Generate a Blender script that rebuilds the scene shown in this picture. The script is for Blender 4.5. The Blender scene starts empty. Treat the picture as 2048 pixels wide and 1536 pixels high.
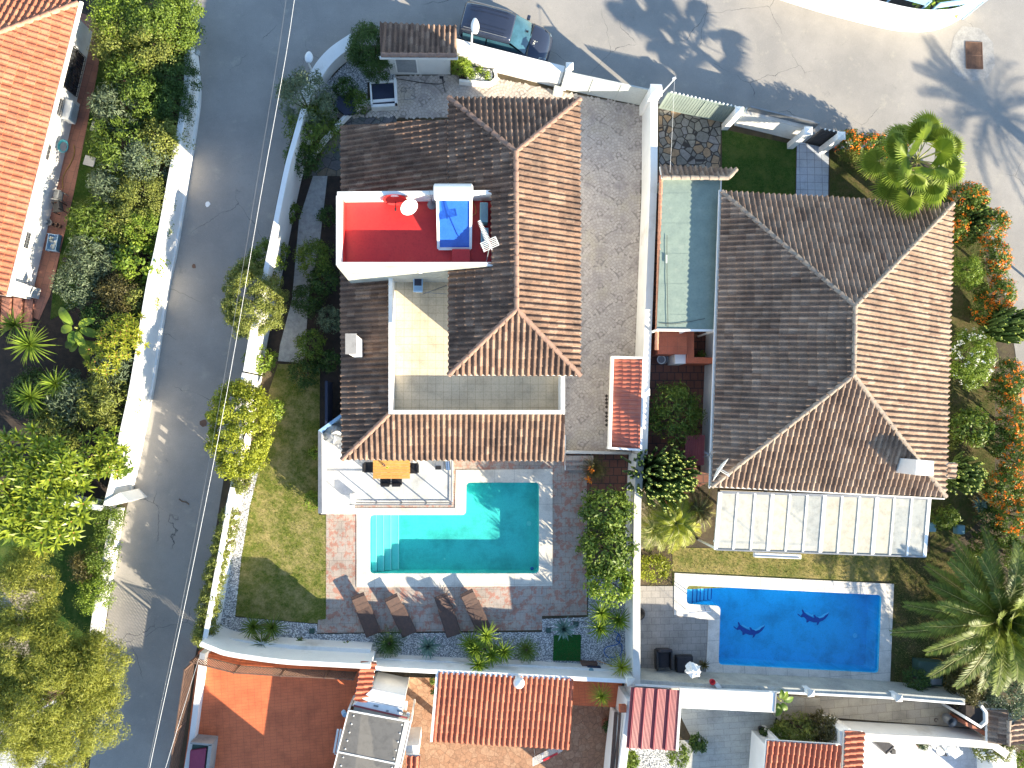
import bpy, math, random
import numpy as np
from mathutils import Vector, Matrix
from mathutils.geometry import tessellate_polygon
random.seed(7); rng = np.random.default_rng(11)
R = math.radians; PI = math.pi
S = bpy.context.scene; C = S.collection
# ---------------- camera, sky, sun, exposure ----------------
F = 1447.0; H = 36.2
NAD = (925.0, 840.0)                      # where straight down falls in the 2048 x 1536 photograph
nd = Vector(((NAD[0]-1024)/F, -(NAD[1]-768)/F, -1)).normalized()
QR = nd.rotation_difference(Vector((0, 0, -1)))
cam = bpy.data.cameras.new('camera'); co = bpy.data.objects.new('camera', cam); C.objects.link(co)
cam.sensor_width = 36; cam.lens = 36*F/2048; cam.clip_end = 1000
co.location = (0, 0, H); co.rotation_mode = 'QUATERNION'; co.rotation_quaternion = QR
S.camera = co
def at(u, v, z=0.0):
    d = QR @ Vector(((u-1024)/F, -(v-768)/F, -1)); k = (H-z)/-d.z
    return Vector((d.x*k, d.y*k, z))
EL = 20.6; AZ = Vector((.773, -.634))
w = bpy.data.worlds.new('World'); S.world = w; w.use_nodes = True
wn = w.node_tree.nodes; bg = wn['Background']; sk = wn.new('ShaderNodeTexSky'); sk.sky_type = 'NISHITA'
sk.sun_disc = False; sk.sun_elevation = R(EL); sk.sun_rotation = math.atan2(AZ.x, AZ.y); sk.air_density = 1.0; sk.dust_density = 0; sk.ozone_density = 1.0
w.node_tree.links.new(sk.outputs[0], bg.inputs[0]); bg.inputs[1].default_value = 0.12
sl = bpy.data.lights.new('sun', 'SUN'); sl.energy = 5.0; sl.angle = R(.5); sl.color = (1, .87, .66)
so = bpy.data.objects.new('sun', sl); C.objects.link(so)
sd = Vector((AZ.x*math.cos(R(EL)), AZ.y*math.cos(R(EL)), math.sin(R(EL))))
so.rotation_mode = 'QUATERNION'; so.rotation_quaternion = (-sd).to_track_quat('-Z', 'Y'); so.location = sd*60
S.view_settings.view_transform = 'Standard'; S.view_settings.look = 'None'; S.view_settings.exposure = 1.83; S.view_settings.gamma = 1

# ---------------- materials ----------------
def newmat(name):
    m = bpy.data.materials.new(name); m.use_nodes = True
    nt = m.node_tree; nt.nodes.clear(); return m, nt
def nd_(nt, t, **k):
    n = nt.nodes.new(t)
    for a, b in k.items():
        if a.startswith('i_'): n.inputs[a[2:].replace('_', ' ')].default_value = b
        else: setattr(n, a, b)
    return n
def c4(c): return (c[0], c[1], c[2], 1)
def mixc(nt, a, b, fac, mode='MIX'):
    n = nt.nodes.new('ShaderNodeMix'); n.data_type = 'RGBA'; n.blend_type = mode
    for i, x in ((0, fac), (6, a), (7, b)):
        if hasattr(x, 'links') or hasattr(x, 'is_linked'): nt.links.new(x, n.inputs[i])
        else: n.inputs[i].default_value = c4(x) if i else x
    return n.outputs[2]
def ramp(nt, src, lo, hi):
    n = nt.nodes.new('ShaderNodeMapRange'); n.inputs[1].default_value = lo; n.inputs[2].default_value = hi
    nt.links.new(src, n.inputs[0]); return n.outputs[0]
def noise(nt, vec, scale, detail=4, rough=.6):
    n = nd_(nt, 'ShaderNodeTexNoise'); n.inputs['Scale'].default_value = scale; n.inputs['Detail'].default_value = detail
    n.inputs['Roughness'].default_value = rough; nt.links.new(vec, n.inputs['Vector']); return n.outputs[0]
def coords(nt, ang=0, loc=(0, 0, 0)):
    t = nt.nodes.new('ShaderNodeTexCoord'); mp = nt.nodes.new('ShaderNodeMapping')
    mp.inputs['Rotation'].default_value[2] = ang; mp.inputs['Location'].default_value = loc
    nt.links.new(t.outputs['Object'], mp.inputs[0]); return mp.outputs[0]
def finish(nt, col, rough=.8, bump=None, bs=.3, bd=.02, metal=0, spec=.4, coat=0):
    b = nt.nodes.new('ShaderNodeBsdfPrincipled'); o = nt.nodes.new('ShaderNodeOutputMaterial')
    if isinstance(col, tuple): b.inputs['Base Color'].default_value = c4(col)
    else: nt.links.new(col, b.inputs['Base Color'])
    b.inputs['Roughness'].default_value = rough; b.inputs['Metallic'].default_value = metal
    b.inputs['Specular IOR Level'].default_value = spec; b.inputs['Coat Weight'].default_value = coat
    if bump is not None:
        bp = nt.nodes.new('ShaderNodeBump'); bp.inputs['Strength'].default_value = bs; bp.inputs['Distance'].default_value = bd
        nt.links.new(bump, bp.inputs['Height']); nt.links.new(bp.outputs[0], b.inputs['Normal'])
    nt.links.new(b.outputs[0], o.inputs[0]); return b
def M(name, c1, c2=None, scale=1.5, rough=.8, bs=.3, bscale=30, bd=.01, metal=0, spec=.4, coat=0, grain=.25, stain=None):
    m, nt = newmat(name); v = coords(nt); c2 = c2 or tuple(x*.8 for x in c1)
    col = mixc(nt, c1, c2, ramp(nt, noise(nt, v, scale), .35, .65))
    fine = noise(nt, v, bscale, 6, .7)
    if grain: col = mixc(nt, col, tuple(x*(1-grain) for x in c2), ramp(nt, fine, .5, .8))
    if stain: col = mixc(nt, col, stain, ramp(nt, noise(nt, v, scale*.6, 6, .7), .56, .75))
    finish(nt, col, rough, fine, bs, bd, metal, spec, coat); return m
def MG(name, c1, c2, grout, bw, rh, ang=0, off=0, mortar=.012, rough=.7, patch=None, loc=(0, 0, 0)):
    m, nt = newmat(name); v = coords(nt, ang, loc)
    b = nd_(nt, 'ShaderNodeTexBrick'); b.offset = off; b.squash = 1
    nt.links.new(v, b.inputs['Vector'])
    b.inputs['Color1'].default_value = c4(c1); b.inputs['Color2'].default_value = c4(c2); b.inputs['Mortar'].default_value = c4(grout)
    b.inputs['Scale'].default_value = 1; b.inputs['Mortar Size'].default_value = mortar; b.inputs['Brick Width'].default_value = bw; b.inputs['Row Height'].default_value = rh
    b.inputs['Mortar Smooth'].default_value = .3
    col = b.outputs[0]
    if patch:
        col = mixc(nt, col, patch, ramp(nt, noise(nt, v, 2.6, 5, .75), .5, .56))
    fine = noise(nt, v, 22, 6, .7)
    col = mixc(nt, col, mixc(nt, col, (.3, .3, .3), .99, 'MULTIPLY'), ramp(nt, fine, .5, .95))
    col = mixc(nt, col, mixc(nt, col, (.55, .55, .55), 1.0, 'MULTIPLY'), ramp(nt, noise(nt, v, .9, 5, .65), .45, .8))
    finish(nt, col, rough, b.outputs[1], -.4, .01); return m
def MV(name, cols, grout, scale, gw=.04, rough=.8, sx=1.0):
    m, nt = newmat(name); v = coords(nt)
    a = nd_(nt, 'ShaderNodeTexVoronoi', feature='DISTANCE_TO_EDGE'); b = nd_(nt, 'ShaderNodeTexVoronoi')
    for q in (a, b): q.inputs['Scale'].default_value = scale; nt.links.new(v, q.inputs['Vector'])
    rp = nt.nodes.new('ShaderNodeValToRGB'); sp = nt.nodes.new('ShaderNodeSeparateColor'); nt.links.new(b.outputs['Color'], sp.inputs[0]); nt.links.new(sp.outputs[0], rp.inputs[0])
    rp.color_ramp.interpolation = 'CONSTANT'
    for i, c in enumerate(cols):
        e = rp.color_ramp.elements[i] if i < 2 else rp.color_ramp.elements.new(i/len(cols))
        e.position = i/len(cols); e.color = c4(c)
    col = mixc(nt, rp.outputs[0], mixc(nt, rp.outputs[0], (.5, .5, .5), 1.0, 'MULTIPLY'), ramp(nt, noise(nt, v, 6, 6, .7), .4, .75))
    e = ramp(nt, a.outputs[0], gw*.5, gw)
    col = mixc(nt, grout, col, e); finish(nt, col, rough, e, .5, .012); return m
def MT(name, cols, dirt, dirtlo=.5, dirthi=.7, rough=.85, speck=.5, spec=.3):
    """barrel roof tiles: one random colour per tile (UV cell), dirt patches and lichen specks"""
    m, nt = newmat(name); uv = nt.nodes.new('ShaderNodeUVMap'); wh = nd_(nt, 'ShaderNodeTexWhiteNoise', noise_dimensions='2D'); nt.links.new(uv.outputs[0], wh.inputs['Vector'])
    rp = nt.nodes.new('ShaderNodeValToRGB'); nt.links.new(wh.outputs[0], rp.inputs[0])
    for i, c in enumerate(cols):
        e = rp.color_ramp.elements[i] if i < 2 else rp.color_ramp.elements.new(1)
        e.position = i/max(1, len(cols)-1); e.color = c4(c)
    v = coords(nt)
    col = mixc(nt, rp.outputs[0], dirt, ramp(nt, noise(nt, v, .7, 6, .7), dirtlo, dirthi))
    fine = noise(nt, v, 14, 6, .75)
    col = mixc(nt, col, mixc(nt, col, (.42, .4, .4), 1.0, 'MULTIPLY'), ramp(nt, fine, .52, .66) if speck else 0.0)
    finish(nt, col, rough, fine, .35, .01, spec=spec); return m
def ML(name, dark, lite, trans=.3, rough=.5):
    m, nt = newmat(name); a = nd_(nt, 'ShaderNodeAttribute', attribute_name='tint')
    col = mixc(nt, dark, lite, a.outputs['Fac'])
    p = nt.nodes.new('ShaderNodeBsdfPrincipled'); nt.links.new(col, p.inputs['Base Color']); p.inputs['Roughness'].default_value = rough; p.inputs['Specular IOR Level'].default_value = .3
    t = nt.nodes.new('ShaderNodeBsdfTranslucent'); nt.links.new(mixc(nt, col, (1.0, 1.0, .45), .3, 'MULTIPLY'), t.inputs[0])
    x = nt.nodes.new('ShaderNodeMixShader'); x.inputs[0].default_value = trans
    nt.links.new(p.outputs[0], x.inputs[1]); nt.links.new(t.outputs[0], x.inputs[2])
    o = nt.nodes.new('ShaderNodeOutputMaterial'); nt.links.new(x.outputs[0], o.inputs[0]); return m
def MGlass(name, tint, rough=.03, ior=1.33, bump=0, bsc=6, milky=0, milkc=(.8, .8, .7)):
    m, nt = newmat(name); t = nd_(nt, 'ShaderNodeBsdfTransparent'); t.inputs[0].default_value = c4(tint)
    g = nd_(nt, 'ShaderNodeBsdfGlossy'); g.inputs['Roughness'].default_value = rough
    fr = nd_(nt, 'ShaderNodeFresnel'); fr.inputs[0].default_value = ior
    x = nt.nodes.new('ShaderNodeMixShader'); nt.links.new(fr.outputs[0], x.inputs[0])
    base = t.outputs[0]
    if milky:
        d = nd_(nt, 'ShaderNodeBsdfDiffuse'); v = coords(nt)
        nt.links.new(mixc(nt, milkc, tuple(q*.72 for q in milkc), ramp(nt, noise(nt, v, 3, 6, .7), .45, .7)), d.inputs[0])
        y = nt.nodes.new('ShaderNodeMixShader'); y.inputs[0].default_value = milky
        nt.links.new(base, y.inputs[1]); nt.links.new(d.outputs[0], y.inputs[2]); base = y.outputs[0]
    nt.links.new(base, x.inputs[1]); nt.links.new(g.outputs[0], x.inputs[2])
    if bump:
        bp = nt.nodes.new('ShaderNodeBump'); bp.inputs['Strength'].default_value = bump; bp.inputs['Distance'].default_value = .02
        nt.links.new(noise(nt, coords(nt), bsc, 3), bp.inputs['Height']); nt.links.new(bp.outputs[0], g.inputs['Normal'])
    o = nt.nodes.new('ShaderNodeOutputMaterial'); nt.links.new(x.outputs[0], o.inputs[0]); return m
def MAsphalt():
    m, nt = newmat('asphalt'); v = coords(nt)
    col = mixc(nt, (.30, .28, .255), (.24, .228, .212), ramp(nt, noise(nt, v, .35, 6, .65), .38, .62))
    col = mixc(nt, col, (.36, .335, .28), ramp(nt, noise(nt, v, 1.1, 6, .7), .58, .78))
    col = mixc(nt, col, (.14, .135, .135), ramp(nt, noise(nt, v, .6, 8, .8), .62, .74))
    col = mixc(nt, col, (.44, .42, .39), ramp(nt, noise(nt, v, 38, 3, .6), .62, .75))
    col = mixc(nt, col, (.13, .13, .13), ramp(nt, noise(nt, v, 30, 4, .7), .6, .72))
    dist = nt.nodes.new('ShaderNodeMix'); dist.data_type = 'VECTOR'; dist.inputs[0].default_value = .35
    n2 = nd_(nt, 'ShaderNodeTexNoise'); n2.inputs['Scale'].default_value = 1.2; n2.inputs['Detail'].default_value = 6; nt.links.new(v, n2.inputs['Vector'])
    nt.links.new(v, dist.inputs[4]); nt.links.new(n2.outputs['Color'], dist.inputs[5])
    vo = nd_(nt, 'ShaderNodeTexVoronoi', feature='DISTANCE_TO_EDGE'); vo.inputs['Scale'].default_value = .42; nt.links.new(dist.outputs[1], vo.inputs['Vector'])
    line = ramp(nt, vo.outputs[0], .003, .001)
    gate = ramp(nt, noise(nt, v, .22, 2), .5, .56)
    mu = nd_(nt, 'ShaderNodeMath', operation='MULTIPLY'); nt.links.new(line, mu.inputs[0]); nt.links.new(gate, mu.inputs[1])
    col = mixc(nt, col, (.08, .08, .08), mu.outputs[0])
    finish(nt, col, .9, noise(nt, v, 45, 3, .7), .6, .012); return m
def MGrass(name, g1, g2, dry):
    m, nt = newmat(name); v = coords(nt)
    col = mixc(nt, g1, g2, ramp(nt, noise(nt, v, 7, 8, .8), .42, .6))
    col = mixc(nt, col, dry, ramp(nt, noise(nt, v, 1.1, 8, .8), .44, .62))
    col = mixc(nt, col, tuple(x*.4 for x in g1), ramp(nt, noise(nt, v, 24, 5, .8), .55, .72))
    finish(nt, col, .95, noise(nt, v, 30, 6, .8), 1.0, .05, spec=.1); return m
K = {}
K['asphalt'] = MAsphalt()
K['white'] = M('white_paint', (.80, .79, .76), (.72, .71, .68), .8, .8, .25, 25, stain=(.55, .52, .47), grain=.06)
K['stucco'] = M('white_stucco', (.74, .73, .70), (.66, .66, .64), .6, .9, .5, 18, .02, stain=(.45, .43, .39), grain=.1)
K['cap'] = M('coping_stone', (.62, .59, .54), (.50, .48, .44), 1.2, .8, .3, 25, stain=(.30, .29, .27), grain=.15)
K['pool_coping'] = MG('pool_coping_slabs', (.66, .61, .52), (.60, .56, .48), (.36, .34, .30), .98, .98, 0, 0, .008)
K['pool_coping2'] = MG('pool_coping_slabs_pale', (.66, .62, .56), (.61, .58, .53), (.34, .33, .31), 1.1, 1.1, R(-2.5), 0, .012, loc=(.3, .25, 0))
K['soil'] = M('soil', (.10, .075, .045), (.055, .045, .03), 1.5, 1, 1, 22, .05, stain=(.13, .12, .05))
K['mulch'] = M('mulch', (.055, .04, .032), (.03, .025, .022), 3, 1, 1, 30, .04)
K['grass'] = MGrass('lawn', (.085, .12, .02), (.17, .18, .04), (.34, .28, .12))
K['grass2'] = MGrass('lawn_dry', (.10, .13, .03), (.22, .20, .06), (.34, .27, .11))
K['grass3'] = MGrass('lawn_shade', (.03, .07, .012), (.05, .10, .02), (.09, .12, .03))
K['tile1'] = MT('weathered_brown_tiles', [(.19, .115, .078), (.24, .15, .105), (.12, .075, .055), (.32, .22, .16)], (.075, .048, .037), .44, .72)
K['tile2'] = MT('weathered_pale_tiles', [(.28, .195, .14), (.22, .145, .10), (.35, .26, .195), (.16, .10, .072)], (.10, .066, .048), .46, .76)
K['tile3'] = MT('orange_tiles', [(.44, .155, .085), (.36, .115, .06), (.50, .22, .125), (.40, .14, .075)], (.26, .09, .055), .5, .75)
K['tile4'] = MT('glazed_red_tiles', [(.36, .10, .055), (.30, .08, .045), (.40, .13, .07)], (.26, .07, .045), .5, .7, rough=.3, speck=0, spec=.6)
K['tile5'] = MT('clay_tiles', [(.40, .125, .07), (.34, .10, .055), (.44, .16, .09)], (.22, .07, .045), .5, .75)
K['ridge1'] = M('ridge_tiles_brown', (.33, .20, .14), (.22, .14, .11), 4, .85, .4, 20, stain=(.12, .1, .09))
K['ridge2'] = M('ridge_tiles_grey', (.36, .29, .22), (.22, .18, .15), 4, .85, .4, 20, stain=(.12, .1, .09))
K['ridge3'] = M('ridge_tiles_orange', (.55, .28, .18), (.46, .2, .12), 4, .8, .4, 20)
K['red'] = M('red_waterproof_paint', (.52, .035, .03), (.42, .022, .026), .5, .45, .15, 12, stain=(.58, .06, .045))
K['beige_tile'] = MG('beige_terrace_tiles', (.60, .51, .37), (.56, .48, .35), (.34, .27, .18), .36, .36, 0, 0, .008)
K['grey_floor'] = MG('pale_porcelain_floor', (.55, .55, .54), (.52, .52, .52), (.40, .40, .40), .9, .9, 0, 0, .005)
K['white_floor'] = MG('white_terrace_tiles', (.55, .55, .57), (.52, .52, .54), (.40, .40, .42), .75, .38, R(-2), .5, .008)
K['patio'] = MG('mottled_red_and_grey_slabs', (.40, .33, .27), (.36, .31, .27), (.22, .18, .15), .38, .38, 0, .5, .01, patch=(.37, .19, .14))
K['patio_grey'] = MG('grey_patio_tiles', (.30, .28, .255), (.27, .255, .235), (.17, .16, .15), .45, .33, 0, .5, .012)
K['path_tile'] = MG('square_path_tiles', (.42, .46, .52), (.38, .42, .50), (.20, .21, .24), .4, .4, 0, 0, .014)
K['travertine'] = MG('travertine_paving', (.46, .39, .28), (.40, .34, .26), (.22, .18, .13), .75, .42, R(-3), .4, .01)
K['travertine2'] = MG('grey_travertine_paving', (.42, .42, .38), (.37, .38, .36), (.22, .23, .22), .8, .3, R(-2), .37, .008)
K['orange_floor'] = MG('painted_orange_terrace_tiles', (.62, .16, .06), (.58, .145, .055), (.36, .085, .045), .30, .15, R(-4), 0, .006)
K['red_path'] = MG('terracotta_path_tiles', (.34, .15, .10), (.27, .12, .09), (.17, .09, .07), .6, .3, R(-76), .5, .012)
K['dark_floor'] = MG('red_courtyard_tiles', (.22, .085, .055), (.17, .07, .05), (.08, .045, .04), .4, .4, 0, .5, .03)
K['brick_red'] = MG('terracotta_counter_tiles', (.50, .14, .07), (.46, .12, .06), (.32, .11, .07), .5, .5, 0, 0, .008)
K['flag'] = MV('crazy_paving', [(.20, .19, .17), (.26, .24, .20), (.30, .21, .13), (.23, .22, .21), (.17, .165, .15)], (.035, .03, .028), 2.5, .07)
K['flag2'] = MV('dark_crazy_paving', [(.14, .14, .13), (.10, .11, .105), (.18, .15, .11), (.13, .125, .13)], (.05, .05, .05), 2.2, .04)
K['stamp'] = MV('stamped_concrete', [(.38, .21, .125), (.34, .19, .115), (.40, .24, .15)], (.18, .10, .06), 3.4, .03)
K['grout'] = M('sand_joints', (.31, .27, .24), (.26, .23, .205), 2, 1, .5, 40)
K['pebbles'] = None
m, nt = newmat('cobbles'); a = nd_(nt, 'ShaderNodeAttribute', attribute_name='tint'); v = coords(nt)
col = mixc(nt, (.40, .35, .31), (.52, .46, .40), a.outputs['Fac']); col = mixc(nt, col, (.27, .235, .225), ramp(nt, noise(nt, v, .8, 7, .75), .5, .72))
col = mixc(nt, col, (.46, .40, .30), ramp(nt, noise(nt, v, .5, 4, .6), .55, .75))
finish(nt, col, .85, noise(nt, v, 40), .4, .01); K['cobbles'] = m
m, nt = newmat('white_pebbles'); a = nd_(nt, 'ShaderNodeAttribute', attribute_name='tint')
finish(nt, mixc(nt, (.42, .43, .45), (.82, .82, .80), a.outputs['Fac']), .8); K['pebbles'] = m
K['gravel_bed'] = M('grey_gravel_bed', (.34, .35, .36), (.18, .19, .2), 9, 1, 1, 30, .04, grain=.6)
K['gravel_path'] = M('pale_gravel_path', (.42, .43, .42), (.30, .31, .31), 4, 1, 1, 34, .03, grain=.45, stain=(.2, .19, .17))
K['basin1'] = MG('teal_pool_mosaic', (.18, .66, .60), (.15, .62, .57), (.26, .70, .64), .07, .07, 0, 0, .004)
K['basin2'] = MG('blue_pool_mosaic', (.06, .52, .80), (.05, .49, .77), (.10, .56, .82), .07, .07, 0, 0, .004)
K['step2'] = M('pale_blue_pool_steps', (.25, .60, .78), (.2, .55, .75), 3, .6)
K['step1'] = M('pale_teal_pool_steps', (.42, .74, .68), (.36, .70, .64), 3, .6)
K['mosaic_dark'] = M('navy_mosaic', (.015, .06, .32), (.01, .05, .26), 20, .5)
K['mosaic_pale'] = M('sky_blue_mosaic', (.30, .68, .85), (.2, .6, .8), 30, .5)
K['water1'] = MGlass('teal_pool_water', (.52, .90, .90), .02, 1.33, .25, 5)
K['water2'] = MGlass('blue_pool_water', (.50, .85, .97), .02, 1.33, .25, 5)
K['glass'] = MGlass('clear_glass', (.95, .98, .97), .02, 1.12)
K['greypoly'] = MGlass('smoky_sheet', (.45, .45, .44), .2, 1.4, .2, 3, .62, (.20, .19, .175))
K['cream_glass'] = MGlass('dusty_glass', (.85, .85, .78), .15, 1.4, .2, 4, .72, (.56, .52, .42))
K['cream_glass2'] = MGlass('dusty_grey_glass', (.85, .87, .85), .15, 1.4, .2, 4, .66, (.46, .47, .44))
K['canopy'] = M('faded_green_sheet', (.22, .28, .235), (.18, .235, .205), 2, .6, .2, 10, stain=(.27, .32, .27))
K['darkmetal'] = M('dark_metal', (.05, .05, .055), None, 3, .5, metal=.3)
K['greymetal'] = M('grey_metal', (.30, .31, .32), None, 3, .4, metal=.6)
K['gate_grey'] = M('pale_grey_painted_metal', (.50, .52, .49), (.44, .46, .44), 1, .5, .1, 10)
K['green_metal'] = M('grey_green_slats', (.24, .29, .26), (.19, .24, .22), 1, .6)
K['rust'] = M('rusty_brown_metal', (.16, .09, .06), (.10, .06, .045), 3, .8)
K['wood'] = M('honey_wood', (.52, .27, .07), (.45, .22, .055), 3, .5, .3, 12)
K['wicker'] = M('brown_wicker', (.105, .062, .048), (.07, .045, .038), 8, .8, 1, 60, .01)
K['black'] = M('black_plastic', (.018, .018, .02), None, 4, .4)
K['blackmesh'] = M('black_fabric', (.03, .03, .038), (.02, .02, .025), 6, .8, .6, 60)
K['navy'] = M('dark_blue_cover', (.02, .028, .055), (.015, .02, .045), 3, .45)
K['teal'] = M('teal_metal', (.16, .30, .33), (.13, .26, .30), 3, .5)
K['blueplastic'] = M('pale_blue_plastic', (.30, .48, .66), (.26, .42, .6), 3, .4)
K['solar'] = M('blue_solar_glass', (.025, .12, .52), (.02, .10, .46), 3, .12, .25, 14, spec=.7)
K['offwhite'] = M('white_enamel', (.78, .78, .76), (.7, .7, .68), 3, .35, .05, 10, grain=.03)
K['chrome'] = M('polished_steel', (.7, .7, .7), None, 3, .2, metal=1, grain=.02)
K['reddish'] = M('red_plastic', (.6, .02, .03), None, 3, .4)
K['maroon'] = M('maroon_metal_sheet', (.30, .07, .075), (.25, .055, .065), 1.5, .45, .2, 12)
K['magenta'] = M('faded_purple_cloth', (.24, .04, .08), (.2, .03, .07), 2, .7)
K['carpaint'] = M('dark_blue_car_paint', (.035, .045, .075), (.03, .04, .068), 1, .22, .03, 8, metal=.35, coat=.6, grain=.03)
K['carglass'] = M('car_glass', (.035, .10, .14), (.02, .06, .08), 2, .06, 0, 10, spec=.8, grain=.02)
K['lampglass'] = M('headlamp_glass', (.45, .55, .6), (.35, .45, .5), 12, .1, .1, 20, spec=.7, metal=.3)
K['rubber'] = M('tyre_rubber', (.02, .02, .02), None, 5, .9)
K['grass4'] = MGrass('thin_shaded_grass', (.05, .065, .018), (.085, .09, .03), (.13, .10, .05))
K['turf'] = MGrass('green_turf_mat', (.02, .13, .03), (.025, .16, .035), (.03, .12, .03))
K['hose_blue'] = M('blue_hose', (.02, .13, .45), None, 4, .4)
K['hose_teal'] = M('teal_hose', (.02, .22, .28), None, 4, .4)
K['hose_yellow'] = M('ochre_hose', (.40, .24, .05), None, 4, .5)
K['terracotta'] = M('terracotta', (.42, .15, .08), (.34, .12, .07), 5, .8)
K['bark'] = M('bark', (.16, .11, .075), (.09, .065, .05), 6, .95, 1, 20, .03)
K['concrete'] = M('concrete', (.32, .31, .29), (.26, .25, .24), 2, .9, .5, 30, stain=(.18, .17, .16))
K['pale_concrete'] = M('cracked_pale_concrete', (.33, .325, .31), (.24, .235, .23), 3, .95, .8, 25, .02, grain=.4)
K['greystone'] = M('weathered_grey_wall', (.45, .45, .40), (.30, .31, .29), .8, .95, .6, 14, .02, stain=(.2, .2, .18), grain=.4)
K['steelgreen'] = M('dark_green_box_paint', (.04, .085, .07), (.03, .065, .055), 2, .6)
K['shutter'] = MG('grey_shutter_slats', (.30, .31, .32), (.28, .29, .30), (.16, .16, .17), 3, .05, 0, 0, .01)
K['darkglass'] = M('dark_window_glass', (.03, .035, .04), (.05, .05, .055), 2, .12, 0, 8, spec=.7)
K['orange_petals'] = ML('orange_petals', (.75, .12, .015), (.90, .34, .02), .3)
K['redpink'] = ML('pink_petals', (.6, .05, .12), (.75, .2, .3), .3)
K['white_petals'] = ML('white_petals', (.7, .7, .62), (.85, .85, .8), .2)
K['l_dark'] = ML('leaf_dark', (.025, .06, .014), (.085, .15, .03))
K['l_green'] = ML('leaf_green', (.045, .09, .015), (.19, .26, .035))
K['l_fresh'] = ML('leaf_fresh', (.07, .14, .015), (.27, .35, .04))
K['l_whorl'] = ML('glossy_whorl_leaf', (.05, .11, .015), (.33, .38, .035), .3, .35)
K['l_yellow'] = ML('leaf_yellow_green', (.12, .16, .015), (.40, .42, .035))
K['l_olive'] = ML('leaf_olive', (.09, .12, .025), (.27, .29, .06))
K['l_pine'] = ML('feathery_leaf', (.12, .15, .02), (.38, .38, .06))
K['l_palm'] = ML('palm_leaf', (.05, .085, .015), (.23, .28, .04))
K['l_fan'] = ML('fan_leaf', (.07, .13, .015), (.30, .38, .05), .4)
K['l_grey'] = ML('leaf_grey_green', (.06, .09, .05), (.20, .25, .14))
K['l_blue'] = ML('leaf_blue_green', (.07, .14, .12), (.22, .32, .26), .1)
K['l_bronze'] = ML('leaf_bronze', (.05, .045, .02), (.16, .14, .04))
K['l_euph'] = ML('euphorbia_skin', (.09, .14, .035), (.13, .2, .05), 0.0)
K['l_tip'] = ML('euphorbia_tip', (.36, .42, .05), (.55, .58, .12), .1)

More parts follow.
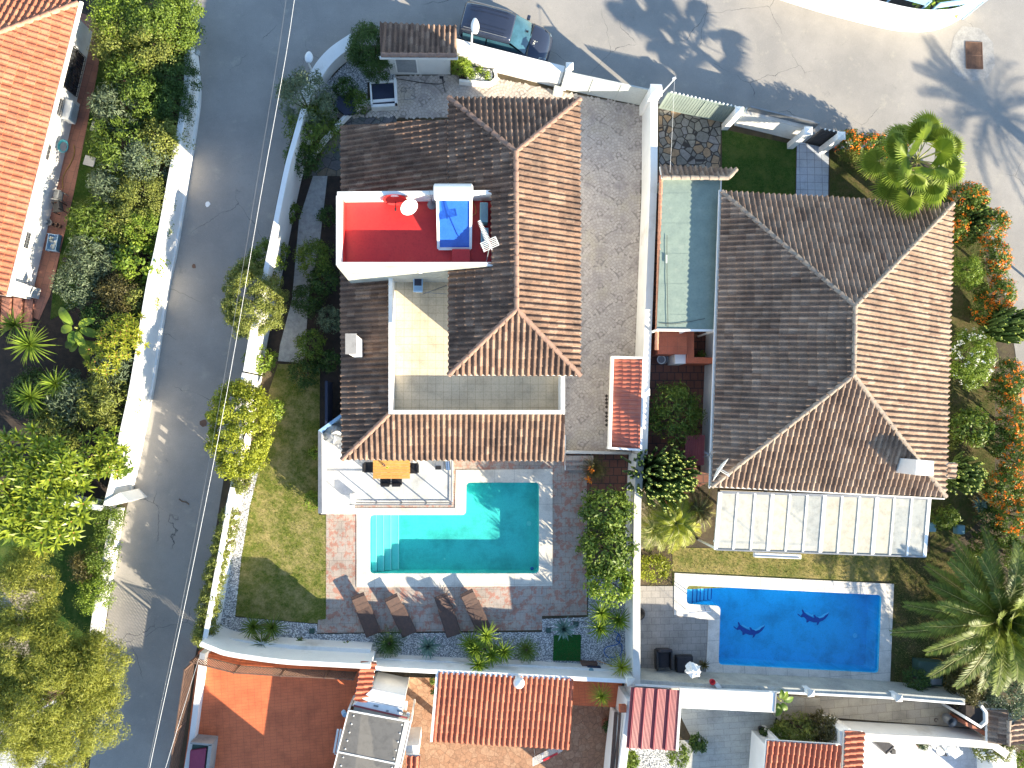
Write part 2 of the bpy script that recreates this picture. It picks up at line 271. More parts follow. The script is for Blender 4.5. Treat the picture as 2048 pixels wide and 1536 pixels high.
# ---------------- building helpers ----------------
def org(o):
    p = Vector((0, 0, 0))
    while o is not None: p += o.location; o = o.parent
    return p
def tag(o, label=None, cat=None, group=None, kind=None):
    if label: o['label'] = label
    if cat: o['category'] = cat
    if group: o['group'] = group
    if kind: o['kind'] = kind
    return o
def thing(name, label, cat, loc=(0, 0, 0), group=None):
    o = bpy.data.objects.new(name, None); C.objects.link(o); o.location = loc; o.empty_display_size = .2
    return tag(o, label, cat, group)
class MB:
    def __init__(s): s.v = []; s.f = []; s.uv = None; s.tint = None; s.smooth = False
    def add(s, vs, fs):
        b = len(s.v); s.v += [tuple(x) for x in vs]; s.f += [tuple(i+b for i in f) for f in fs]; return s
    def quad(s, a, b, c, d): return s.add([a, b, c, d], [(0, 1, 2, 3)])
    def box(s, c, size, rz=0, rx=0, ry=0):
        M3 = Matrix.Rotation(rz, 3, 'Z') @ Matrix.Rotation(ry, 3, 'Y') @ Matrix.Rotation(rx, 3, 'X'); c = Vector(c); x, y, z = [q/2 for q in size]
        return s.add([c+M3@Vector(p) for p in ((-x,-y,-z),(x,-y,-z),(x,y,-z),(-x,y,-z),(-x,-y,z),(x,-y,z),(x,y,z),(-x,y,z))],
                     [(0,3,2,1),(4,5,6,7),(0,1,5,4),(1,2,6,5),(2,3,7,6),(3,0,4,7)])
    def bar(s, a, b, w, h=None, up=(0, 0, 1)):
        a, b = Vector(a), Vector(b); d = (b-a).normalized(); up = Vector(up)
        if abs(d.dot(up)) > .99: up = Vector((1, 0, 0))
        r = d.cross(up).normalized(); u = r.cross(d); h = h or w; r *= w/2; u *= h/2
        return s.add([a-r-u, a+r-u, a+r+u, a-r+u, b-r-u, b+r-u, b+r+u, b-r+u], [(0,1,2,3),(7,6,5,4),(0,4,5,1),(1,5,6,2),(2,6,7,3),(3,7,4,0)])
    def prism(s, poly, z0, z1, top=True, bot=True):
        n = len(poly); P = [(p[0], p[1]) for p in poly]
        ar = sum(P[i][0]*P[(i+1) % n][1]-P[(i+1) % n][0]*P[i][1] for i in range(n))
        if ar < 0: P = P[::-1]
        b = len(s.v); s.v += [(x, y, z0) for x, y in P]+[(x, y, z1) for x, y in P]
        for i in range(n): j = (i+1) % n; s.f.append((b+i, b+j, b+n+j, b+n+i))
        T = tessellate_polygon([[Vector((x, y, 0)) for x, y in P]])
        for t in T:
            a, c, d = t
            ar = (P[c][0]-P[a][0])*(P[d][1]-P[a][1])-(P[d][0]-P[a][0])*(P[c][1]-P[a][1])
            if ar < 0: c, d = d, c
            if top: s.f.append((b+n+a, b+n+c, b+n+d))
            if bot: s.f.append((b+d, b+c, b+a))
        return s
    def tube(s, pts, r, n=8, cap=True):
        pts = [Vector(p) for p in pts]; m = len(pts); rs = r if isinstance(r, (list, tuple)) else [r]*m; b = len(s.v)
        for i, p in enumerate(pts):
            d = (pts[min(i+1, m-1)]-pts[max(i-1, 0)]).normalized(); up = Vector((0, 0, 1)) if abs(d.z) < .95 else Vector((1, 0, 0))
            x = d.cross(up).normalized(); y = x.cross(d)
            for k in range(n): t = 2*PI*k/n; s.v.append(tuple(p+(x*math.cos(t)+y*math.sin(t))*rs[i]))
        for i in range(m-1):
            for k in range(n): j = (k+1) % n; s.f.append((b+i*n+k, b+i*n+j, b+(i+1)*n+j, b+(i+1)*n+k))
        if cap: s.f.append(tuple(b+k for k in range(n))[::-1]); s.f.append(tuple(b+(m-1)*n+k for k in range(n)))
        return s
    def lathe(s, c, prof, n=20, ax=None):
        b = len(s.v); c = Vector(c); Q = Matrix.Identity(3) if ax is None else Vector((0, 0, 1)).rotation_difference(Vector(ax)).to_matrix()
        for r, z in prof:
            for k in range(n): t = 2*PI*k/n; s.v.append(tuple(c+Q@Vector((r*math.cos(t), r*math.sin(t), z))))
        for i in range(len(prof)-1):
            for k in range(n): j = (k+1) % n; s.f.append((b+i*n+k, b+i*n+j, b+(i+1)*n+j, b+(i+1)*n+k))
        s.f.append(tuple(b+k for k in range(n))[::-1]); s.f.append(tuple(b+(len(prof)-1)*n+k for k in range(n))); return s
    def build(s, name, mat, parent=None, bevel=0, smooth=False):
        me = bpy.data.meshes.new(name); o = org(parent) if parent else Vector((0, 0, 0))
        me.from_pydata([(x-o.x, y-o.y, z-o.z) for x, y, z in s.v], [], s.f)
        if isinstance(mat, str): mat = K[mat]
        me.materials.append(mat)
        if s.uv:
            ul = me.uv_layers.new(name='UVMap'); arr = np.repeat(np.array(s.uv, dtype=np.float32), [len(f) for f in s.f], axis=0); ul.data.foreach_set('uv', arr.ravel())
        if s.tint is not None:
            a = me.attributes.new('tint', 'FLOAT', 'FACE'); a.data.foreach_set('value', np.array(s.tint, dtype=np.float32))
        if smooth: me.polygons.foreach_set('use_smooth', [True]*len(me.polygons))
        me.update(); ob = bpy.data.objects.new(name, me); C.objects.link(ob); ob.parent = parent
        if bevel:
            md = ob.modifiers.new('b', 'BEVEL'); md.width = bevel; md.segments = 2; md.limit_method = 'ANGLE'; md.angle_limit = R(40)
        return ob
def copy_tree(o, parent=None):
    c = o.copy(); C.objects.link(c); c.parent = parent
    for ch in list(o.children): copy_tree(ch, c)
    return c
def px(pts, z=0): return [at(u, v, z) for u, v in pts]
def sheet(name, pts, z, mat, holes=(), kind='structure', raw=False):
    """flat sheet given by photo points lying at height z"""
    loops = [[Vector((p[0], p[1], 0)) for p in (pts if raw else px(pts, z))]]+[[Vector((p[0], p[1], 0)) for p in h] for h in holes]
    flat = [p for l in loops for p in l]; mb = MB()
    fs = []
    for a, b, c in tessellate_polygon(loops):
        if (flat[b]-flat[a]).cross(flat[c]-flat[a]).z < 0: b, c = c, b
        fs.append((a, b, c))
    mb.add([(p.x, p.y, z) for p in flat], fs); o = mb.build(name, mat)
    if kind: o['kind'] = kind
    return o
def offset_line(P, t):
    """polygon strip along world polyline P, widened by t to its left"""
    n = len(P); out = []
    for i in range(n):
        a = P[max(i-1, 0)]; b = P[min(i+1, n-1)]; d = Vector((b[0]-a[0], b[1]-a[1])).normalized()
        out.append((P[i][0]-d.y*t, P[i][1]+d.x*t))
    return [(p[0], p[1]) for p in P]+out[::-1]
def strip_prism(mb, P, t, z0, z1, zs=None):
    n = len(P); poly = offset_line(P, t); b = len(mb.v)
    tops = zs or [z1]*n
    L = poly[:n]; Rr = poly[n:][::-1]
    for i in range(n): mb.v += [(L[i][0], L[i][1], z0), (Rr[i][0], Rr[i][1], z0), (Rr[i][0], Rr[i][1], tops[i]), (L[i][0], L[i][1], tops[i])]
    for i in range(n-1):
        a = b+4*i; c = a+4
        for k in range(4): j = (k+1) % 4; mb.f.append((a+k, a+j, c+j, c+k))
    mb.f += [(b+3, b+2, b+1, b), (b+4*n-4, b+4*n-3, b+4*n-2, b+4*n-1)]; return mb
def smooth_line(P, k=4):
    out = []
    for i in range(len(P)-1):
        p0, p1, p2, p3 = P[max(i-1, 0)], P[i], P[i+1], P[min(i+2, len(P)-1)]
        for j in range(k):
            t = j/k; out.append(tuple(.5*((2*p1[q])+(-p0[q]+p2[q])*t+(2*p0[q]-5*p1[q]+4*p2[q]-p3[q])*t*t+(-p0[q]+3*p1[q]-3*p2[q]+p3[q])*t**3) for q in range(len(p1))))
    return out+[tuple(P[-1])]
def wall(name, label, pts, t, h, mat='white', cat='wall', z0=0, zs=None, cap=None, smooth=True, capw=.03, ref=None):
    P = px(pts, z0 if ref is None else ref); P = [tuple(p) for p in P]
    if smooth and len(P) > 2: P = smooth_line(P); zs = None if zs is None else [q for q in np.interp(np.linspace(0, len(pts)-1, len(P)), range(len(pts)), zs)]
    root = thing(name, label, cat, (P[0][0], P[0][1], z0))
    mb = MB(); strip_prism(mb, P, t, z0-.3, h, zs); mb.build('wall_body', mat, root, .01)
    if cap:
        sgn = 1 if t > 0 else -1
        Q = offset_line(P, -sgn*capw)[len(P):][::-1]; mb = MB()
        strip_prism(mb, Q, t+2*sgn*capw, h-.004, h+.05, None if zs is None else None); mb.build('coping', cap, root, .008)
    return root
# --- barrel tile roofs as real corrugated geometry
def tile_face(mb, A, B, poly, pw=.25, course=.40, amp=.08, step=.04):
    A = Vector(A); B = Vector(B); poly = [Vector(p) for p in poly]; s = (B-A).normalized()
    n = Vector((0, 0, 0))
    for i in range(len(poly)): n += (poly[i]-A).cross(poly[(i+1) % len(poly)]-A)
    n.normalize();  n = n if n.z > 0 else -n
    t = n.cross(s).normalized(); t = t if t.z >= 0 else -t
    p2 = [((p-A).dot(s), (p-A).dot(t)) for p in poly]
    s0 = min(p[0] for p in p2); s1 = max(p[0] for p in p2)
    ph = [0, .1, .2, .31, .42, .52, .62, .72, .81, .9]
    def hh(q): return amp*math.sin(PI*q/.62) if q < .62 else -amp*.45*math.sin(PI*(q-.62)/.38)
    lines = []
    k = math.floor(s0/pw)
    while k*pw < s1:
        for q in ph:
            x = (k+q)*pw
            if s0 <= x <= s1: lines.append((x, hh(q), k))
        k += 1
    lines = [(s0+1e-4, 0, math.floor(s0/pw))]+lines+[(s1-1e-4, 0, math.floor(s1/pw))]
    def rng_t(x):
        ts = []
        for i in range(len(p2)):
            (xa, ya), (xb, yb) = p2[i], p2[(i+1) % len(p2)]
            if (xa-x)*(xb-x) <= 0 and abs(xa-xb) > 1e-9: ts.append(ya+(yb-ya)*(x-xa)/(xb-xa))
        return (min(ts), max(ts)) if ts else (0, 0)
    rr = [rng_t(l[0]) for l in lines]
    if mb.uv is None: mb.uv = []
    for i in range(len(lines)-1):
        xa, ha, ka = lines[i]; xb, hb, kb = lines[i+1]; (a0, a1), (b0, b1) = rr[i], rr[i+1]
        if xb-xa < 1e-6: continue
        jit = 0.12*math.sin(ka*12.9898)
        lo = min(a0, b0); hi = max(a1, b1); c = math.floor(lo/course-jit)
        while (c+jit)*course < hi:
            ta, tb = (c+jit)*course, (c+jit+1)*course
            a_lo, a_hi = max(ta, a0), min(tb, a1); b_lo, b_hi = max(ta, b0), min(tb, b1)
            if a_hi > a_lo or b_hi > b_lo:
                a_hi = max(a_lo, a_hi) if a_hi > a_lo else a_lo; b_hi = max(b_lo, b_hi) if b_hi > b_lo else b_lo
                if a_lo > a1: a_lo = a_hi = a1
                if b_lo > b1: b_lo = b_hi = b1
                def st(tt): return step*(1-(tt-ta)/course)
                P = lambda x, tt, h: tuple(A+s*x+t*tt+n*h)
                q = [P(xa, a_lo, ha+st(a_lo)), P(xb, b_lo, hb+st(b_lo)), P(xb, b_hi, hb+st(b_hi)), P(xa, a_hi, ha+st(a_hi))]
                b = len(mb.v); mb.v += q; mb.f.append((b, b+1, b+2, b+3)); mb.uv.append((ka+.37, c+.61))
                b = len(mb.v); mb.v += [P(xa, a_lo, ha-.02), P(xb, b_lo, hb-.02), q[1], q[0]]; mb.f.append((b, b+1, b+2, b+3)); mb.uv.append((ka+.37, c+.61))
            c += 1
def ridge_caps(mb, a, b, r=.12, L=.42):
    a, b = Vector(a), Vector(b); d = b-a; n = max(1, int(d.length/L)); d /= n; u = d.normalized()
    x = u.cross(Vector((0, 0, 1))).normalized(); y = x.cross(u)
    for i in range(n):
        p = a+d*i; q = p+d*1.06; bb = len(mb.v)
        for c, rr in ((p, r), (q, r*.82)):
            for k in range(7): t = PI*k/6; mb.v.append(tuple(c+x*math.cos(t)*rr+y*math.sin(t)*rr*.9+y*(.015 if rr == r else 0)))
        for k in range(6): mb.f.append((bb+k, bb+k+1, bb+8+k, bb+7+k))
        mb.f.append(tuple(bb+k for k in range(7)))
def roof_faces(parent, faces, mat, ridge=(), rmat='ridge1', eave='white', pw=.25, course=.4, amp=.08, name='roof', rr=.12):
    """faces: lists of 3D points, the first two being the eave"""
    mb = MB()
    for f in faces:
        if isinstance(f, tuple): tile_face(mb, f[0], f[1], f[2], pw, course, amp)
        else: tile_face(mb, f[0], f[1], f, pw, course, amp)
    r = mb.build(name, mat, parent)
    if ridge:
        mb = MB()
        for a, b in ridge: ridge_caps(mb, a, b, rr)
        mb.build('ridge_tiles', rmat, r)
    mb = MB()
    for f in faces:
        f = [Vector(p) for p in (f[2] if isinstance(f, tuple) else f)]; n = len(f); dz = Vector((0, 0, .07)); dz2 = Vector((0, 0, .17))
        b = len(mb.v); mb.v += [tuple(p-dz) for p in f]+[tuple(p-dz2) for p in f]
        mb.f.append(tuple(range(b, b+n))); mb.f.append(tuple(range(b+n, b+2*n))[::-1])
        for i in range(n): j = (i+1) % n; mb.f.append((b+i, b+j, b+n+j, b+n+i))
    mb.build('eaves_board', eave, r); return r
# --- foliage
def arr_mesh(name, V, F4, tint, mat, parent=None):
    """V (N,k,3) verts per face, all faces with k corners"""
    n, k, _ = V.shape; me = bpy.data.meshes.new(name); o = np.array(org(parent) if parent else (0, 0, 0), dtype=np.float32)
    me.vertices.add(n*k); me.vertices.foreach_set('co', (V.reshape(-1, 3)-o).astype(np.float32).ravel())
    me.loops.add(n*k); me.loops.foreach_set('vertex_index', np.arange(n*k, dtype=np.int32))
    me.polygons.add(n); me.polygons.foreach_set('loop_start', np.arange(0, n*k, k, dtype=np.int32))
    me.update(calc_edges=True)
    a = me.attributes.new('tint', 'FLOAT', 'FACE'); a.data.foreach_set('value', tint.astype(np.float32))
    me.materials.append(K[mat] if isinstance(mat, str) else mat)
    ob = bpy.data.objects.new(name, me); C.objects.link(ob); ob.parent = parent; return ob
def unit(a): return a/np.maximum(np.linalg.norm(a, axis=-1, keepdims=True), 1e-9)
def leaves(P, N, l, wd, tint):
    """diamond leaves at P facing roughly N"""
    n = len(P); N = unit(N+rng.normal(0, .55, (n, 3))); d = unit(np.cross(N, rng.normal(0, 1, (n, 3)))); s = np.cross(N, d)
    l = l*rng.uniform(.6, 1.3, (n, 1)); ww = wd*rng.uniform(.7, 1.2, (n, 1))
    return np.stack([P-d*l/2, P+s*ww/2, P+d*l/2-N*l*.12, P-s*ww/2], 1)
def crown_pts(c, r, nclump, cr, per, flat=.2):
    c = np.array(c, float); r = np.array(r, float)
    r = r*1.1; d = unit(rng.normal(0, 1, (nclump, 3))); d[:, 2] = np.abs(d[:, 2])*1.1-flat; d = unit(d)
    cc = c+d*r*rng.uniform(.55, 1.0, (nclump, 1))**.7*(1-cr*.35/ max(r.min(), .1))
    cr_ = cr*rng.uniform(.6, 1.35, nclump)
    idx = np.repeat(np.arange(nclump), per); m = len(idx)
    e = unit(rng.normal(0, 1, (m, 3))); P = cc[idx]+e*cr_[idx][:, None]*rng.uniform(.45, 1.05, (m, 1))
    N = unit(e+unit(P-c)*.6+np.array((0, 0, .3)))
    ct = rng.uniform(0, 1, nclump)[idx]
    t = np.clip(.35*ct+.65*rng.uniform(0, 1, m), 0, 1)
    P[:, 2] = np.maximum(P[:, 2], c[2]-r[2]*1.0)
    return P, N, t
LK = {'fine': (.115, .06), 'tiny': (.08, .047), 'broad': (.21, .10), 'narrow': (.23, .05), 'big': (.26, .12), 'needle': (.16, .022)}
def crown(parent, c, r, mat, kind='fine', dens=1.0, name='crown', cr=None):
    rm = (r[0]*r[1])**.5; cr = cr or max(.16, min(.42, rm*.28)); l, wd = LK[kind]
    ncl = int(max(10, 4.2*(r[0]*r[1]+r[0]*r[2]*.8)/(cr*cr)*.8)); per = int(max(12, dens*cr*cr*10/(l*wd)*.42))
    P, N, t = crown_pts(c, r, ncl, cr, per); return arr_mesh(name, leaves(P, N, l, wd, t), None, t, mat, parent)
def limbs(parent, base, top, r0, spread, n=6, name='trunk'):
    base, top = Vector(base), Vector(top); mb = MB(); m = base.lerp(top, .45)+Vector((random.uniform(-.1, .1), random.uniform(-.1, .1), 0))
    mb.tube([base, base.lerp(m, .5), m], [r0*1.25, r0, r0*.85], 8)
    for i in range(n):
        a = 2*PI*i/n+random.random(); e = top+Vector((math.cos(a)*spread, math.sin(a)*spread, random.uniform(-.1, .3)))
        mb.tube([m, m.lerp(e, .5)+Vector((0, 0, .1)), e], [r0*.6, r0*.35, r0*.12], 6)
    return mb.build(name, 'bark', parent)
def shrub(u, v, rp, h, label, mat='l_green', kind='fine', name='shrub', cat='shrub', ry=None, dens=1.0, group=None, flowers=None, trunk=0, zb=0, rz=None, nf=60, cr=None):
    """rp radius in photo pixels; h top height"""
    rz = rz or min(h*.5, max(.3, h*.5)); zc = h-rz; g = at(u, v, zb+zc); k = (H-zb-zc)/F
    root = thing(name, label, cat, (g.x, g.y, zb), group)
    rx = rp*k; ryy = (ry or rp)*k
    crown(root, (g.x, g.y, zb+zc), (rx, ryy, rz), mat, kind, dens, cr=cr)
    limbs(root, (g.x, g.y, zb-.05), (g.x, g.y, zb+zc+rz*.2), .035+.02*h if h > 1.2 else .025, min(rx, ryy)*.5, 6, 'trunk' if h > 1.6 else 'stem')
    if flowers:
        n = nf; d = unit(rng.normal(0, 1, (n, 3))); d[:, 2] = np.abs(d[:, 2]); P = np.array((g.x, g.y, zb+zc))+d*np.array((rx, ryy, rz))*1.0
        idx = np.repeat(np.arange(n), 6); P = P[idx]+rng.normal(0, .05, (n*6, 3)); N = d[idx]
        t = rng.uniform(0, 1, len(P)); arr_mesh('blossom', leaves(P, N, .11, .07, t), None, t, flowers, root)
    return root
def sword_rosette(acc, c, n, L, wd, lo=5, hi=80, droop=.5, axis=None, seg=3, wmid=.35):
    """pointed leaves radiating from c; acc is a list of (k=4 faces)"""
    c = Vector(c); Q = Matrix.Identity(3) if axis is None else Vector((0, 0, 1)).rotation_difference(Vector(axis)).to_matrix()
    for i in range(n):
        a = i*2.399963+random.uniform(-.15, .15); el = R(lo+(hi-lo)*(i/max(1, n-1))**1.1); l = L*random.uniform(.8, 1.1); tnt = random.random()
        d0 = Vector((math.cos(a)*math.cos(el), math.sin(a)*math.cos(el), math.sin(el))); sd_ = Vector((-math.sin(a), math.cos(a), 0))
        prev = None
        for k in range(seg+1):
            t = k/seg; p = c+Q@(d0*l*t+Vector((0, 0, -1))*droop*l*t*t*math.cos(el)); ww = wd*(math.sin(PI*min(1, .12+t*wmid/.35*.88))**.7 if t < 1 else 0.02)*.5
            ww = wd*.5*(max(.02, (1-t)**.6*(.55+1.3*t*(1-t)*2)))
            e = (p-(Q@sd_)*ww, p+(Q@sd_)*ww)
            if prev: acc[0].append([prev[0], prev[1], e[1], e[0]]); acc[1].append(min(1, max(0, tnt*.6+.3*t)))
            prev = e
def build_acc(acc, name, mat, parent):
    V = np.array([[tuple(p) for p in f] for f in acc[0]], dtype=np.float32); return arr_mesh(name, V, None, np.array(acc[1]), mat, parent)
def yucca(u, v, heads, label, L=.75, n=46, wd=.06, mat='l_green', h=1.0, name='yucca', cat='yucca', zb=0, group=None, lo=-5, droop=.35):
    """heads: list of (du,dv,height) rosettes in pixels from u,v"""
    g = at(u, v, zb+h*.5); root = thing(name, label, cat, (g.x, g.y, zb), group); tr = MB()
    for du, dv, hh in heads:
        p = at(u+du, v+dv, zb+hh); acc = ([], []); sword_rosette(acc, p, n, L, wd, lo, 82, droop)
        build_acc(acc, 'leaf_rosette', mat, root)
        tr.tube([(g.x, g.y, zb-.05), ((g.x+p.x)/2, (g.y+p.y)/2, zb+hh*.4), (p.x, p.y, zb+hh)], [.08, .07, .06], 7)
    tr.build('trunk', 'bark', root); return root
def frond(acc, base, a, el, L, lw, nl=34, droop=.7, w=.035, stem=None, tw=.25):
    """feather frond with leaflets both sides"""
    base = Vector(base); d0 = Vector((math.cos(a)*math.cos(el), math.sin(a)*math.cos(el), math.sin(el))); sd_ = Vector((-math.sin(a), math.cos(a), 0)); tn = random.random()
    P = lambda t: base+d0*L*t+Vector((0, 0, -1))*droop*L*t**2.0
    if stem is not None: stem.tube([P(i/6) for i in range(7)], [.03*(1-i/7)+.006 for i in range(7)], 5)
    for i in range(nl):
        t = .12+.88*i/(nl-1); p = P(t); d = (P(min(1, t+.02))-P(t-.02)).normalized(); ln = lw*(math.sin(PI*(.12+.80*t))**.7)
        up = sd_.cross(d).normalized(); up = up if up.z > 0 else -up
        for sg in (-1, 1):
            q = (d*.75+sd_*sg*.95+up*random.uniform(.1, .45)-Vector((0, 0, tw*t))).normalized(); e = p+q*ln*random.uniform(.85, 1.1)
            m = p.lerp(e, .5)-Vector((0, 0, 0)); wv = d*w*.5
            acc[0].append([p, m+wv, e, m-wv]); acc[1].append(min(1, max(0, tn*.5+.5*random.random())))
def feather_palm(pos, h, label, nf=40, L=3.0, lw=.5, mat='l_green', name='date_palm', cat='palm', droop=.55, nl=42, tr=.28, w=.045, lo=-15, hi=80, lean=(0, 0)):
    g = Vector((pos[0], pos[1], 0)); root = thing(name, label, cat, g); top = Vector((pos[0]+lean[0], pos[1]+lean[1], h))
    mb = MB(); mb.tube([g-Vector((0, 0, .1)), g.lerp(top, .5), top], [tr*1.2, tr, tr*.9], 12); mb.build('trunk', 'bark', root)
    for i in range(nf):
        acc = ([], []); st = MB(); a = i*2.399963; el = R(hi-(hi-lo)*(i/nf)**.8)
        frond(acc, top, a, el, L*random.uniform(.85, 1.08)*(0.75+.25*math.cos(el)), lw, nl, droop*random.uniform(.8, 1.2), w, st)
        fr = build_acc(acc, 'frond', mat, root); st.build('frond_stem', 'l_olive_stem', fr)
    return root
K['l_olive_stem'] = M('palm_stem', (.22, .26, .06), (.28, .26, .08), 4, .6)
def inpoly(x, y, P):
    c = False; n = len(P)
    for i in range(n):
        x0, y0 = P[i][0], P[i][1]; x1, y1 = P[(i+1) % n][0], P[(i+1) % n][1]
        if (y0 > y) != (y1 > y) and x < (x1-x0)*(y-y0)/(y1-y0)+x0: c = not c
    return c
def inpoly_np(X, Y, P):
    c = np.zeros(X.shape, bool); n = len(P)
    for i in range(n):
        x0, y0 = P[i][0], P[i][1]; x1, y1 = P[(i+1) % n][0], P[(i+1) % n][1]
        if y0 == y1: continue
        c ^= ((y0 > Y) != (y1 > Y)) & (X < (x1-x0)*(Y-y0)/(y1-y0)+x0)
    return c
def scatter(P, dens):
    xs = [p[0] for p in P]; ys = [p[1] for p in P]; A = (max(xs)-min(xs))*(max(ys)-min(ys)); n = int(A*dens)
    X = rng.uniform(min(xs), max(xs), n); Y = rng.uniform(min(ys), max(ys), n); k = inpoly_np(X, Y, P); return X[k], Y[k]
def pebble_bed(name, label, pts, z=.03, dens=420, size=.055, bed='gravel_bed'):
    P = px(pts, z); sheet(name.replace('pebbles', 'gravel_bed'), pts, z, bed)
    X, Y = scatter(P, dens); n = len(X); a = rng.uniform(0, PI, n); s = size*rng.uniform(.5, 1.1, n); Z = z+rng.uniform(.01, .04, n)
    base = np.stack([X, Y, Z], 1); tilt = rng.normal(0, .25, (n, 2))
    V = []
    for k in range(5):
        t = a+2*PI*k/5; dx = np.cos(t)*s*.6; dy = np.sin(t)*s*.42; V.append(base+np.stack([dx, dy, dx*tilt[:, 0]+dy*tilt[:, 1]], 1))
    o = arr_mesh('white_pebbles', np.stack(V, 1), None, rng.uniform(0, 1, n)**.6, 'pebbles'); return tag(o, label, 'pebbles', kind='stuff')
def grass_blades(label, pts, dens=260, mat='g_blade', z=.012, hgt=.05, raw=None):
    P = raw or px(pts, z); X, Y = scatter(P, dens); n = len(X); a = rng.uniform(0, 2*PI, n); b = rng.uniform(0, 2*PI, n); L = hgt*rng.uniform(.5, 1.6, n)
    p = np.stack([X, Y, np.full(n, z)], 1); s = np.stack([np.cos(a), np.sin(a), 0*a], 1)*.012; t = np.stack([np.cos(b)*L*.8, np.sin(b)*L*.8, L], 1)
    o = arr_mesh('grass', np.stack([p-s, p+s, p+t], 1), None, rng.uniform(0, 1, n), mat); return tag(o, label, 'grass', kind='stuff')
K['g_blade'] = ML('grass_blade', (.07, .12, .02), (.32, .30, .08), .3)
K['g_blade_dry'] = ML('grass_blade_dry', (.12, .16, .03), (.42, .34, .13), .3)
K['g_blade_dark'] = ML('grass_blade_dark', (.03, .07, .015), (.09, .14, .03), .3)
# =============== THE SETTING: ground, roads, paving, lawns ===============
def round_poly(P, r, n=5):
    out = []; m = len(P)
    for i in range(m):
        a, b, c = Vector(P[i-1][:2]), Vector(P[i][:2]), Vector(P[(i+1) % m][:2]); u = (a-b).normalized(); v = (c-b).normalized()
        for k in range(n+1):
            t = k/n; p = b+u*r*(1-t)**2+v*r*t**2; out.append((p.x, p.y))
    return out
def grow(P, d):
    m = len(P); ar = sum(P[i][0]*P[(i+1) % m][1]-P[(i+1) % m][0]*P[i][1] for i in range(m)); sg = 1 if ar > 0 else -1; out = []
    for i in range(m):
        a, b, c = Vector(P[i-1][:2]), Vector(P[i][:2]), Vector(P[(i+1) % m][:2]); e = (b-a).normalized(); f = (c-b).normalized()
        n1 = Vector((e.y, -e.x))*sg; n2 = Vector((f.y, -f.x))*sg; q = (n1+n2); q = q/max(.3, q.dot(n1)); out.append((b.x+q.x*d, b.y+q.y*d))
    return out
zc = .06
pool1 = px([(740, 1030), (932, 1030), (933, 965), (1078, 965), (1078, 1147), (740, 1147)], zc)
pool2 = px([(1374, 1171), (1763, 1190), (1757, 1346), (1437, 1329), (1441, 1212), (1373, 1208)], zc)
hole1 = grow([(p.x, p.y) for p in pool1], .25); hole2 = grow([(p.x, p.y) for p in pool2], .2)
def fix_hole(h): return [Vector((a, b, 0)) for a, b in h]
BIG = [(-160, -160), (160, -160), (160, 160), (-160, 160)]
SUNK = [(742, 1352), (1238, 1366), (1205, 1640), (690, 1640)]
hole3 = [tuple(p[:2]) for p in px(SUNK, 0)]
sheet('ground', BIG, 0, 'soil', [hole1, hole2, hole3], raw=True)
SZ = -1.0
mb = MB()
for i in range(4):
    a, b = hole3[i], hole3[(i+1) % 4]; mb.quad((*a, SZ), (*b, SZ), (*b, .02), (*a, .02))
o = mb.build('retaining_wall', 'stucco'); o['kind'] = 'structure'
sheet('sandstone_yard', grow(hole3, .1), SZ, 'stamp', raw=True)
road = [(372, -500), (372, -60), (385, 90), (399, 107), (400, 200), (390, 275), (372, 384), (350, 514), (307, 768), (272, 943), (255, 1010), (236, 1090), (212, 1252), (205, 1330), (190, 1450), (170, 1600), (120, 2200), (260, 2200), (340, 1600), (352, 1536), (372, 1400), (395, 1290), (412, 1180), (428, 1080), (447, 960), (470, 850), (500, 690), (535, 500), (556, 390), (578, 290), (600, 215), (650, 145), (705, 92), (760, 90), (915, 90), (1135, 160), (1300, 203), (1470, 245), (1610, 285), (1690, 300), (1780, 300), (1870, 330), (1960, 400), (2000, 540), (2030, 700), (2050, 850), (2090, 1000), (2120, 1250), (2170, 1700), (2600, 1700), (3200, 900), (3200, -500)]
sheet('road', road, .012, 'asphalt')
for i, rect in enumerate([[(2050, 1250), (2600, 1250)]]): pass
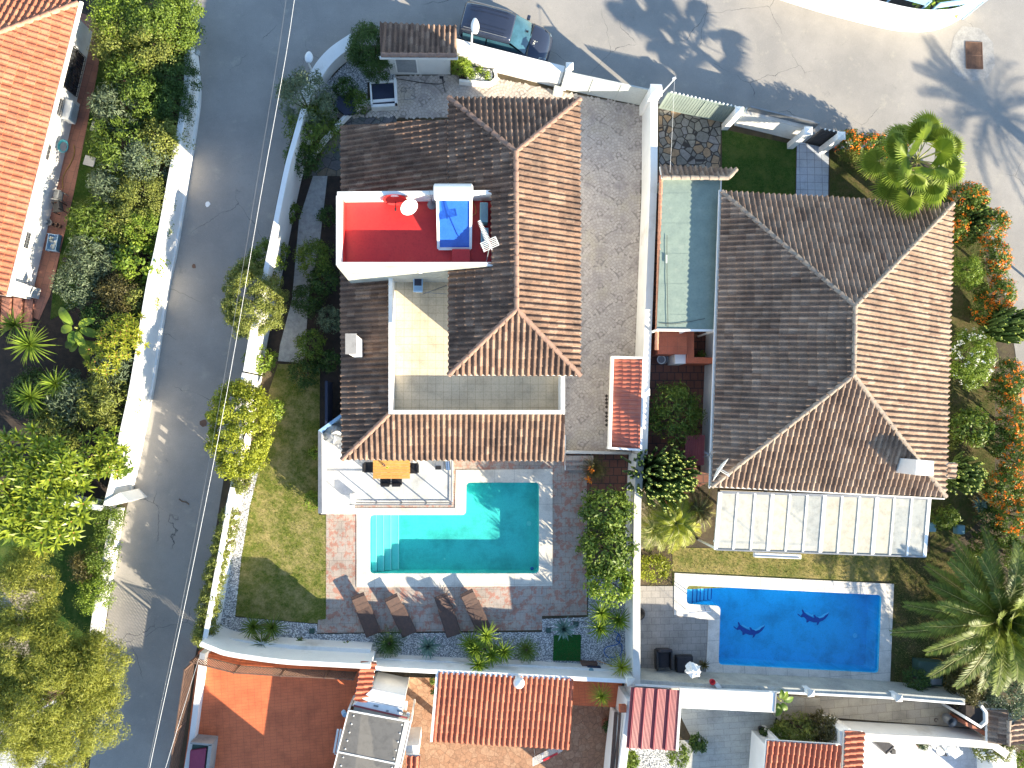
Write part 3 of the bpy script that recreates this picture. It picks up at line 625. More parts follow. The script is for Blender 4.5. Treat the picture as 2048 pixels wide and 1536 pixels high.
# cobbled driveway: fans of small setts, every sett its own face
drive = [(788, 152), (905, 150), (960, 150), (1000, 158), (1115, 182), (1285, 213), (1277, 560), (1270, 711), (1262, 906), (1100, 906), (1100, 235), (660, 235), (660, 206), (788, 206)]
sheet('driveway', drive, .012, 'grout')
def fan_cobbles(pts, z=.02, Rr=1.0, ring=1/7):
    P = px(pts, z); xs = [p[0] for p in P]; ys = [p[1] for p in P]; F = []; T = []
    sp = .62
    for j in range(int(min(ys)/sp)-3, int(max(ys)/sp)+3):
        for i in range(int(min(xs)/(2*Rr))-2, int(max(xs)/(2*Rr))+2):
            cx = i*2*Rr+(j % 2)*Rr; cy = j*sp
            k = 1
            while k*ring <= Rr*1.0+.02:
                r0 = (k-1)*ring+.006; r1 = k*ring-.006; n = max(3, int(PI*2*(r0+r1)/2/.17)); ph = random.random()
                for q in range(n):
                    a0 = 2*PI*(q+ph)/n; a1 = a0+2*PI/n*.92; am = (a0+a1)/2; rm = (r0+r1)/2; mx = cx+rm*math.cos(am); my = cy+rm*math.sin(am)
                    # drawn only where no fan of the next rows below covers it
                    if math.hypot(mx-(cx-Rr), my-(cy-sp)) < Rr or math.hypot(mx-(cx+Rr), my-(cy-sp)) < Rr: continue
                    if math.hypot(mx-cx, my-(cy-2*sp)) < Rr or my < cy-.3: continue
                    if not inpoly(mx, my, P): continue
                    jt = [random.uniform(-.006, .006) for _ in range(4)]; zz = z+random.uniform(0, .008)
                    F.append([(cx+(r0+jt[0])*math.cos(a0), cy+(r0+jt[0])*math.sin(a0), zz), (cx+(r1+jt[1])*math.cos(a0), cy+(r1+jt[1])*math.sin(a0), zz), (cx+(r1+jt[2])*math.cos(a1), cy+(r1+jt[2])*math.sin(a1), zz), (cx+(r0+jt[3])*math.cos(a1), cy+(r0+jt[3])*math.sin(a1), zz)][::-1]); T.append(random.random())
                k += 1
    o = arr_mesh('driveway_setts', np.array(F, dtype=np.float32), None, np.array(T), 'cobbles'); o['kind'] = 'structure'
fan_cobbles(drive)
mb = MB()
for v in (792, 799, 806, 814, 826, 833, 841, 850):
    p = at(1213, v, .032); mb.add([p+Vector(q) for q in ((.09, 0, 0), (0, .09, 0), (-.09, 0, 0), (0, -.09, 0))], [(0, 1, 2, 3)])
o = mb.build('driveway_inlay', 'mulch'); o['kind'] = 'structure'
# paved areas
sheet('flagstone_path', [(690, 250), (702, 232), (730, 216), (792, 212), (794, 245), (690, 262)], .018, 'flag2')
sheet('flagstone_path', [(618, 352), (640, 320), (650, 290), (700, 250), (700, 352)], .02, 'flag2')
sheet('gravel_path', [(626, 352), (655, 352), (640, 480), (618, 590), (608, 726), (556, 722), (560, 690), (584, 600), (598, 440)], .022, 'gravel_path')
sheet('flower_bed', [(595, 350), (700, 352), (700, 1030), (640, 1030), (560, 728), (508, 690), (560, 470), (575, 330)], .008, 'mulch')
LAWN1 = [(556, 728), (640, 728), (638, 1030), (655, 1030), (655, 1246), (620, 1246), (470, 1232), (482, 1120), (502, 1000), (516, 900), (532, 800)]
sheet('lawn', LAWN1, .02, 'grass')
PAT1 = [(652, 1238), (636, 1240), (634, 1266), (1084, 1260), (1084, 1232), (1174, 1230), (1174, 985), (1172, 905), (1128, 905), (1128, 880), (900, 880), (900, 1008), (652, 1008)]
sheet('pool_patio', PAT1, .03, 'patio', [hole1])
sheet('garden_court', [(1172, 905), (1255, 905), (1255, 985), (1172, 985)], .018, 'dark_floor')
sheet('flagstone_court', [(1318, 212), (1442, 240), (1440, 342), (1318, 342)], .02, 'flag')
LAWN2 = [(1444, 258), (1592, 290), (1590, 400), (1444, 400)]
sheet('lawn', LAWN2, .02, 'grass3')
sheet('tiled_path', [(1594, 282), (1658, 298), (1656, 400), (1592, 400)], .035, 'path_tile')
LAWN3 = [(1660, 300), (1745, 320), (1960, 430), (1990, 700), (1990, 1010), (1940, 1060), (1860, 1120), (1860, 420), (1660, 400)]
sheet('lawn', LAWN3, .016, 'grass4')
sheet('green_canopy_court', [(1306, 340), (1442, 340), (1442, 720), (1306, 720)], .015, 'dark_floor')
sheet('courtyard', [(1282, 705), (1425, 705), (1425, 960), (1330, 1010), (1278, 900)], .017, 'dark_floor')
sheet('garden_path', [(1276, 1000), (1290, 980), (1330, 1010), (1300, 1060), (1320, 1090), (1276, 1100)], .02, 'travertine')
LAWN4 = [(1345, 1095), (1500, 1098), (1860, 1118), (1990, 1100), (1990, 1400), (1780, 1388), (1790, 1160), (1345, 1180)]
sheet('lawn', LAWN4, .014, 'grass2', [])
sheet('lawn', [(1780, 1110), (1990, 1100), (1990, 1400), (1780, 1388)], .018, 'grass4')
sheet('pool_terrace', [(1264, 1172), (1350, 1172), (1350, 1230), (1420, 1240), (1416, 1350), (1264, 1345)], .03, 'patio_grey')
DRK = [(110, 380), (290, 300), (330, 420), (240, 1000), (160, 1010), (0, 900), (0, 640), (100, 600)]
sheet('garden_ground', [(150, -60), (372, -60), (372, 100), (360, 300), (330, 500), (275, 860), (225, 1000), (-200, 980), (-200, 640), (60, 640)], .006, 'mulch')
LAWN5 = [(207, 60), (240, 60), (240, 400), (180, 600), (100, 640), (105, 590), (120, 510), (148, 384), (195, 140)]
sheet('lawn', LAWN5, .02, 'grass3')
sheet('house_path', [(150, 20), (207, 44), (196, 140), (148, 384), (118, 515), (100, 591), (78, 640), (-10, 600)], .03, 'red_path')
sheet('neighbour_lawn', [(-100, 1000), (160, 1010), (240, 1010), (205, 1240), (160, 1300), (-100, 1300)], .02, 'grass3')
sheet('stone_terrace', [(-100, 1150), (110, 1150), (60, 1260), (60, 1340), (-100, 1340)], .03, 'travertine')
sheet('white_yard', [(-100, 1380), (120, 1400), (160, 1480), (170, 1700), (-100, 1700)], .03, 'white_floor')
mb = MB(); mb.prism([p[:2] for p in px([(1140, 1350), (1246, 1360), (1236, 1415), (1140, 1410)], .03)], SZ, .03); o = mb.build('orange_passage', 'orange_floor'); o['kind'] = 'structure'
sheet('gravel_garden', [(1235, 1480), (1400, 1480), (1395, 1600), (1232, 1600)], .02, 'gravel_bed')
sheet('stone_court', [(1345, 1400), (1556, 1410), (1545, 1470), (1525, 1700), (1300, 1700), (1390, 1490)], .028, 'travertine2')
sheet('garden_bed', [(1500, 1410), (1660, 1440), (1690, 1500), (1530, 1500)], .012, 'mulch')
sheet('raised_walk', [(1556, 1378), (1935, 1400), (1935, 1455), (1660, 1435), (1600, 1440), (1556, 1440)], .05, 'travertine')
sheet('white_terrace', [(1690, 1450), (1960, 1470), (2030, 1536), (2060, 1700), (1680, 1700)], .03, 'white_floor')
# white pebble beds
pebble_bed('pebbles', 'white pebbles strewn in the long strip west of the lawn', [(508, 930), (520, 930), (500, 1010), (482, 1120), (470, 1234), (440, 1262), (432, 1250), (444, 1160), (456, 1060), (470, 960)])
pebble_bed('pebbles', 'white pebbles in the bed along the south garden wall', [(440, 1240), (470, 1234), (620, 1247), (634, 1248), (634, 1268), (1084, 1264), (1084, 1238), (1176, 1234), (1176, 1150), (1260, 1150), (1256, 1345), (740, 1318), (740, 1300), (436, 1275)], dens=380)
pebble_bed('pebbles', 'white pebbles under the dark shrubs by the round corner wall', [(640, 180), (700, 118), (786, 100), (790, 160), (735, 165), (735, 212), (640, 240), (610, 290), (596, 250)])
pebble_bed('pebbles', 'pale pebbles in the small curved planter by the street lamp', [(930, 132), (985, 140), (985, 165), (935, 165)], .3, 500)
pebble_bed('pebbles', 'bluish pebbles below the maroon roof', [(1262, 1495), (1350, 1500), (1350, 1560), (1255, 1560)], dens=500)
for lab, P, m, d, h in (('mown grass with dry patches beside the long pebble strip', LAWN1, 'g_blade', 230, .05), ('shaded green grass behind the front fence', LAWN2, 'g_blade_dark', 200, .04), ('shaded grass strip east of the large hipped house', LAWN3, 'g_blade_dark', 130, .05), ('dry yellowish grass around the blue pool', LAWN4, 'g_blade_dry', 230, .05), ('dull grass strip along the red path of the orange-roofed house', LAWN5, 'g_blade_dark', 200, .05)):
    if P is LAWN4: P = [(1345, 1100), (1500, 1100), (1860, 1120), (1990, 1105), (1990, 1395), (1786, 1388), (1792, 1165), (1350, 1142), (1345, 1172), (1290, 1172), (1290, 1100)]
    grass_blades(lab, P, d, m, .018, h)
# drain cover, patch and bits on the roads
sheet('road_patch', [(1925, 52), (1960, 56), (1986, 85), (1990, 130), (1972, 160), (1930, 162), (1905, 145), (1900, 110), (1908, 72)], .018, 'pale_concrete')
dr = thing('drain_grate', 'rusty rectangular drain grate set in a pale concrete patch', 'drain', at(1948, 111, .02))
mb = MB()
x0, y0 = at(1931, 84, .02).xy; x1, y1 = at(1965, 138, .02).xy
for i in range(26): y = y0+(y1-y0)*(i+.5)/26; mb.box(((x0+x1)/2, y, .035), (abs(x1-x0)-.06, .028, .02))
for x in np.linspace(x0+.08, x1-.08, 9): mb.box((x, (y0+y1)/2, .036), (.014, abs(y1-y0)-.06, .022))
mb.build('grate', 'rust', dr); mb = MB()
for a, b in (((x0, y0), (x1, y0)), ((x1, y0), (x1, y1)), ((x1, y1), (x0, y1)), ((x0, y1), (x0, y0)), ((x0, (y0+y1)/2), (x1, (y0+y1)/2))): mb.bar((*a, .04), (*b, .04), .04, .03)
mb.build('frame', 'rust', dr)
mb = MB(); mb.prism([(x0, y0), (x1, y0), (x1, y1), (x0, y1)], .018, .022); mb.build('pit', 'mulch', dr)

# =============== SWIMMING POOLS ===============
def pool(name, label, inner, outer_px, basin, water, cop, depth, stepsz, loc):
    root = thing(name, label, 'pool', loc); inn = round_poly([(p.x, p.y) for p in inner], .22)
    mb = MB(); n = len(inn); b = 0
    mb.v = [(x, y, .055) for x, y in inn]+[(x, y, -depth) for x, y in inn]
    ar = sum(inn[i][0]*inn[(i+1) % n][1]-inn[(i+1) % n][0]*inn[i][1] for i in range(n))
    for i in range(n):
        j = (i+1) % n; f = (i, j, n+j, n+i); mb.f.append(f if ar < 0 else f[::-1])
    for t in tessellate_polygon([[Vector((x, y, 0)) for x, y in inn]]): mb.f.append(tuple(n+k for k in t))
    bs = mb.build('basin', basin, root)
    mb = MB(); out = [(p.x, p.y) for p in px(outer_px, zc)]
    loops = [[Vector((x, y, 0)) for x, y in out], [Vector((x, y, 0)) for x, y in inn]]; flat = loops[0]+loops[1]
    mb.add([(p.x, p.y, zc) for p in flat], [tuple(t) for t in tessellate_polygon(loops)])
    m = len(out); b = len(mb.v); mb.v += [(x, y, zc) for x, y in out]+[(x, y, .0) for x, y in out]
    for i in range(m): j = (i+1) % m; mb.f.append((b+i, b+j, b+m+j, b+m+i))
    mb.build('coping', cop, root)
    mb = MB(); mb.v = [(x, y, -.10) for x, y in inn]; mb.f = [tuple(t) for t in tessellate_polygon([[Vector((x, y, 0)) for x, y in inn]])]
    mb.build('water', water, root); return root, bs
p1, b1 = pool('swimming_pool', 'teal L-shaped swimming pool with pale coping and four steps at its west end', pool1, [(713, 1016), (910, 1016), (912, 940), (1105, 938), (1105, 1172), (713, 1175)], 'basin1', 'water1', 'pool_coping', .86, None, at(910, 1090))
for i, (a, b, z) in enumerate(((741, 752, -.24), (752.5, 766, -.42), (766.5, 780, -.60), (780.5, 795, -.74))):
    mb = MB(); q = px([(a, 1031), (b, 1031), (b, 1146), (a, 1146)], zc); mb.prism([(p.x, p.y) for p in q], -.85, z); mb.build('step', 'step1', p1)
    mb = MB(); q = px([(b-2.2, 1031), (b-.2, 1031), (b-.2, 1146), (b-2.2, 1146)], zc); mb.prism([(p.x, p.y) for p in q], z+.002, z+.012); mb.build('step_edge', 'white', p1)
for u, v in ((1058, 1047), (889, 1118)):
    mb = MB(); mb.lathe(at(u, v, -.85), [(.13 if u > 1000 else .05, 0), (.12 if u > 1000 else .04, .015), (.02, .016)]); mb.build('drain_ring', 'step1', p1)
mb = MB(); mb.lathe(at(1064, 1137, -.5), [(.09, 0), (.09, .02), (.05, .05), (.01, .052)]); tag(mb.build('chlorine_float', 'hose_blue'), 'small blue disc in the south-east corner of the teal pool', 'pool float')
p2, b2 = pool('swimming_pool', 'deep blue rectangular swimming pool with two leaping dolphins in mosaic on its floor', pool2, [(1349, 1146), (1788, 1168), (1780, 1370), (1412, 1350), (1417, 1240), (1348, 1230)], 'basin2', 'water2', 'pool_coping2', 1.15, None, at(1580, 1260))
for i, (a, b, z) in enumerate(((1375, 1391, -.26), (1391.5, 1402, -.42), (1402.5, 1411, -.6), (1411.5, 1421, -.76), (1421.5, 1431, -.92), (1431.5, 1440, -1.05))):
    mb = MB(); q = px([(a, 1173+(a-1375)*.04), (b, 1173+(b-1375)*.04), (b-2, 1208+(b-1375)*.04), (a-1.5, 1207+(a-1375)*.04)], zc); mb.prism([(p.x, p.y) for p in q], -1.14, z); mb.build('step', 'step2', p2)
    mb = MB(); q = px([(b-1.8, 1175), (b-.2, 1175), (b-2, 1209), (b-3.6, 1209)], zc); mb.prism([(p.x, p.y) for p in q], z+.002, z+.012); mb.build('step_edge', 'mosaic_dark', p2)
dol = [(0, .46), (.06, .40), (.10, .36), (.16, .47), (.13, .60), (.17, .62), (.22, .50), (.30, .42), (.40, .36), (.48, .32), (.53, .30), (.50, .42), (.55, .42), (.60, .33), (.70, .34), (.80, .44), (.90, .50), (1.0, .56), (.97, .42), (.90, .30), (.80, .20), (.70, .15), (.66, .05), (.60, .0), (.62, .12), (.50, .12), (.38, .17), (.33, .12), (.28, .10), (.28, .22), (.20, .32), (.12, .30), (.0, .40)]
dol2 = [(.24, .50), (.32, .44), (.42, .38), (.50, .37), (.49, .44), (.44, .42), (.36, .48), (.29, .52)]; dol3 = [(.62, .35), (.72, .36), (.82, .46), (1.0, .56), (.96, .48), (.88, .42), (.82, .34), (.70, .29)]
for (u, v) in ((1485, 1266), (1617, 1240)):
    z = -1.138; sh = lambda P, zz: [tuple(at(u+a*65, v-(b-.56)*58*.9-6+a*2, zc)[:2]) for a, b in P]
    for P, m, zz in ((dol, 'mosaic_dark', z), (dol2, 'mosaic_pale', z+.004), (dol3, 'mosaic_pale', z+.004)):
        mb = MB(); q = sh(P, zz); mb.add([(x, y, zz) for x, y in q], [tuple(t) for t in tessellate_polygon([[Vector((x, y, 0)) for x, y in q]])])
        if m == 'mosaic_dark': dd = mb.build('dolphin_mosaic', m, p2)
        else: mb.build('pale_back', m, dd)
mb = MB(); mb.lathe(at(1710, 1271, -1.14), [(.13, 0), (.12, .015), (.02, .016)]); mb.build('drain_ring', 'mosaic_pale', p2)
mb = MB(); q = grow(round_poly([(p.x, p.y) for p in pool2], .22), -.0)

# =============== HOUSE WITH THE RED ROOF TERRACE ===============
def body(root, pts, z, z0, z1, mat='stucco', name='wall', bevel=0):
    mb = MB(); mb.prism([(p.x, p.y) for p in px(pts, z)], z0, z1); return mb.build(name, mat, root, bevel)
h1 = thing('house', 'white L-shaped house with brown tiled roofs, a beige roof terrace and a red-painted flat roof', 'house', at(920, 560))
body(h1, [(700, 262), (893, 250), (893, 540), (700, 540)], 3.6, 0, 3.55)
body(h1, [(704, 545), (1118, 545), (1118, 893), (704, 893)], 2.7, 0, 2.62)
body(h1, [(915, 212), (1142, 212), (1142, 668), (915, 668)], 5.75, 0, 5.67)
ze, zr = 5.75, 7.05
zx = lambda u: ze+(zr-ze)*(u-897)/136
A, B, C2, D = at(897, 195, ze), at(1160, 198, ze), at(1161, 751, ze), at(897, 750, ze); RN, RS = at(1032, 303, zr), at(1033, 618, zr)
roof_faces(h1, [[B, A, RN], [C2, B, RN, RS], [D, C2, RS], (D, A, [A, at(897, 386, ze), at(1032.4, 386, zr), RN]), (D, A, [at(984, 386, zx(984)), at(984, 527, zx(984)), at(1033, 527, zr), at(1032.4, 386, zr)]),
     (D, A, [at(897, 527, ze), D, RS, at(1033, 527, zr)])], 'tile1', [(A, RN), (B, RN), (RN, RS), (C2, RS), (D, RS)], 'ridge1')
roof_faces(h1, [[at(682, 400, 3.65), at(682, 253, 3.65), at(897, 238, 5.72), at(897, 400, 5.72)]], 'tile1')
ze2, zt2 = 2.7, 3.64
roof_faces(h1, [[at(684, 919, ze2), at(681, 540, ze2), at(778, 540, zt2), at(778, 828, zt2)], [at(684, 919, ze2), at(1129, 922, ze2), at(1129, 828, zt2), at(778, 828, zt2)]], 'tile1', [(at(684, 919, ze2), at(778, 828, zt2))], 'ridge1')
# beige terrace with parapets, porch under the upper roof
body(h1, [(779, 545), (1128, 545), (1128, 826), (779, 826)], 3.2, 2.64, 3.2, 'beige_tile', 'terrace_floor')
zp = 4.15
for pts in ([(777, 552), (785, 552), (785, 828), (777, 828)], [(785, 820), (1122, 820), (1122, 828), (785, 828)], [(1122, 752), (1130, 752), (1130, 828), (1122, 828)]): body(h1, pts, zp, 2.9, zp, 'white', 'parapet', .01)
for u in (1130,): body(h1, [(u, 722), (u+13, 722), (u+13, 735), (u, 735)], 5.75, 3.2, 5.65, 'white', 'porch_column')
body(h1, [(979, 674), (1079, 674), (1079, 677), (979, 677)], 4.5, 3.2, 4.5, 'darkglass', 'terrace_door')
# red flat roof with parapet
zf, zq = 5.7, 6.62
body(h1, [(676, 386), (985, 386), (985, 524), (676, 524)], zf, 3.6, zf, 'red', 'flat_roof')
for pts in ([(674, 383), (988, 380), (988, 388), (682, 391), (674, 391)], [(672, 391), (682, 391), (681, 525), (672, 530)], [(681, 524), (989, 524), (989, 531.5), (673, 531.5)]): body(h1, pts, zq, zf-.6, zq, 'white', 'parapet', .01)
body(h1, [(674, 530), (905, 530), (905, 533), (674, 533)], zq, 3.0, zq-.03, 'greystone', 'rendered_wall')
body(h1, [(905, 530), (985, 530), (985, 533), (905, 533)], zq, 5.0, zq-.03, 'greystone', 'rendered_wall')
for pts in ([(684, 392), (984, 389), (984, 393), (684, 396)], [(683, 392), (687, 392), (686, 523), (683, 523)]): body(h1, pts, zf+.45, zf, zf+.4, 'red', 'red_upstand')
body(h1, [(904, 498), (940, 498), (940, 524), (904, 524)], zf+.35, zf, zf+.35, 'red', 'roof_hatch', .01)
ch = body(h1, [(693, 669), (712, 669), (712, 706), (693, 706)], 5.3, 2.9, 5.3, 'white', 'chimney', .01)
mb = MB(); q = px([(690.5, 667), (713, 667), (713, 708), (690.5, 708)], 5.4); mb.prism([(p.x, p.y) for p in q], 5.32, 5.40); mb.build('chimney_cap', 'concrete', ch)
for u in (950, 1030, 1090): body(h1, [(u-16, 893.5), (u+16, 893.5), (u+16, 896), (u-16, 896)], 2.2, .1, 2.2, 'darkglass', 'patio_door')
mb = MB(); g = at(841, 541, 5.6); mb.box((g.x, g.y-.06, 5.6), (.14, .1, .14)); mb.build('wall_vent', 'white', h1)

# solar heater
t = thing('solar_water_heater', 'white solar water tank above a blue panel on the red roof', 'solar heater', at(910, 440, zf))
a0, a1 = at(877, 497, 5.8), at(941, 497, 5.8); t0, t1 = at(875, 398, 6.8), at(942, 398, 6.8)
mb = MB(); mb.quad(a0, a1, t1, t0); n = (a1-a0).cross(t0-a0).normalized(); mb.quad(a0-n*.08, t0-n*.08, t1-n*.08, a1-n*.08); mb.build('panel', 'solar', t)
mb = MB()
for a, b in ((a0, a1), (a1, t1), (t1, t0), (t0, a0)): mb.bar(a, b, .11, .12, n)
mb.build('frame', 'offwhite', t)
mb = MB(); c0, c1 = at(867, 384, 7.05), at(946, 384, 7.05); mb.tube([c0+Vector((-.0, 0, 0)), c0+Vector((.05, 0, 0)), c1-Vector((.05, 0, 0)), c1], [.24, .33, .33, .24], 24); mb.build('tank', 'offwhite', t, smooth=False)
mb = MB()
for c in (c0, c1): mb.bar((c.x*.94+c0.x*.03+c1.x*.03, c.y-.1, zf), (c.x*.94+c0.x*.03+c1.x*.03, c.y, 6.0), .05); mb.bar((c.x*.94+c0.x*.03+c1.x*.03, c.y+.25, zf), (c.x*.94+c0.x*.03+c1.x*.03, c.y, 6.0), .05)
mb.build('stand', 'greymetal', t)
def dish(u, v, z, zb, r, face, label, mat, arm=True, baseuv=None):
    c = at(u, v, z); b = at(*(baseuv or (u, v)), zb); t = thing('satellite_dish', label, 'satellite dish', b); fx = Vector(face).normalized()
    mb = MB(); mb.lathe(c, [(.001, 0), (r*.35, .015), (r*.7, .06), (r, .13), (r*1.01, .14), (r*.7, .072), (r*.35, .028)], 28, fx); mb.build('dish', mat, t)
    e = c+fx*r*1.0+Vector((0, 0, -r*.35)); mb = MB(); mb.bar(c+Vector((0, 0, -r*.7))+fx*.1, e, .03); mb.bar(e-fx*.06, e+fx*.06, .07); mb.build('feed_arm', mat if mat == 'offwhite' else 'darkmetal', t)
    mb = MB(); mb.tube([b, Vector((b.x, b.y, z-.1)), c-fx*.03], .03, 8); mb.build('mast', 'greymetal', t); return t
dish(816, 411, 6.5, zf, .37, (.45, -.75, .62), 'white oval satellite dish tilted towards the south-east on the red roof', 'offwhite')
dish(790, 394, 6.3, zf, .5, (.03, -.985, .16), 'red satellite dish seen edge-on beside the north parapet of the red roof', 'red')
def ac_unit(u0, v0, u1, v1, z0, h, label, mat='teal', rz=0):
    c = at((u0+u1)/2, (v0+v1)/2, z0+h); k = (H-z0-h)/F; t = thing('air_conditioner', label, 'air conditioner', (c.x, c.y, z0))
    mb = MB(); mb.box((c.x, c.y, z0+h/2), ((u1-u0)*k, (v1-v0)*k, h), rz); mb.build('casing', mat, t, .015)
    mb = MB(); Q = Matrix.Rotation(rz, 3, 'Z')
    for i in range(7): p = Q@Vector(((i-3)*(u1-u0)*k/8.5, 0, 0)); mb.box((c.x+p.x, c.y+p.y, z0+h+.006), (.012, (v1-v0)*k*.9, .012), rz)
    mb.build('grille', 'greymetal', t); return t
ac_unit(960, 404, 976, 444, zf+.1, .6, 'long teal air conditioner at the east end of the red roof, next to the hose')
ac_unit(962, 455, 977, 490, zf+.1, .6, 'shorter teal air conditioner under the antenna')
t = thing('television_antenna', 'white rake-like television antenna on a short mast above the brown tiles', 'antenna', at(973, 522, 6.2))
pt = at(980, 488, 7.3); mb = MB(); mb.tube([at(973, 522, 6.1), at(975, 512, 6.7), pt], .02, 6); mb.build('mast', 'greymetal', t)
mb = MB(); a, b = at(958, 441, 7.6), at(984, 500, 7.3); mb.bar(a, b, .03); d = (b-a).normalized(); s_ = d.cross(Vector((0, 0, 1))).normalized()
for i in range(15): p = a.lerp(b, .02+.05*i); mb.bar(p-s_*(.07+.004*i), p+s_*(.07+.004*i), .018)
mb.build('boom', 'offwhite', t); mb = MB(); c = a.lerp(b, .80)
for o_ in (-.17, -.10, -.03, .04, .11, .18): mb.bar(c+d*o_-s_*.34, c+d*o_+s_*.34, .022)
for o_ in (-.34, -.02, .30): mb.bar(c+s_*o_-d*.18, c+s_*o_+d*.19, .03)
mb.build('reflector', 'offwhite', t)
t = thing('small_antenna', 'grey wire antenna between the dishes and the solar panel', 'antenna', at(864, 408, zf))
mb = MB(); q = at(864, 410, zf); mb.tube([q, (q.x, q.y, 6.8)], .018, 6); mb.lathe((q.x, q.y, zf), [(.2, 0), (.2, .04), (.05, .06)], 12)
for i in range(7): a = i*.9; mb.bar((q.x, q.y, 6.7), (q.x+.3*math.cos(a), q.y+.3*math.sin(a), 6.8), .012)
mb.build('aerial', 'greymetal', t)
mb = MB(); mb.tube(smooth_line([tuple(at(u, v, zf+.04)) for u, v in ((936, 420), (942, 430), (952, 426), (950, 412), (946, 402), (955, 399), (970, 402))]), .015, 6); tag(mb.build('hose', 'ochre_h' if 0 else 'hose_yellow'), 'thin pale hose looped on the red roof beside the air conditioner', 'hose')
mb = MB(); mb.tube(smooth_line([tuple(at(u, v, zf+.05)) for u, v in ((938, 425), (941, 440), (940, 458), (942, 470), (938, 482))]), .02, 6); tag(mb.build('cable', 'black'), 'black cable lying along the east side of the solar panel', 'cable')
mb = MB(); mb.bar(at(893, 571, 3.25), at(846, 588, 4.0), .035); mb.bar(at(893, 588, 3.9), at(850, 585, 3.9), .03); tag(mb.build('drying_pole', 'greymetal'), 'slanting drying pole on the beige terrace under the eaves', 'pole')
t = thing('laundry_sink', 'pale blue laundry sink standing on the beige terrace', 'sink', at(836, 570, 3.2))
mb = MB(); q = at(836, 570, 4.0); mb.box((q.x, q.y, 3.95), (.42, .62, .10)); mb.build('rim', 'blueplastic', t, .02)
mb = MB(); mb.box((q.x, q.y+.12, 4.004), (.32, .3, .012)); mb.build('bowl', 'navy', t); mb = MB(); mb.box((q.x, q.y, 3.55), (.3, .4, .72)); mb.build('pedestal', 'offwhite', t)
mb = MB()
for i in range(7): mb.box((q.x, q.y-.1-.022*i, 4.008), (.3, .009, .012))
mb.build('washboard', 'blueplastic', t)
mb = MB(); q = at(809, 558, 3.3); mb.box((q.x, q.y, 3.3), (.26, .16, .2)); tag(mb.build('meter_box', 'greymetal'), 'little grey box at the foot of the red terrace wall', 'box')

# white porch with railing, west of the teal pool
PZ = .5
pr = thing('porch', 'pale raised porch with steps beside the teal pool', 'porch', at(770, 950, PZ))
body(pr, [(642, 862), (690, 828), (906, 880), (906, 1004), (708, 1004), (708, 990), (642, 990)], PZ, 0, PZ, 'grey_floor', 'floor')
body(pr, [(642, 990), (708, 990), (708, 1003), (642, 1003)], .34, 0, .33, 'white', 'step'); body(pr, [(642, 1003), (708, 1003), (708, 1016), (642, 1016)], .18, 0, .17, 'white', 'step'); body(pr, [(642, 1016), (714, 1016), (714, 1028), (642, 1028)], .06, 0, .07, 'white', 'step')
body(pr, [(700, 988), (709, 988), (709, 1006), (700, 1006)], .9, .3, .9, 'white', 'newel')
wl = thing('side_wall', 'low white wall with a grey metal top beside the porch', 'wall', at(642, 940)); body(wl, [(637, 862), (646, 866), (646, 1026), (637, 1026)], 1.4, 0, 1.38, 'white', 'wall_body'); body(wl, [(636, 861), (643, 865), (644, 1027), (636, 1027)], 1.45, 1.385, 1.43, 'greymetal', 'metal_top')
body(wl, [(636, 861), (684, 826), (684, 832), (643, 866)], 1.45, 0, 1.42, 'blueplastic', 'slanting_wall')
body(wl, [(650, 762), (655, 762), (655, 860), (650, 860)], 1.4, 0, 1.4, 'navy', 'lower_wall')
rl = thing('glass_railing', 'steel and glass railing around the porch above the pool', 'railing', at(905, 1010, PZ)); RZ = PZ+.95
rp = [(705, 1005), (903, 1005), (904, 905)]
mb = MB(); P3 = [at(u, v, PZ+.0) for u, v in rp]
for a, b in zip(P3, P3[1:]):
    mb.bar(Vector((a.x, a.y, RZ)), Vector((b.x, b.y, RZ)), .05, .04); mb.bar(Vector((a.x, a.y, PZ+.08)), Vector((b.x, b.y, PZ+.08)), .03)
mb.build('rail', 'greymetal', rl)
for a, b, n in ((P3[0], P3[1], 4), (P3[1], P3[2], 2)):
    for i in range(n+1):
        p = a.lerp(b, i/n); mb = MB(); mb.bar((p.x, p.y, PZ), (p.x, p.y, RZ), .045); mb.build('post', 'greymetal', rl)
        if i < n: q = a.lerp(b, (i+1)/n); mb = MB(); mb.quad((p.x, p.y, PZ+.12), (q.x, q.y, PZ+.12), (q.x, q.y, RZ-.06), (p.x, p.y, RZ-.06)); mb.build('pane', 'glass', rl)
# pergola posts that throw the long shadows, west part
# =============== THE LARGE HIPPED HOUSE ===============
h2 = thing('house', 'large white house with a pale weathered hipped roof beside the blue pool', 'house', at(1665, 690))
z3, z4 = 3.0, 5.4
a, b, c, d = at(1443, 383, z3), at(1906, 407, z3), at(1891, 993, z3), at(1423, 973, z3); r1, r2 = at(1710, 612, z4), at(1707, 750, z4)
body(h2, [(1463, 405), (1887, 428), (1872, 972), (1443, 953)], z3, 0, 2.92)
roof_faces(h2, [[b, a, r1], [c, b, r1, r2], [d, c, r2], [a, d, r2, r1]], 'tile2', [(a, r1), (b, r1), (r1, r2), (c, r2), (d, r2)], 'ridge2', pw=.262, amp=.085)
chm = body(h2, [(1833, 919), (1868, 922), (1867, 952), (1831, 950)], 5.0, 3.0, 5.0, 'white', 'chimney', .01)
mb = MB()
for p, q in ((a, d), (d, c)): mb.bar(p+(p-q).normalized()*-.0+Vector((0, 0, -.09))+(p-c).normalized()*.12, q+Vector((0, 0, -.09))+(q-b).normalized()*.12, .06, .09)
mb.build('gutter', 'offwhite', h2)
roof_faces(h2, [[at(1913, 926, 2.6), at(1912, 958, 2.6), at(1893, 957, 2.75), at(1894, 925, 2.75)]], 'tile2', name='side_roof', amp=.05)
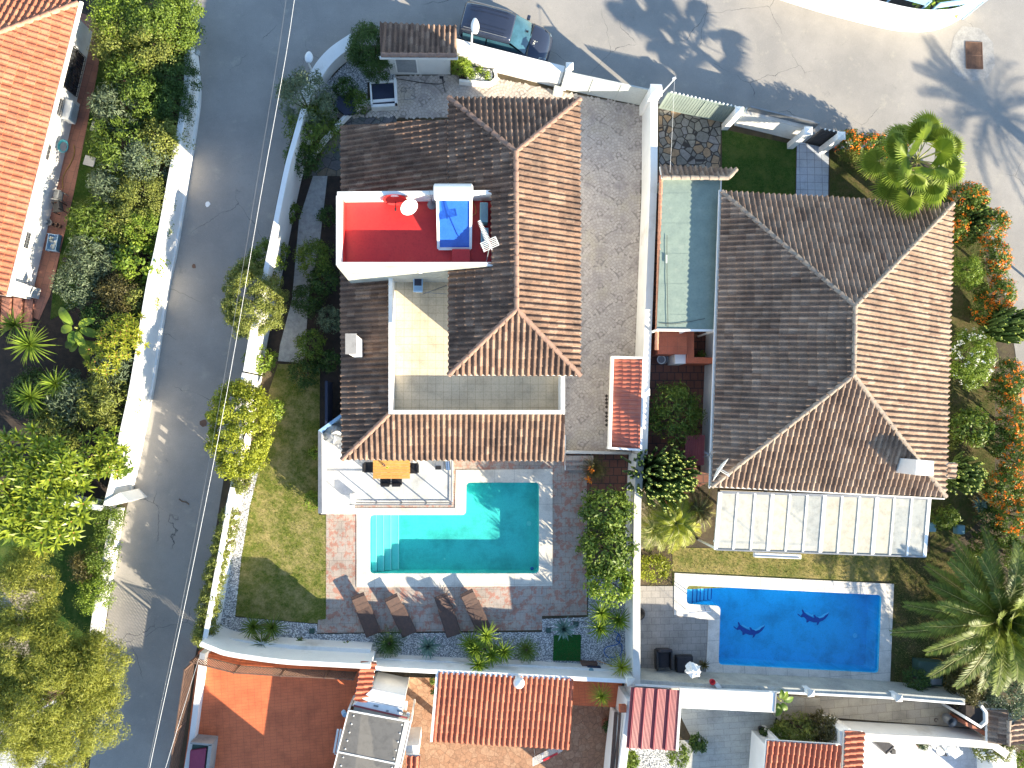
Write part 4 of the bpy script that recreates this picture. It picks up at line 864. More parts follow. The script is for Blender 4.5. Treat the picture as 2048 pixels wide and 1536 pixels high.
mb = MB(); p0, p1_ = at(1443, 440, 0), at(1443, 900, 0)
for v in (500, 640, 780): body(h2, [(1441.5, v), (1443.5, v), (1443, v+40), (1441, v+40)], 2.1, .9, 2.1, 'darkglass', 'window')
dish(1436, 936, 3.9, 3.2, .62, (.75, -.55, .33), 'large white satellite dish seen edge-on at the south-west eave of the pale hipped roof', 'offwhite', baseuv=(1448, 945))
t = thing('roof_aerial', 'spiky grey aerial at the west eave, next to the large dish', 'antenna', at(1425, 915, 2.6)); mb = MB(); q = at(1418, 910, 3.2); mb.tube([(q.x+.2, q.y, 2.4), tuple(q)], .02, 6)
for i in range(14): e = unit(rng.normal(0, 1, 3)); mb.bar(q, q+Vector(e)*random.uniform(.2, .38), .018)
mb.build('spikes', 'greymetal', t)
# glazed veranda
vr = thing('veranda', 'white-framed glazed veranda roof south of the large house', 'veranda', at(1645, 1045)); zv1, zv2 = 2.75, 2.45
top = [at(1440+418*i/12, 984+13*i/12, zv1) for i in range(13)]; bot = [at(1431+417*i/12, 1099+14.5*i/12, zv2) for i in range(13)]
for i in range(13):
    mb = MB(); mb.bar(top[i], bot[i], .09 if i % 3 else .16, .12); mb.build('rafter', 'white', vr)
    if i < 12:
        dz = Vector((0, 0, .02)); mb = MB(); mb.quad(top[i]+dz, bot[i]+dz, bot[i+1]+dz, top[i+1]+dz); mb.build('glass_panel', 'cream_glass' if i in (3, 6, 7, 8, 9) else 'cream_glass2', vr)
mb = MB(); mb.bar(top[0], top[-1], .12, .1); mb.bar(bot[0], bot[-1], .06, .14); mb.build('beam', 'greymetal', vr)
mb = MB(); dz = Vector((0, .35, -.25)); mb.bar(bot[0]+dz, bot[-1]+dz, .1, .1); mb.build('inner_beam', 'white', vr)
for i in (0, 4, 8, 12): mb = MB(); p = bot[i]; mb.bar((p.x, p.y+.06, 0), (p.x, p.y+.06, p.z-.08), .09); mb.build('post', 'white', vr)
sheet('veranda_floor', [(1440, 980), (1862, 996), (1852, 1110), (1434, 1096)], .05, 'travertine')
t = thing('awning_box', 'white awning cassette hung on the front beam of the veranda', 'awning', at(1555, 1111, 2.2)); mb = MB(); mb.bar(at(1507, 1109, 2.3), at(1601, 1113, 2.3), .22, .2); mb.build('cassette', 'offwhite', t, .03)
mb = MB(); mb.bar(at(1509, 1112, 2.42), at(1599, 1116, 2.42), .05, .03); mb.build('seam', 'greymetal', t)
# green canopy and courtyard between the houses
gc = thing('canopy', 'faded green flat canopy between the long white wall and the large house', 'canopy', at(1375, 500)); zg = 2.5
q = px([(1326, 357), (1442, 357), (1430, 661), (1313, 660)], zg)
mb = MB(); n = 46
for i in range(n):
    f = lambda s, t_: q[0].lerp(q[1], s).lerp(q[3].lerp(q[2], s), t_)
    for (s0, s1, h0, h1_) in ((i/n, (i+.5)/n, 0, .0), ((i+.5)/n, (i+1)/n, .0, 0)):
        A0, A1, B1, B0 = f(0, s0), f(1, s0), f(1, s1), f(0, s1)
for i in range(10):
    A0, A1, B1, B0 = f(0, i/10-.003), f(1, i/10-.003), f(1, i/10+.1), f(0, i/10+.1); dz = Vector((0, 0, .008*(i % 2))); mb.quad(A0+dz, B0+dz, B1+dz, A1+dz)
mb.build('roofing_sheet', 'canopy', gc)
mb = MB(); mb.bar(q[3], q[2], .1, .14); mb.bar(q[1], q[2], .05, .1); mb.build('white_edge', 'white', gc)
for p in (q[2], q[3], q[3].lerp(q[2], .5)): mb = MB(); mb.bar((p.x, p.y, 0), (p.x, p.y, zg-.05), .09); mb.build('post', 'white', gc)
mb = MB(); mb.tube([at(1334, 470, zg+.06), at(1334, 540, zg+.05), at(1336, 655, zg+.05)], .012, 5); mb.tube(smooth_line([tuple(at(u, v, zg+.04)) for u, v in ((1318, 646), (1345, 648), (1370, 645), (1395, 640), (1410, 637))]), .012, 5); mb.build('cable', 'darkmetal', gc)
mb = MB(); mb.bar(at(1333, 510, zg+.08), at(1333, 526, zg+.08), .05, .03); mb.build('white_clip', 'offwhite', gc)
t = thing('tiled_lean_to', 'narrow dark tiled roof strip around the north end of the green canopy', 'roof', at(1395, 345))
roof_faces(t, [[at(1474, 338, 2.2), at(1320, 332, 2.2), at(1324, 355, 2.7), at(1456, 356, 2.7)]], 'tile2', [(at(1324, 355, 2.72), at(1456, 356, 2.72)), (at(1472, 340, 2.2), at(1456, 356, 2.7))], 'ridge2')
body(t, [(1330, 350), (1440, 350), (1440, 356), (1330, 356)], 2.4, 0, 2.4, 'white', 'wall')
mb = MB(); ridge_caps(mb, at(1313, 700, 2.35), at(1322, 352, 2.45), .1, .3); tag(mb.build('tile_coping', 'ridge3'), 'long row of sandy ridge tiles between the white wall and the green canopy', 'tile coping')
ct = thing('tiled_counter', 'terracotta tiled outdoor kitchen counter with a dark sink opening', 'counter', at(1375, 700))
body(ct, [(1316, 663), (1374, 663), (1374, 708), (1316, 708)], 1.6, 0, 1.6, 'brick_red', 'counter_block'); body(ct, [(1374, 663), (1388, 663), (1388, 714), (1374, 714)], 1.5, 0, 1.5, 'brick_red', 'counter_block'); body(ct, [(1388, 714), (1426, 715), (1426, 727), (1374, 726), (1374, 714)], 1.5, 0, 1.5, 'brick_red', 'counter_block')
body(ct, [(1350, 708.5), (1372.5, 708.5), (1372.5, 727), (1350, 727)], 1.3, 0, 1.3, 'white', 'white_side')
# tiled small roof by the driveway
t = thing('tiled_shed', 'narrow shed with glazed red tiles and a white frame beside the driveway', 'shed', at(1255, 805))
roof_faces(t, [[at(1228, 718, 2.3), at(1223, 895, 2.3), at(1280, 897, 2.62), at(1285, 718, 2.62)]], 'tile4', pw=.2, amp=.03, eave='white')
for pts in ([(1224, 712), (1287, 714), (1287, 718), (1224, 716)], [(1224, 716), (1228, 716), (1223, 894), (1218, 894)], [(1217, 894), (1283, 898), (1283, 902), (1217, 898)], [(1285, 716), (1289, 716), (1284, 900), (1280, 900)]): body(t, pts, 2.62, 2.2, 2.62, 'white', 'frame')
body(t, [(1238, 722), (1282, 722), (1278, 890), (1234, 890)], 2.2, 0, 2.2, 'stucco', 'wall')
# =============== GATEHOUSE, FRONT WALLS, GATES ===============
gh = thing('gatehouse', 'small white utility hut with a mossy tiled roof at the street corner', 'hut', at(845, 135))
body(gh, [(781, 102), (901, 102), (901, 149), (781, 149)], 0, 0, 2.1)
roof_faces(gh, [[at(913, 53, 2.1), at(760, 46, 2.1), at(761, 111, 2.5), at(914, 112, 2.5)]], 'tile1', [(at(762, 110, 2.52), at(913, 111, 2.52))], 'ridge1', pw=.255)
body(gh, [(759, 112), (916, 113), (916, 117), (759, 116)], 2.45, 2.3, 2.45, 'white', 'white_edging')
p = at(816, 149, 0); mb = MB(); mb.box((p.x, p.y-.02, 1.0), (.98, .04, 1.4)); dd = mb.build('shutter', 'shutter', gh)
mb = MB(); mb.bar((p.x-.52, p.y-.03, .28), (p.x-.52, p.y-.03, 1.75), .06); mb.bar((p.x+.52, p.y-.03, .28), (p.x+.52, p.y-.03, 1.75), .06); mb.bar((p.x-.52, p.y-.03, 1.75), (p.x+.52, p.y-.03, 1.75), .06); mb.build('frame', 'white', dd)
wall('front_wall', 'white front wall beside the parked car, between hut and sliding gate', [(905, 122), (960, 137), (1040, 157), (1118, 176)], .32, 1.7, 'white', cap=None, smooth=False)
wall('curb', 'low curved white curb of the planter by the lamp', [(918, 170), (970, 175), (986, 172), (994, 160), (990, 145)], .14, .4, 'white', 'curb')
tag(sheet('planter_soil', [(918, 128), (985, 145), (988, 160), (975, 168), (918, 165)], .2, 'mulch', kind=None), 'dark soil of the small curved planter by the lamp', 'soil', kind='stuff')
def pillar(u, v, s, h, label, cap=True, group=None, zb_=0):
    p = at(u, v, h); t = thing('gate_pillar', label, 'pillar', (p.x, p.y, 0), group); mb = MB(); mb.box((p.x, p.y, h/2+zb_/2), (s, s, h-zb_)); mb.build('shaft', 'white', t, .01)
    mb = MB(); mb.box((p.x, p.y, h+.03), (s+.08, s+.08, .06)); x = s/2+.04
    mb.add([(p.x-x, p.y-x, h+.062), (p.x+x, p.y-x, h+.062), (p.x+x, p.y+x, h+.062), (p.x-x, p.y+x, h+.062), (p.x, p.y, h+.16)], [(0, 1, 4), (1, 2, 4), (2, 3, 4), (3, 0, 4)]); mb.build('cap', 'cap' if cap is True else cap, t); return t
pillar(1139, 133, .28, 2.3, 'white pillar west of the sliding gate with a small stepped top', 'white')
pillar(1312, 181, .5, 2.35, 'stout white pillar where the sliding gate meets the long boundary wall', 'white')
pillar(1478, 222, .32, 2.0, 'white pillar between the slatted fence and the pale panelled wall', 'white')
pillar(1616, 262, .32, 2.0, 'white pillar on the west side of the dark pedestrian gate', 'white')
pillar(1682, 272, .32, 2.0, 'white pillar on the east side of the dark pedestrian gate, by the orange flowers', 'white')
pillar(1292, 784, .26, 2.5, 'small white pillar with a pointed top next to the glazed red tiles', 'white')
def panel_gate(name, label, a, b, h, n, mat, slats=0, z0=.08, fin=None, cat='gate', tilt=0):
    A_, B_ = at(*a, 0), at(*b, 0); t = thing(name, label, cat, A_)
    u = (B_-A_).normalized(); nr = Vector((u.y, -u.x, 0))
    for i in range(n):
        p, q = A_.lerp(B_, i/n+.004), A_.lerp(B_, (i+1)/n-.004)
        mb = MB()
        if slats:
            for k in range(slats): s = (k+.5)/slats; r = p.lerp(q, s); mb.bar((r.x, r.y, z0), (r.x, r.y, h), (q-p).length/slats*.82, .03, nr)
        else: mb.bar(Vector((p.x, p.y, (z0+h)/2)), Vector((q.x, q.y, (z0+h)/2)), .03, h-z0)
        mb.build('panel', mat, t)
    mb = MB()
    for zz in (z0, h): mb.bar(Vector((A_.x, A_.y, zz)), Vector((B_.x, B_.y, zz)), .07)
    mb.build('rail', mat, t)
    for i in range(n+1): p = A_.lerp(B_, i/n); mb = MB(); mb.bar((p.x, p.y, 0), (p.x, p.y, h+.02), .07); mb.build('post', mat, t)
    if fin:
        m = int((B_-A_).length/.2)
        for k in range(m): mb = MB(); r = A_.lerp(B_, (k+.5)/m); mb.lathe((r.x, r.y, h+.03), [(.012, 0), (.045, .05), (.045, .09), (.01, .13)], 8); mb.build('knob', fin, t)
    return t
panel_gate('sliding_gate', 'pale grey sliding driveway gate of three plain panels', (1122, 177), (1284, 211), 1.75, 3, 'gate_grey')
mb = MB(); g = at(1118, 172, .3); mb.box((g.x-.05, g.y-.25, .25), (.5, .34, .5), R(-12)); tag(mb.build('gate_motor', 'gate_grey', bevel=.03), 'pale boxy gate motor at the foot of the pillar west of the sliding gate', 'gate motor')
panel_gate('slatted_fence', 'grey-green slatted fence panel with small white knobs on top', (1318, 216), (1462, 248), 1.8, 2, 'green_metal', 14, fin='offwhite', cat='fence')
wall('front_wall', 'white panelled front wall between the slatted fence and the dark gate', [(1468, 251), (1540, 268), (1598, 283)], .28, 1.45, 'white', smooth=False, cap='cap')
panel_gate('railing_panel', 'grey railing panels on top of the panelled white front wall', (1472, 245), (1602, 276), 1.9, 3, 'greymetal', 12, z0=1.5, cat='railing')
panel_gate('pedestrian_gate', 'dark metal pedestrian gate with white tips at the end of the tiled path', (1612, 285), (1662, 295), 1.7, 1, 'darkmetal', 10, fin='offwhite')
wall('boundary_wall', 'long thick white boundary wall between driveway and green canopy', [(1284, 210), (1283, 384), (1276, 560), (1270, 712), (1263, 905)], .36, 1.75, 'white', smooth=False)
wall('garden_wall', 'grey-white garden wall between the citrus trees and the neighbouring palms', [(1258, 905), (1252, 1000), (1250, 1160), (1250, 1345)], .3, 1.75, 'white', smooth=False, cap='cap')
t = thing('slanted_pole', 'thin white pole leaning out from the stout pillar over the street', 'pole', at(1322, 190, 1.5)); mb = MB(); mb.bar(at(1322, 188, 2.2), at(1351, 156, 3.0), .05); mb.bar(at(1345, 158, 3.0), at(1352, 155, 3.05), .09, .05); mb.build('pole', 'offwhite', t)
# curved corner walls
wall('corner_wall', 'curved white corner wall beside the hut, facing the street junction', [(706, 86), (668, 112), (640, 142), (618, 180), (602, 215)], .62, .9, 'white', cap=None)
wall('roadside_wall', 'long low white wall along the east side of the sloping lane, north part', [(602, 216), (584, 280), (570, 330), (555, 400), (533, 510), (512, 606)], .24, 2.3, 'white', ref=2.3)
wall('roadside_wall', 'low white wall along the lane, middle part between the two bright trees', [(512, 610), (500, 660), (486, 742)], .24, 2.3, 'white', ref=2.3)
wall('roadside_wall', 'low white wall along the lane hidden beneath the lemon-yellow tree', [(484, 745), (468, 830), (452, 930)], .32, 2.2, 'white', ref=2.2)
wall('roadside_wall', 'white stepped wall along the lane beside the long pebble strip', [(464, 955), (452, 1010), (436, 1090), (424, 1170), (408, 1260), (398, 1290)], .22, 1.7, 'white', ref=1.7)
mb = MB()
for i in range(14):
    f = i/13; u = 459-f*54; v = 985+f*290; p = at(u, v, 1.9); mb.box((p.x+.14, p.y, 1.86), (.16, .22, .32), R(12))
    m_ = mb.build('merlon', 'white', None); mb = MB(); m_['label'] = 'white merlon on the stepped lane wall'; m_['category'] = 'merlon'; m_['group'] = 'merlons on the stepped lane wall'
wall('west_wall', 'long bright white wall along the west side of the lane', [(383, 95), (396, 108), (400, 150), (400, 200), (390, 275), (372, 384), (350, 514), (335, 584), (307, 768), (287, 868), (272, 943), (257, 1003)], -.28, 1.8, 'white', zs=[1.3, 1.3, 1.35, 1.4, 1.5, 1.6, 1.7, 1.75, 1.85, 1.9, 1.9, 1.9])
wall('wall_footing', 'low pale footing at the base of the long west wall', [(401, 150), (403, 200), (393, 275), (376, 384), (354, 514), (339, 584), (311, 768), (291, 868), (276, 943), (260, 1003)], -.1, .22, 'stucco', 'footing')
wall('lower_west_wall', 'low bluish-white wall under the clipped hedge, south end of the lane', [(250, 1015), (243, 1060), (232, 1130), (222, 1180), (212, 1240), (207, 1290)], -.22, 1.0, 'white')
t = thing('wall_pier', 'flat-topped white pier where the west wall meets the garden cross wall', 'pier', at(240, 1005)); body(t, [(208, 1003), (232, 1010), (258, 1003), (240, 985)], 1.95, 0, 1.95, 'white', 'pier')
wall('cross_wall', 'pale garden cross wall running west from the pier', [(235, 1004), (200, 998), (150, 990), (60, 980)], .25, 1.5, 'stucco', smooth=False)
# top right corner plot
tw = wall('corner_wall', 'brilliant white curved wall of the plot across the street', [(1480, -30), (1560, 0), (1650, 28), (1760, 56), (1820, 64), (1880, 58), (1945, 24)], .25, 1.7, 'white', cap=None)
sheet('planting_bed', [(1500, -60), (1580, -10), (1700, 20), (1820, 50), (1880, 45), (1930, 10), (2000, -60), (1990, -200), (1500, -200)], .03, 'mulch')
panel_gate('blue_railing', 'pale blue railing panel on the white curved wall, west piece', (1620, -6), (1812, 47), 2.1, 3, 'blueplastic', 0, z0=1.75, cat='railing')
panel_gate('blue_railing', 'pale blue railing panel on the white curved wall, east piece by the big leaves', (1828, 52), (1925, 38), 2.1, 2, 'blueplastic', 0, z0=1.75, cat='railing')
mb = MB(); mb.bar(at(461, 975, 2.05)+Vector((.1, 0, 0)), at(405, 1280, 2.05)+Vector((.1, 0, 0)), .2, .08); tag(mb.build('added_top_rail', 'white'), 'thin white rail added over the merlons of the lane wall to break sunlight into spots', 'rail')  # rail added so sun between the merlons lands on the lane as spots
# =============== SOUTH GARDEN WALLS ===============
wall('garden_wall', 'tall curving white garden wall north of the orange terrace', [(398, 1292), (425, 1303), (460, 1314), (560, 1328), (640, 1333), (740, 1338)], .22, 2.6, 'stucco', ref=2.6)
wall('garden_wall_ledge', 'rounded half-height ledge along the tall curving garden wall', [(428, 1284), (470, 1293), (560, 1303), (640, 1308), (740, 1313)], .34, 1.1, 'stucco', ref=1.1)
wall('garden_wall', 'white garden wall behind the cycads and yuccas', [(738, 1341), (900, 1349), (1060, 1357), (1255, 1367)], .2, 1.7, 'white', smooth=False, ref=1.7)
wall('garden_wall_ledge', 'low ledge in front of the white wall behind the cycads', [(738, 1322), (900, 1330), (1060, 1337), (1250, 1347)], .16, .7, 'stucco', smooth=False, ref=.7)
wall('pool_wall', 'long white wall south of the blue pool, lower inner part', [(1266, 1347), (1400, 1355), (1600, 1367), (1780, 1380), (1910, 1389)], -.3, .9, 'white', smooth=False, ref=.45)
wall('pool_wall', 'long textured grey wall south of the blue pool, with white coping', [(1266, 1370), (1400, 1378), (1600, 1387), (1780, 1396), (1930, 1408)], .26, 1.75, 'greystone', smooth=False, ref=1.75)
wall('pool_wall_coping', 'thin dark-edged coping strip on the grey pool wall', [(1266, 1372), (1400, 1380), (1600, 1389), (1780, 1398), (1930, 1410)], .1, 1.82, 'white', 'coping', z0=1.76, smooth=False, ref=1.82)
pillar(1621, 1386, .24, 2.15, 'white pillar on the pool wall above the fan-shaped steps', zb_=1.5); pillar(1797, 1396, .24, 2.15, 'white pillar on the pool wall above the beige walk', zb_=1.5); pillar(1262, 1364, .3, 2.1, 'white pyramid-capped pillar at the meeting of four garden walls')
# planter walls in the north-west garden
wall('planter_wall', 'thin low white wall around the dark flower bed, curving up to the raised square bed', [(630, 318), (650, 290), (690, 246), (718, 221), (735, 214), (793, 209)], .16, .4, 'white')
sq = thing('raised_bed', 'square white-rimmed bed filled with a dark blue cover', 'raised bed', at(766, 187)); body(sq, [(742, 165), (786, 163), (789, 206), (744, 210)], .35, 0, .35, 'navy', 'cover')
for pts in ([(787, 155), (792, 155), (795, 212), (790, 212)], [(743, 209), (795, 206), (795, 212), (743, 214)], [(739, 165), (742, 165), (745, 212), (742, 212)], [(740, 162), (787, 160), (787, 163), (740, 165)]): body(sq, pts, .5, 0, .5, 'white', 'rim')
mb = MB(); q = px([(690, 190), (705, 186), (712, 225), (690, 230), (668, 212), (676, 192)], .5); mb.prism([(p.x, p.y) for p in q], .3, .5); tag(mb.build('pond_cover', 'navy'), 'dark blue hexagonal cover among the dark shrubs', 'cover')
# =============== HOUSE WITH ORANGE ROOF, WEST ===============
h3 = thing('house', 'white house with an orange tiled roof at the west edge', 'house', at(60, 300))
C0, E0 = at(157, 6, 3.0), at(12, 592, 3.0); d = (E0-C0).normalized(); l = Vector((d.y, -d.x, 0)); l = l if l.x < 0 else -l
R1, R2 = C0+d*4.2+l*4.2+Vector((0, 0, 1.35)), E0+l*4.2+Vector((0, 0, 1.35)); C1, E1 = C0+l*8.4, E0+l*8.4
roof_faces(h3, [[E0, C0, R1, R2], [C0, C1, R1], [C1, E1, R2, R1]], 'tile3', [(C0, R1), (C1, R1), (R1, R2)], 'ridge3', pw=.27, amp=.06)
w0, w1 = at(186, 66, 0), at(63, 600, 0); wd = (w1-w0).normalized(); wl_ = Vector((wd.y, -wd.x, 0)); wl_ = wl_ if wl_.x < 0 else -wl_
mb = MB(); mb.prism([w0[:2], w1[:2], (w1+wl_*7.6)[:2], (w0+wl_*7.6)[:2]], 0, 2.85); mb.build('wall', 'white', h3)
mb = MB(); mb.bar(C0+Vector((.07, 0, -.08))+d*-.1, E0+Vector((.07, 0, -.08)), .13, .11); mb.build('gutter', 'offwhite', h3)
def facade_win(s0, s1, z0, z1, nv, nh, lab=None):
    o_ = -wl_*.012; a, b = w0+wd*s0+o_, w0+wd*s1+o_; m = MB(); m.bar(Vector((a.x, a.y, (z0+z1)/2)), Vector((b.x, b.y, (z0+z1)/2)), .03, z1-z0); wn_ = m.build('window', 'darkglass', h3)
    m = MB(); o2 = -wl_*.08
    for i in range(nv+1): p = a.lerp(b, i/nv)+o2; m.bar((p.x, p.y, z0), (p.x, p.y, z1), .022)
    for i in range(nh+1): z = z0+(z1-z0)*i/nh; m.bar(Vector((a.x, a.y, z))+o2, Vector((b.x, b.y, z))+o2, .022)
    m.build('grille', 'black' if nv > 5 else 'greymetal', wn_)
facade_win(1.4, 3.4, .25, 2.2, 9, 5); facade_win(4.0, 4.8, 1.1, 1.8, 3, 3); facade_win(6.3, 7.0, 1.2, 1.8, 3, 2); facade_win(10.6, 11.3, 1.2, 1.8, 3, 2)
mb = MB(); p = w0+wd*3.75-wl_*.1; mb.box((p.x, p.y, 1.42), (.2, .14, 2.84), math.atan2(wd.y, wd.x)); mb.build('buttress', 'white', h3)
mb = MB(); p = w0+wd*13.2+wl_*.1-wl_*.2; mb.box((p.x, p.y, 1.4), (.5, .5, 2.7), math.atan2(wd.y, wd.x)); mb.build('end_pier', 'white', h3)
ra = math.atan2(wd.y, wd.x)+PI/2
p = w0+wd*4.35-wl_*.25; t = thing('air_conditioner', 'white air conditioner standing against the wall of the orange-roofed house', 'air conditioner', (p.x, p.y, 0)); mb = MB(); mb.box((p.x, p.y, .75), (.34, .95, .62), ra); mb.build('casing', 'offwhite', t, .02); mb = MB(); q = p-wl_*.175
for i in range(9): mb.box((q.x, q.y, .52+.05*i), (.012, .8, .012), ra)
mb.build('grille', 'greymetal', t)
mb = MB(); mb.box((p.x, p.y, .4), (.3, .7, .08), ra); mb.build('bracket', 'greymetal', t)
p = at(127, 293, .9); mb = MB()
for k in range(6): mb.tube([(p.x+math.cos(a)*(.2+.014*k)*.9, p.y+math.sin(a)*(.24+.014*k), p.z+.02*math.sin(k*2)+.01*k) for a in np.linspace(0, 2*PI, 19)], .014, 5, False)
tag(mb.build('hose_reel', 'hose_teal'), 'coiled teal garden hose hung on the wall of the orange-roofed house', 'hose')
mb = MB(); mb.tube(smooth_line([tuple(at(u, v, .06)) for u, v in ((147, 290), (149, 305), (142, 325), (130, 345), (125, 360), (126, 378))]), .018, 6); tag(mb.build('hose', 'hose_yellow'), 'thin ochre hose lying along the red path', 'hose')
mb = MB(); p = at(188, 230, .04); mb.tube([(p.x+.07*math.cos(a), p.y+.07*math.sin(a), .05) for a in np.linspace(0, 2*PI, 13)], .02, 6, False); tag(mb.build('green_ring', 'l_fresh'), 'small green ring lying on the grass by the red path', 'ring')
for u, v, lab in ((193, 254, 'square stone slab in the grass near the air conditioner'), (179, 322, 'square stone slab in the grass further along the red path')):
    p = at(u, v, .05); mb = MB(); mb.box((p.x, p.y, .04), (.52, .48, .06), R(-14)); tag(mb.build('stepping_stone', 'cap', bevel=.015), lab, 'slab')
for u, v, s in ((158, 220, .1), (110, 375, .1)):
    pass
mb = MB()
for i in range(4): mb.prism([(p.x, p.y) for p in px([(i*20-10, 596), (i*20+6, 598), (i*20+2, 660), (i*20-14, 656)], .15)], 0, .15+.12*(3-i))
tag(mb.build('entrance_steps', 'red_path'), 'reddish entrance steps at the south end of the orange-roofed house', 'steps')
def simple_chair(u, v, z, rz, label, mat='black', sc=1, group=None, name='chair', seatmat=None):
    p = at(u, v, z+.45); t = thing(name, label, 'chair', (p.x, p.y, z), group); Q = Matrix.Rotation(rz, 3, 'Z')
    W = lambda x, y, zz: (Q@Vector((x*sc, y*sc, 0)))+Vector((p.x, p.y, z+zz*sc))
    mb = MB(); mb.box(W(0, 0, .44), (.46*sc, .46*sc, .05), rz); mb.build('seat', seatmat or mat, t, .015)
    mb = MB()
    for k in range(5): mb.bar(W(-.2, .2+.012*k, .52+.09*k), W(.2, .2+.012*k, .52+.09*k), .075*sc, .03)
    mb.build('backrest', mat, t, .008)
    for x in (-.2, .2):
        for y in (-.2, .2): mb = MB(); mb.bar(W(x, y, 0), W(x, y, .44 if y < 0 else .9), .035); mb.build('leg', mat, t)
        mb = MB(); mb.bar(W(x*1.15, -.18, .66), W(x*1.15, .22, .66), .045, .03); mb.bar(W(x*1.15, -.18, .44), W(x*1.15, -.18, .66), .03); mb.build('armrest', mat, t)
    return t
simple_chair(116, 392, .03, R(-100), 'dark garden chair standing on the red path against the white wall', 'greymetal')
simple_chair(116, 415, .03, R(-80), 'worn dark chair beside the garden chair on the red path', 'darkmetal')
for u, v, r, lab in ((102, 447, .15, 'round grey pot near the chairs on the red path'), (113, 452, .11, 'small dark pot next to the round grey pot'), (120, 453, .13, 'empty clay-rimmed pot at the edge of the red path')):
    mb = MB(); mb.lathe(at(u, v, .03), [(r*.7, 0), (r, .22), (r*1.08, .24), (r*.85, .24), (r*.7, .1)], 16); tag(mb.build('flower_pot', 'greymetal' if u < 110 else 'rust'), lab, 'pot')
t = thing('laundry_tub', 'pale plastic tub with cloths inside on the red path', 'tub', at(105, 485, .03)); p = at(105, 485, .3); mb = MB()
for dx, dy, sx, sy in ((-.22, 0, .03, .8), (.22, 0, .03, .8), (0, -.39, .47, .03), (0, .39, .47, .03)): mb.box((p.x+dx, p.y+dy, .2), (sx, sy, .3), R(-8))
mb.box((p.x, p.y, .1), (.44, .78, .04), R(-8)); mb.build('tub', 'blueplastic', t)
acc = ([], []); P, N, tt = crown_pts((p.x, p.y, .26), (.2, .34, .1), 8, .1, 10); arr_mesh('cloths', leaves(P, N, .16, .12, tt), None, tt, 'white_petals', t)
mb = MB(); mb.lathe(at(131, 520, .02), [(.1, 0), (.12, .06), (.06, .07), (.05, .02)], 14); tag(mb.build('sprinkler', 'black'), 'small round black fitting in the grass by the path', 'fitting')

# =============== ORANGE TERRACE AND SOUTHERN PLOTS ===============
OT = .9
ot = thing('orange_terrace', 'sunlit orange-painted tiled terrace beside the lane', 'terrace', at(550, 1420, OT))
body(ot, [(396, 1304), (420, 1308), (480, 1322), (560, 1330), (722, 1336), (706, 1400), (690, 1430), (640, 1700), (345, 1700), (375, 1480)], OT, 0, OT, 'orange_floor', 'floor')
body(ot, [(399, 1306), (410, 1308), (388, 1480), (352, 1700), (340, 1700), (377, 1480)], OT+.5, 0, OT+.45, 'white', 'parapet')
def lattice(name, label, pts, z0, z1, mat='rust', step=.16):
    P = [at(u, v, z0) for u, v in pts]; t = thing(name, label, 'fence', P[0]); h = z1-z0
    for i, p in enumerate(P): mb = MB(); mb.bar(p, p+Vector((0, 0, h+.05)), .07); mb.build('post', mat, t)
    for a, b in zip(P, P[1:]):
        L = (b-a).length; u = (b-a)/L; mb = MB()
        for s in (z0+.05, z1): mb.bar(Vector((a.x, a.y, s)), Vector((b.x, b.y, s)), .05)
        k = -h
        while k < L:
            x0, x1 = max(0, k), min(L, k+h)
            if x1 > x0+.02:
                mb.bar(a+u*x0+Vector((0, 0, x0-k)), a+u*x1+Vector((0, 0, x1-k)), .03, .014); mb.bar(a+u*x0+Vector((0, 0, h-(x0-k))), a+u*x1+Vector((0, 0, h-(x1-k))), .03, .014)
            k += step
        mb.build('lattice_panel', mat, t)
    return t
lattice('lattice_fence', 'rusty lattice fence between the orange terrace and the white garden wall', [(397, 1310), (481, 1331), (572, 1337), (658, 1341), (712, 1344)], OT+.02, OT+1.0)
lattice('lattice_fence', 'rusty lattice fence on the lane side of the orange terrace', [(389, 1322), (372, 1440), (356, 1540), (340, 1640)], OT+.3, OT+1.5)
t = thing('tiled_pier', 'short wall with orange clay tiles on top between the terrace and the sandstone yard', 'wall', at(728, 1370))
body(t, [(722, 1326), (740, 1326), (728, 1404), (708, 1402)], 2.2, 0, 2.15, 'white', 'wall')
roof_faces(t, [[at(752, 1324, 2.15), at(739, 1404, 2.15), at(708, 1401, 2.5), at(722, 1323, 2.5)]], 'tile5', pw=.24, name='tile_coping')
q = [at(*p) for p in ((744, 1378, 2.3), (811, 1392, 2.3), (803, 1436, 2.3), (704, 1412, 2.3))]
t = thing('camper_cabin', 'white flat-roofed cabin with small roof vents next to the tiled pier', 'cabin', (q[3].x, q[3].y, 0)); mb = MB(); mb.prism([p[:2] for p in q], SZ, 2.3); mb.build('body', 'offwhite', t, .02)
mb = MB(); mb.bar(at(740, 1402, 2.31), at(805, 1416, 2.31), .02, .012); mb.build('seam', 'greymetal', t)
for u, v in ((752, 1412), (775, 1422), (799, 1422)): mb = MB(); g = at(u, v, 2.32); mb.box((g.x, g.y, 2.32), (.22 if u != 775 else .12, .07, .03), R(-14)); mb.build('vent', 'greymetal', t)
mb = MB(); mb.bar(at(707, 1411, 2.32), at(815, 1436, 2.32), .07, .03); mb.build('maroon_trim', 'maroon', t)
mb = MB(); mb.bar(at(813, 1402, 2.0), at(811, 1420, 2.0), .12, .1); mb.bar(at(817, 1425, 2.0), at(813, 1441, 2.0), .16, .16); mb.build('side_gutter', 'offwhite', t, .03)
t = thing('glazed_canopy', 'dark smoky sheet canopy in white frames beside the white cabin', 'canopy', at(750, 1490)); zz = 2.6
c0, c1, c2, c3 = at(697, 1421, zz), at(822, 1444, zz), at(765, 1700, zz-.3), at(634, 1668, zz-.3)
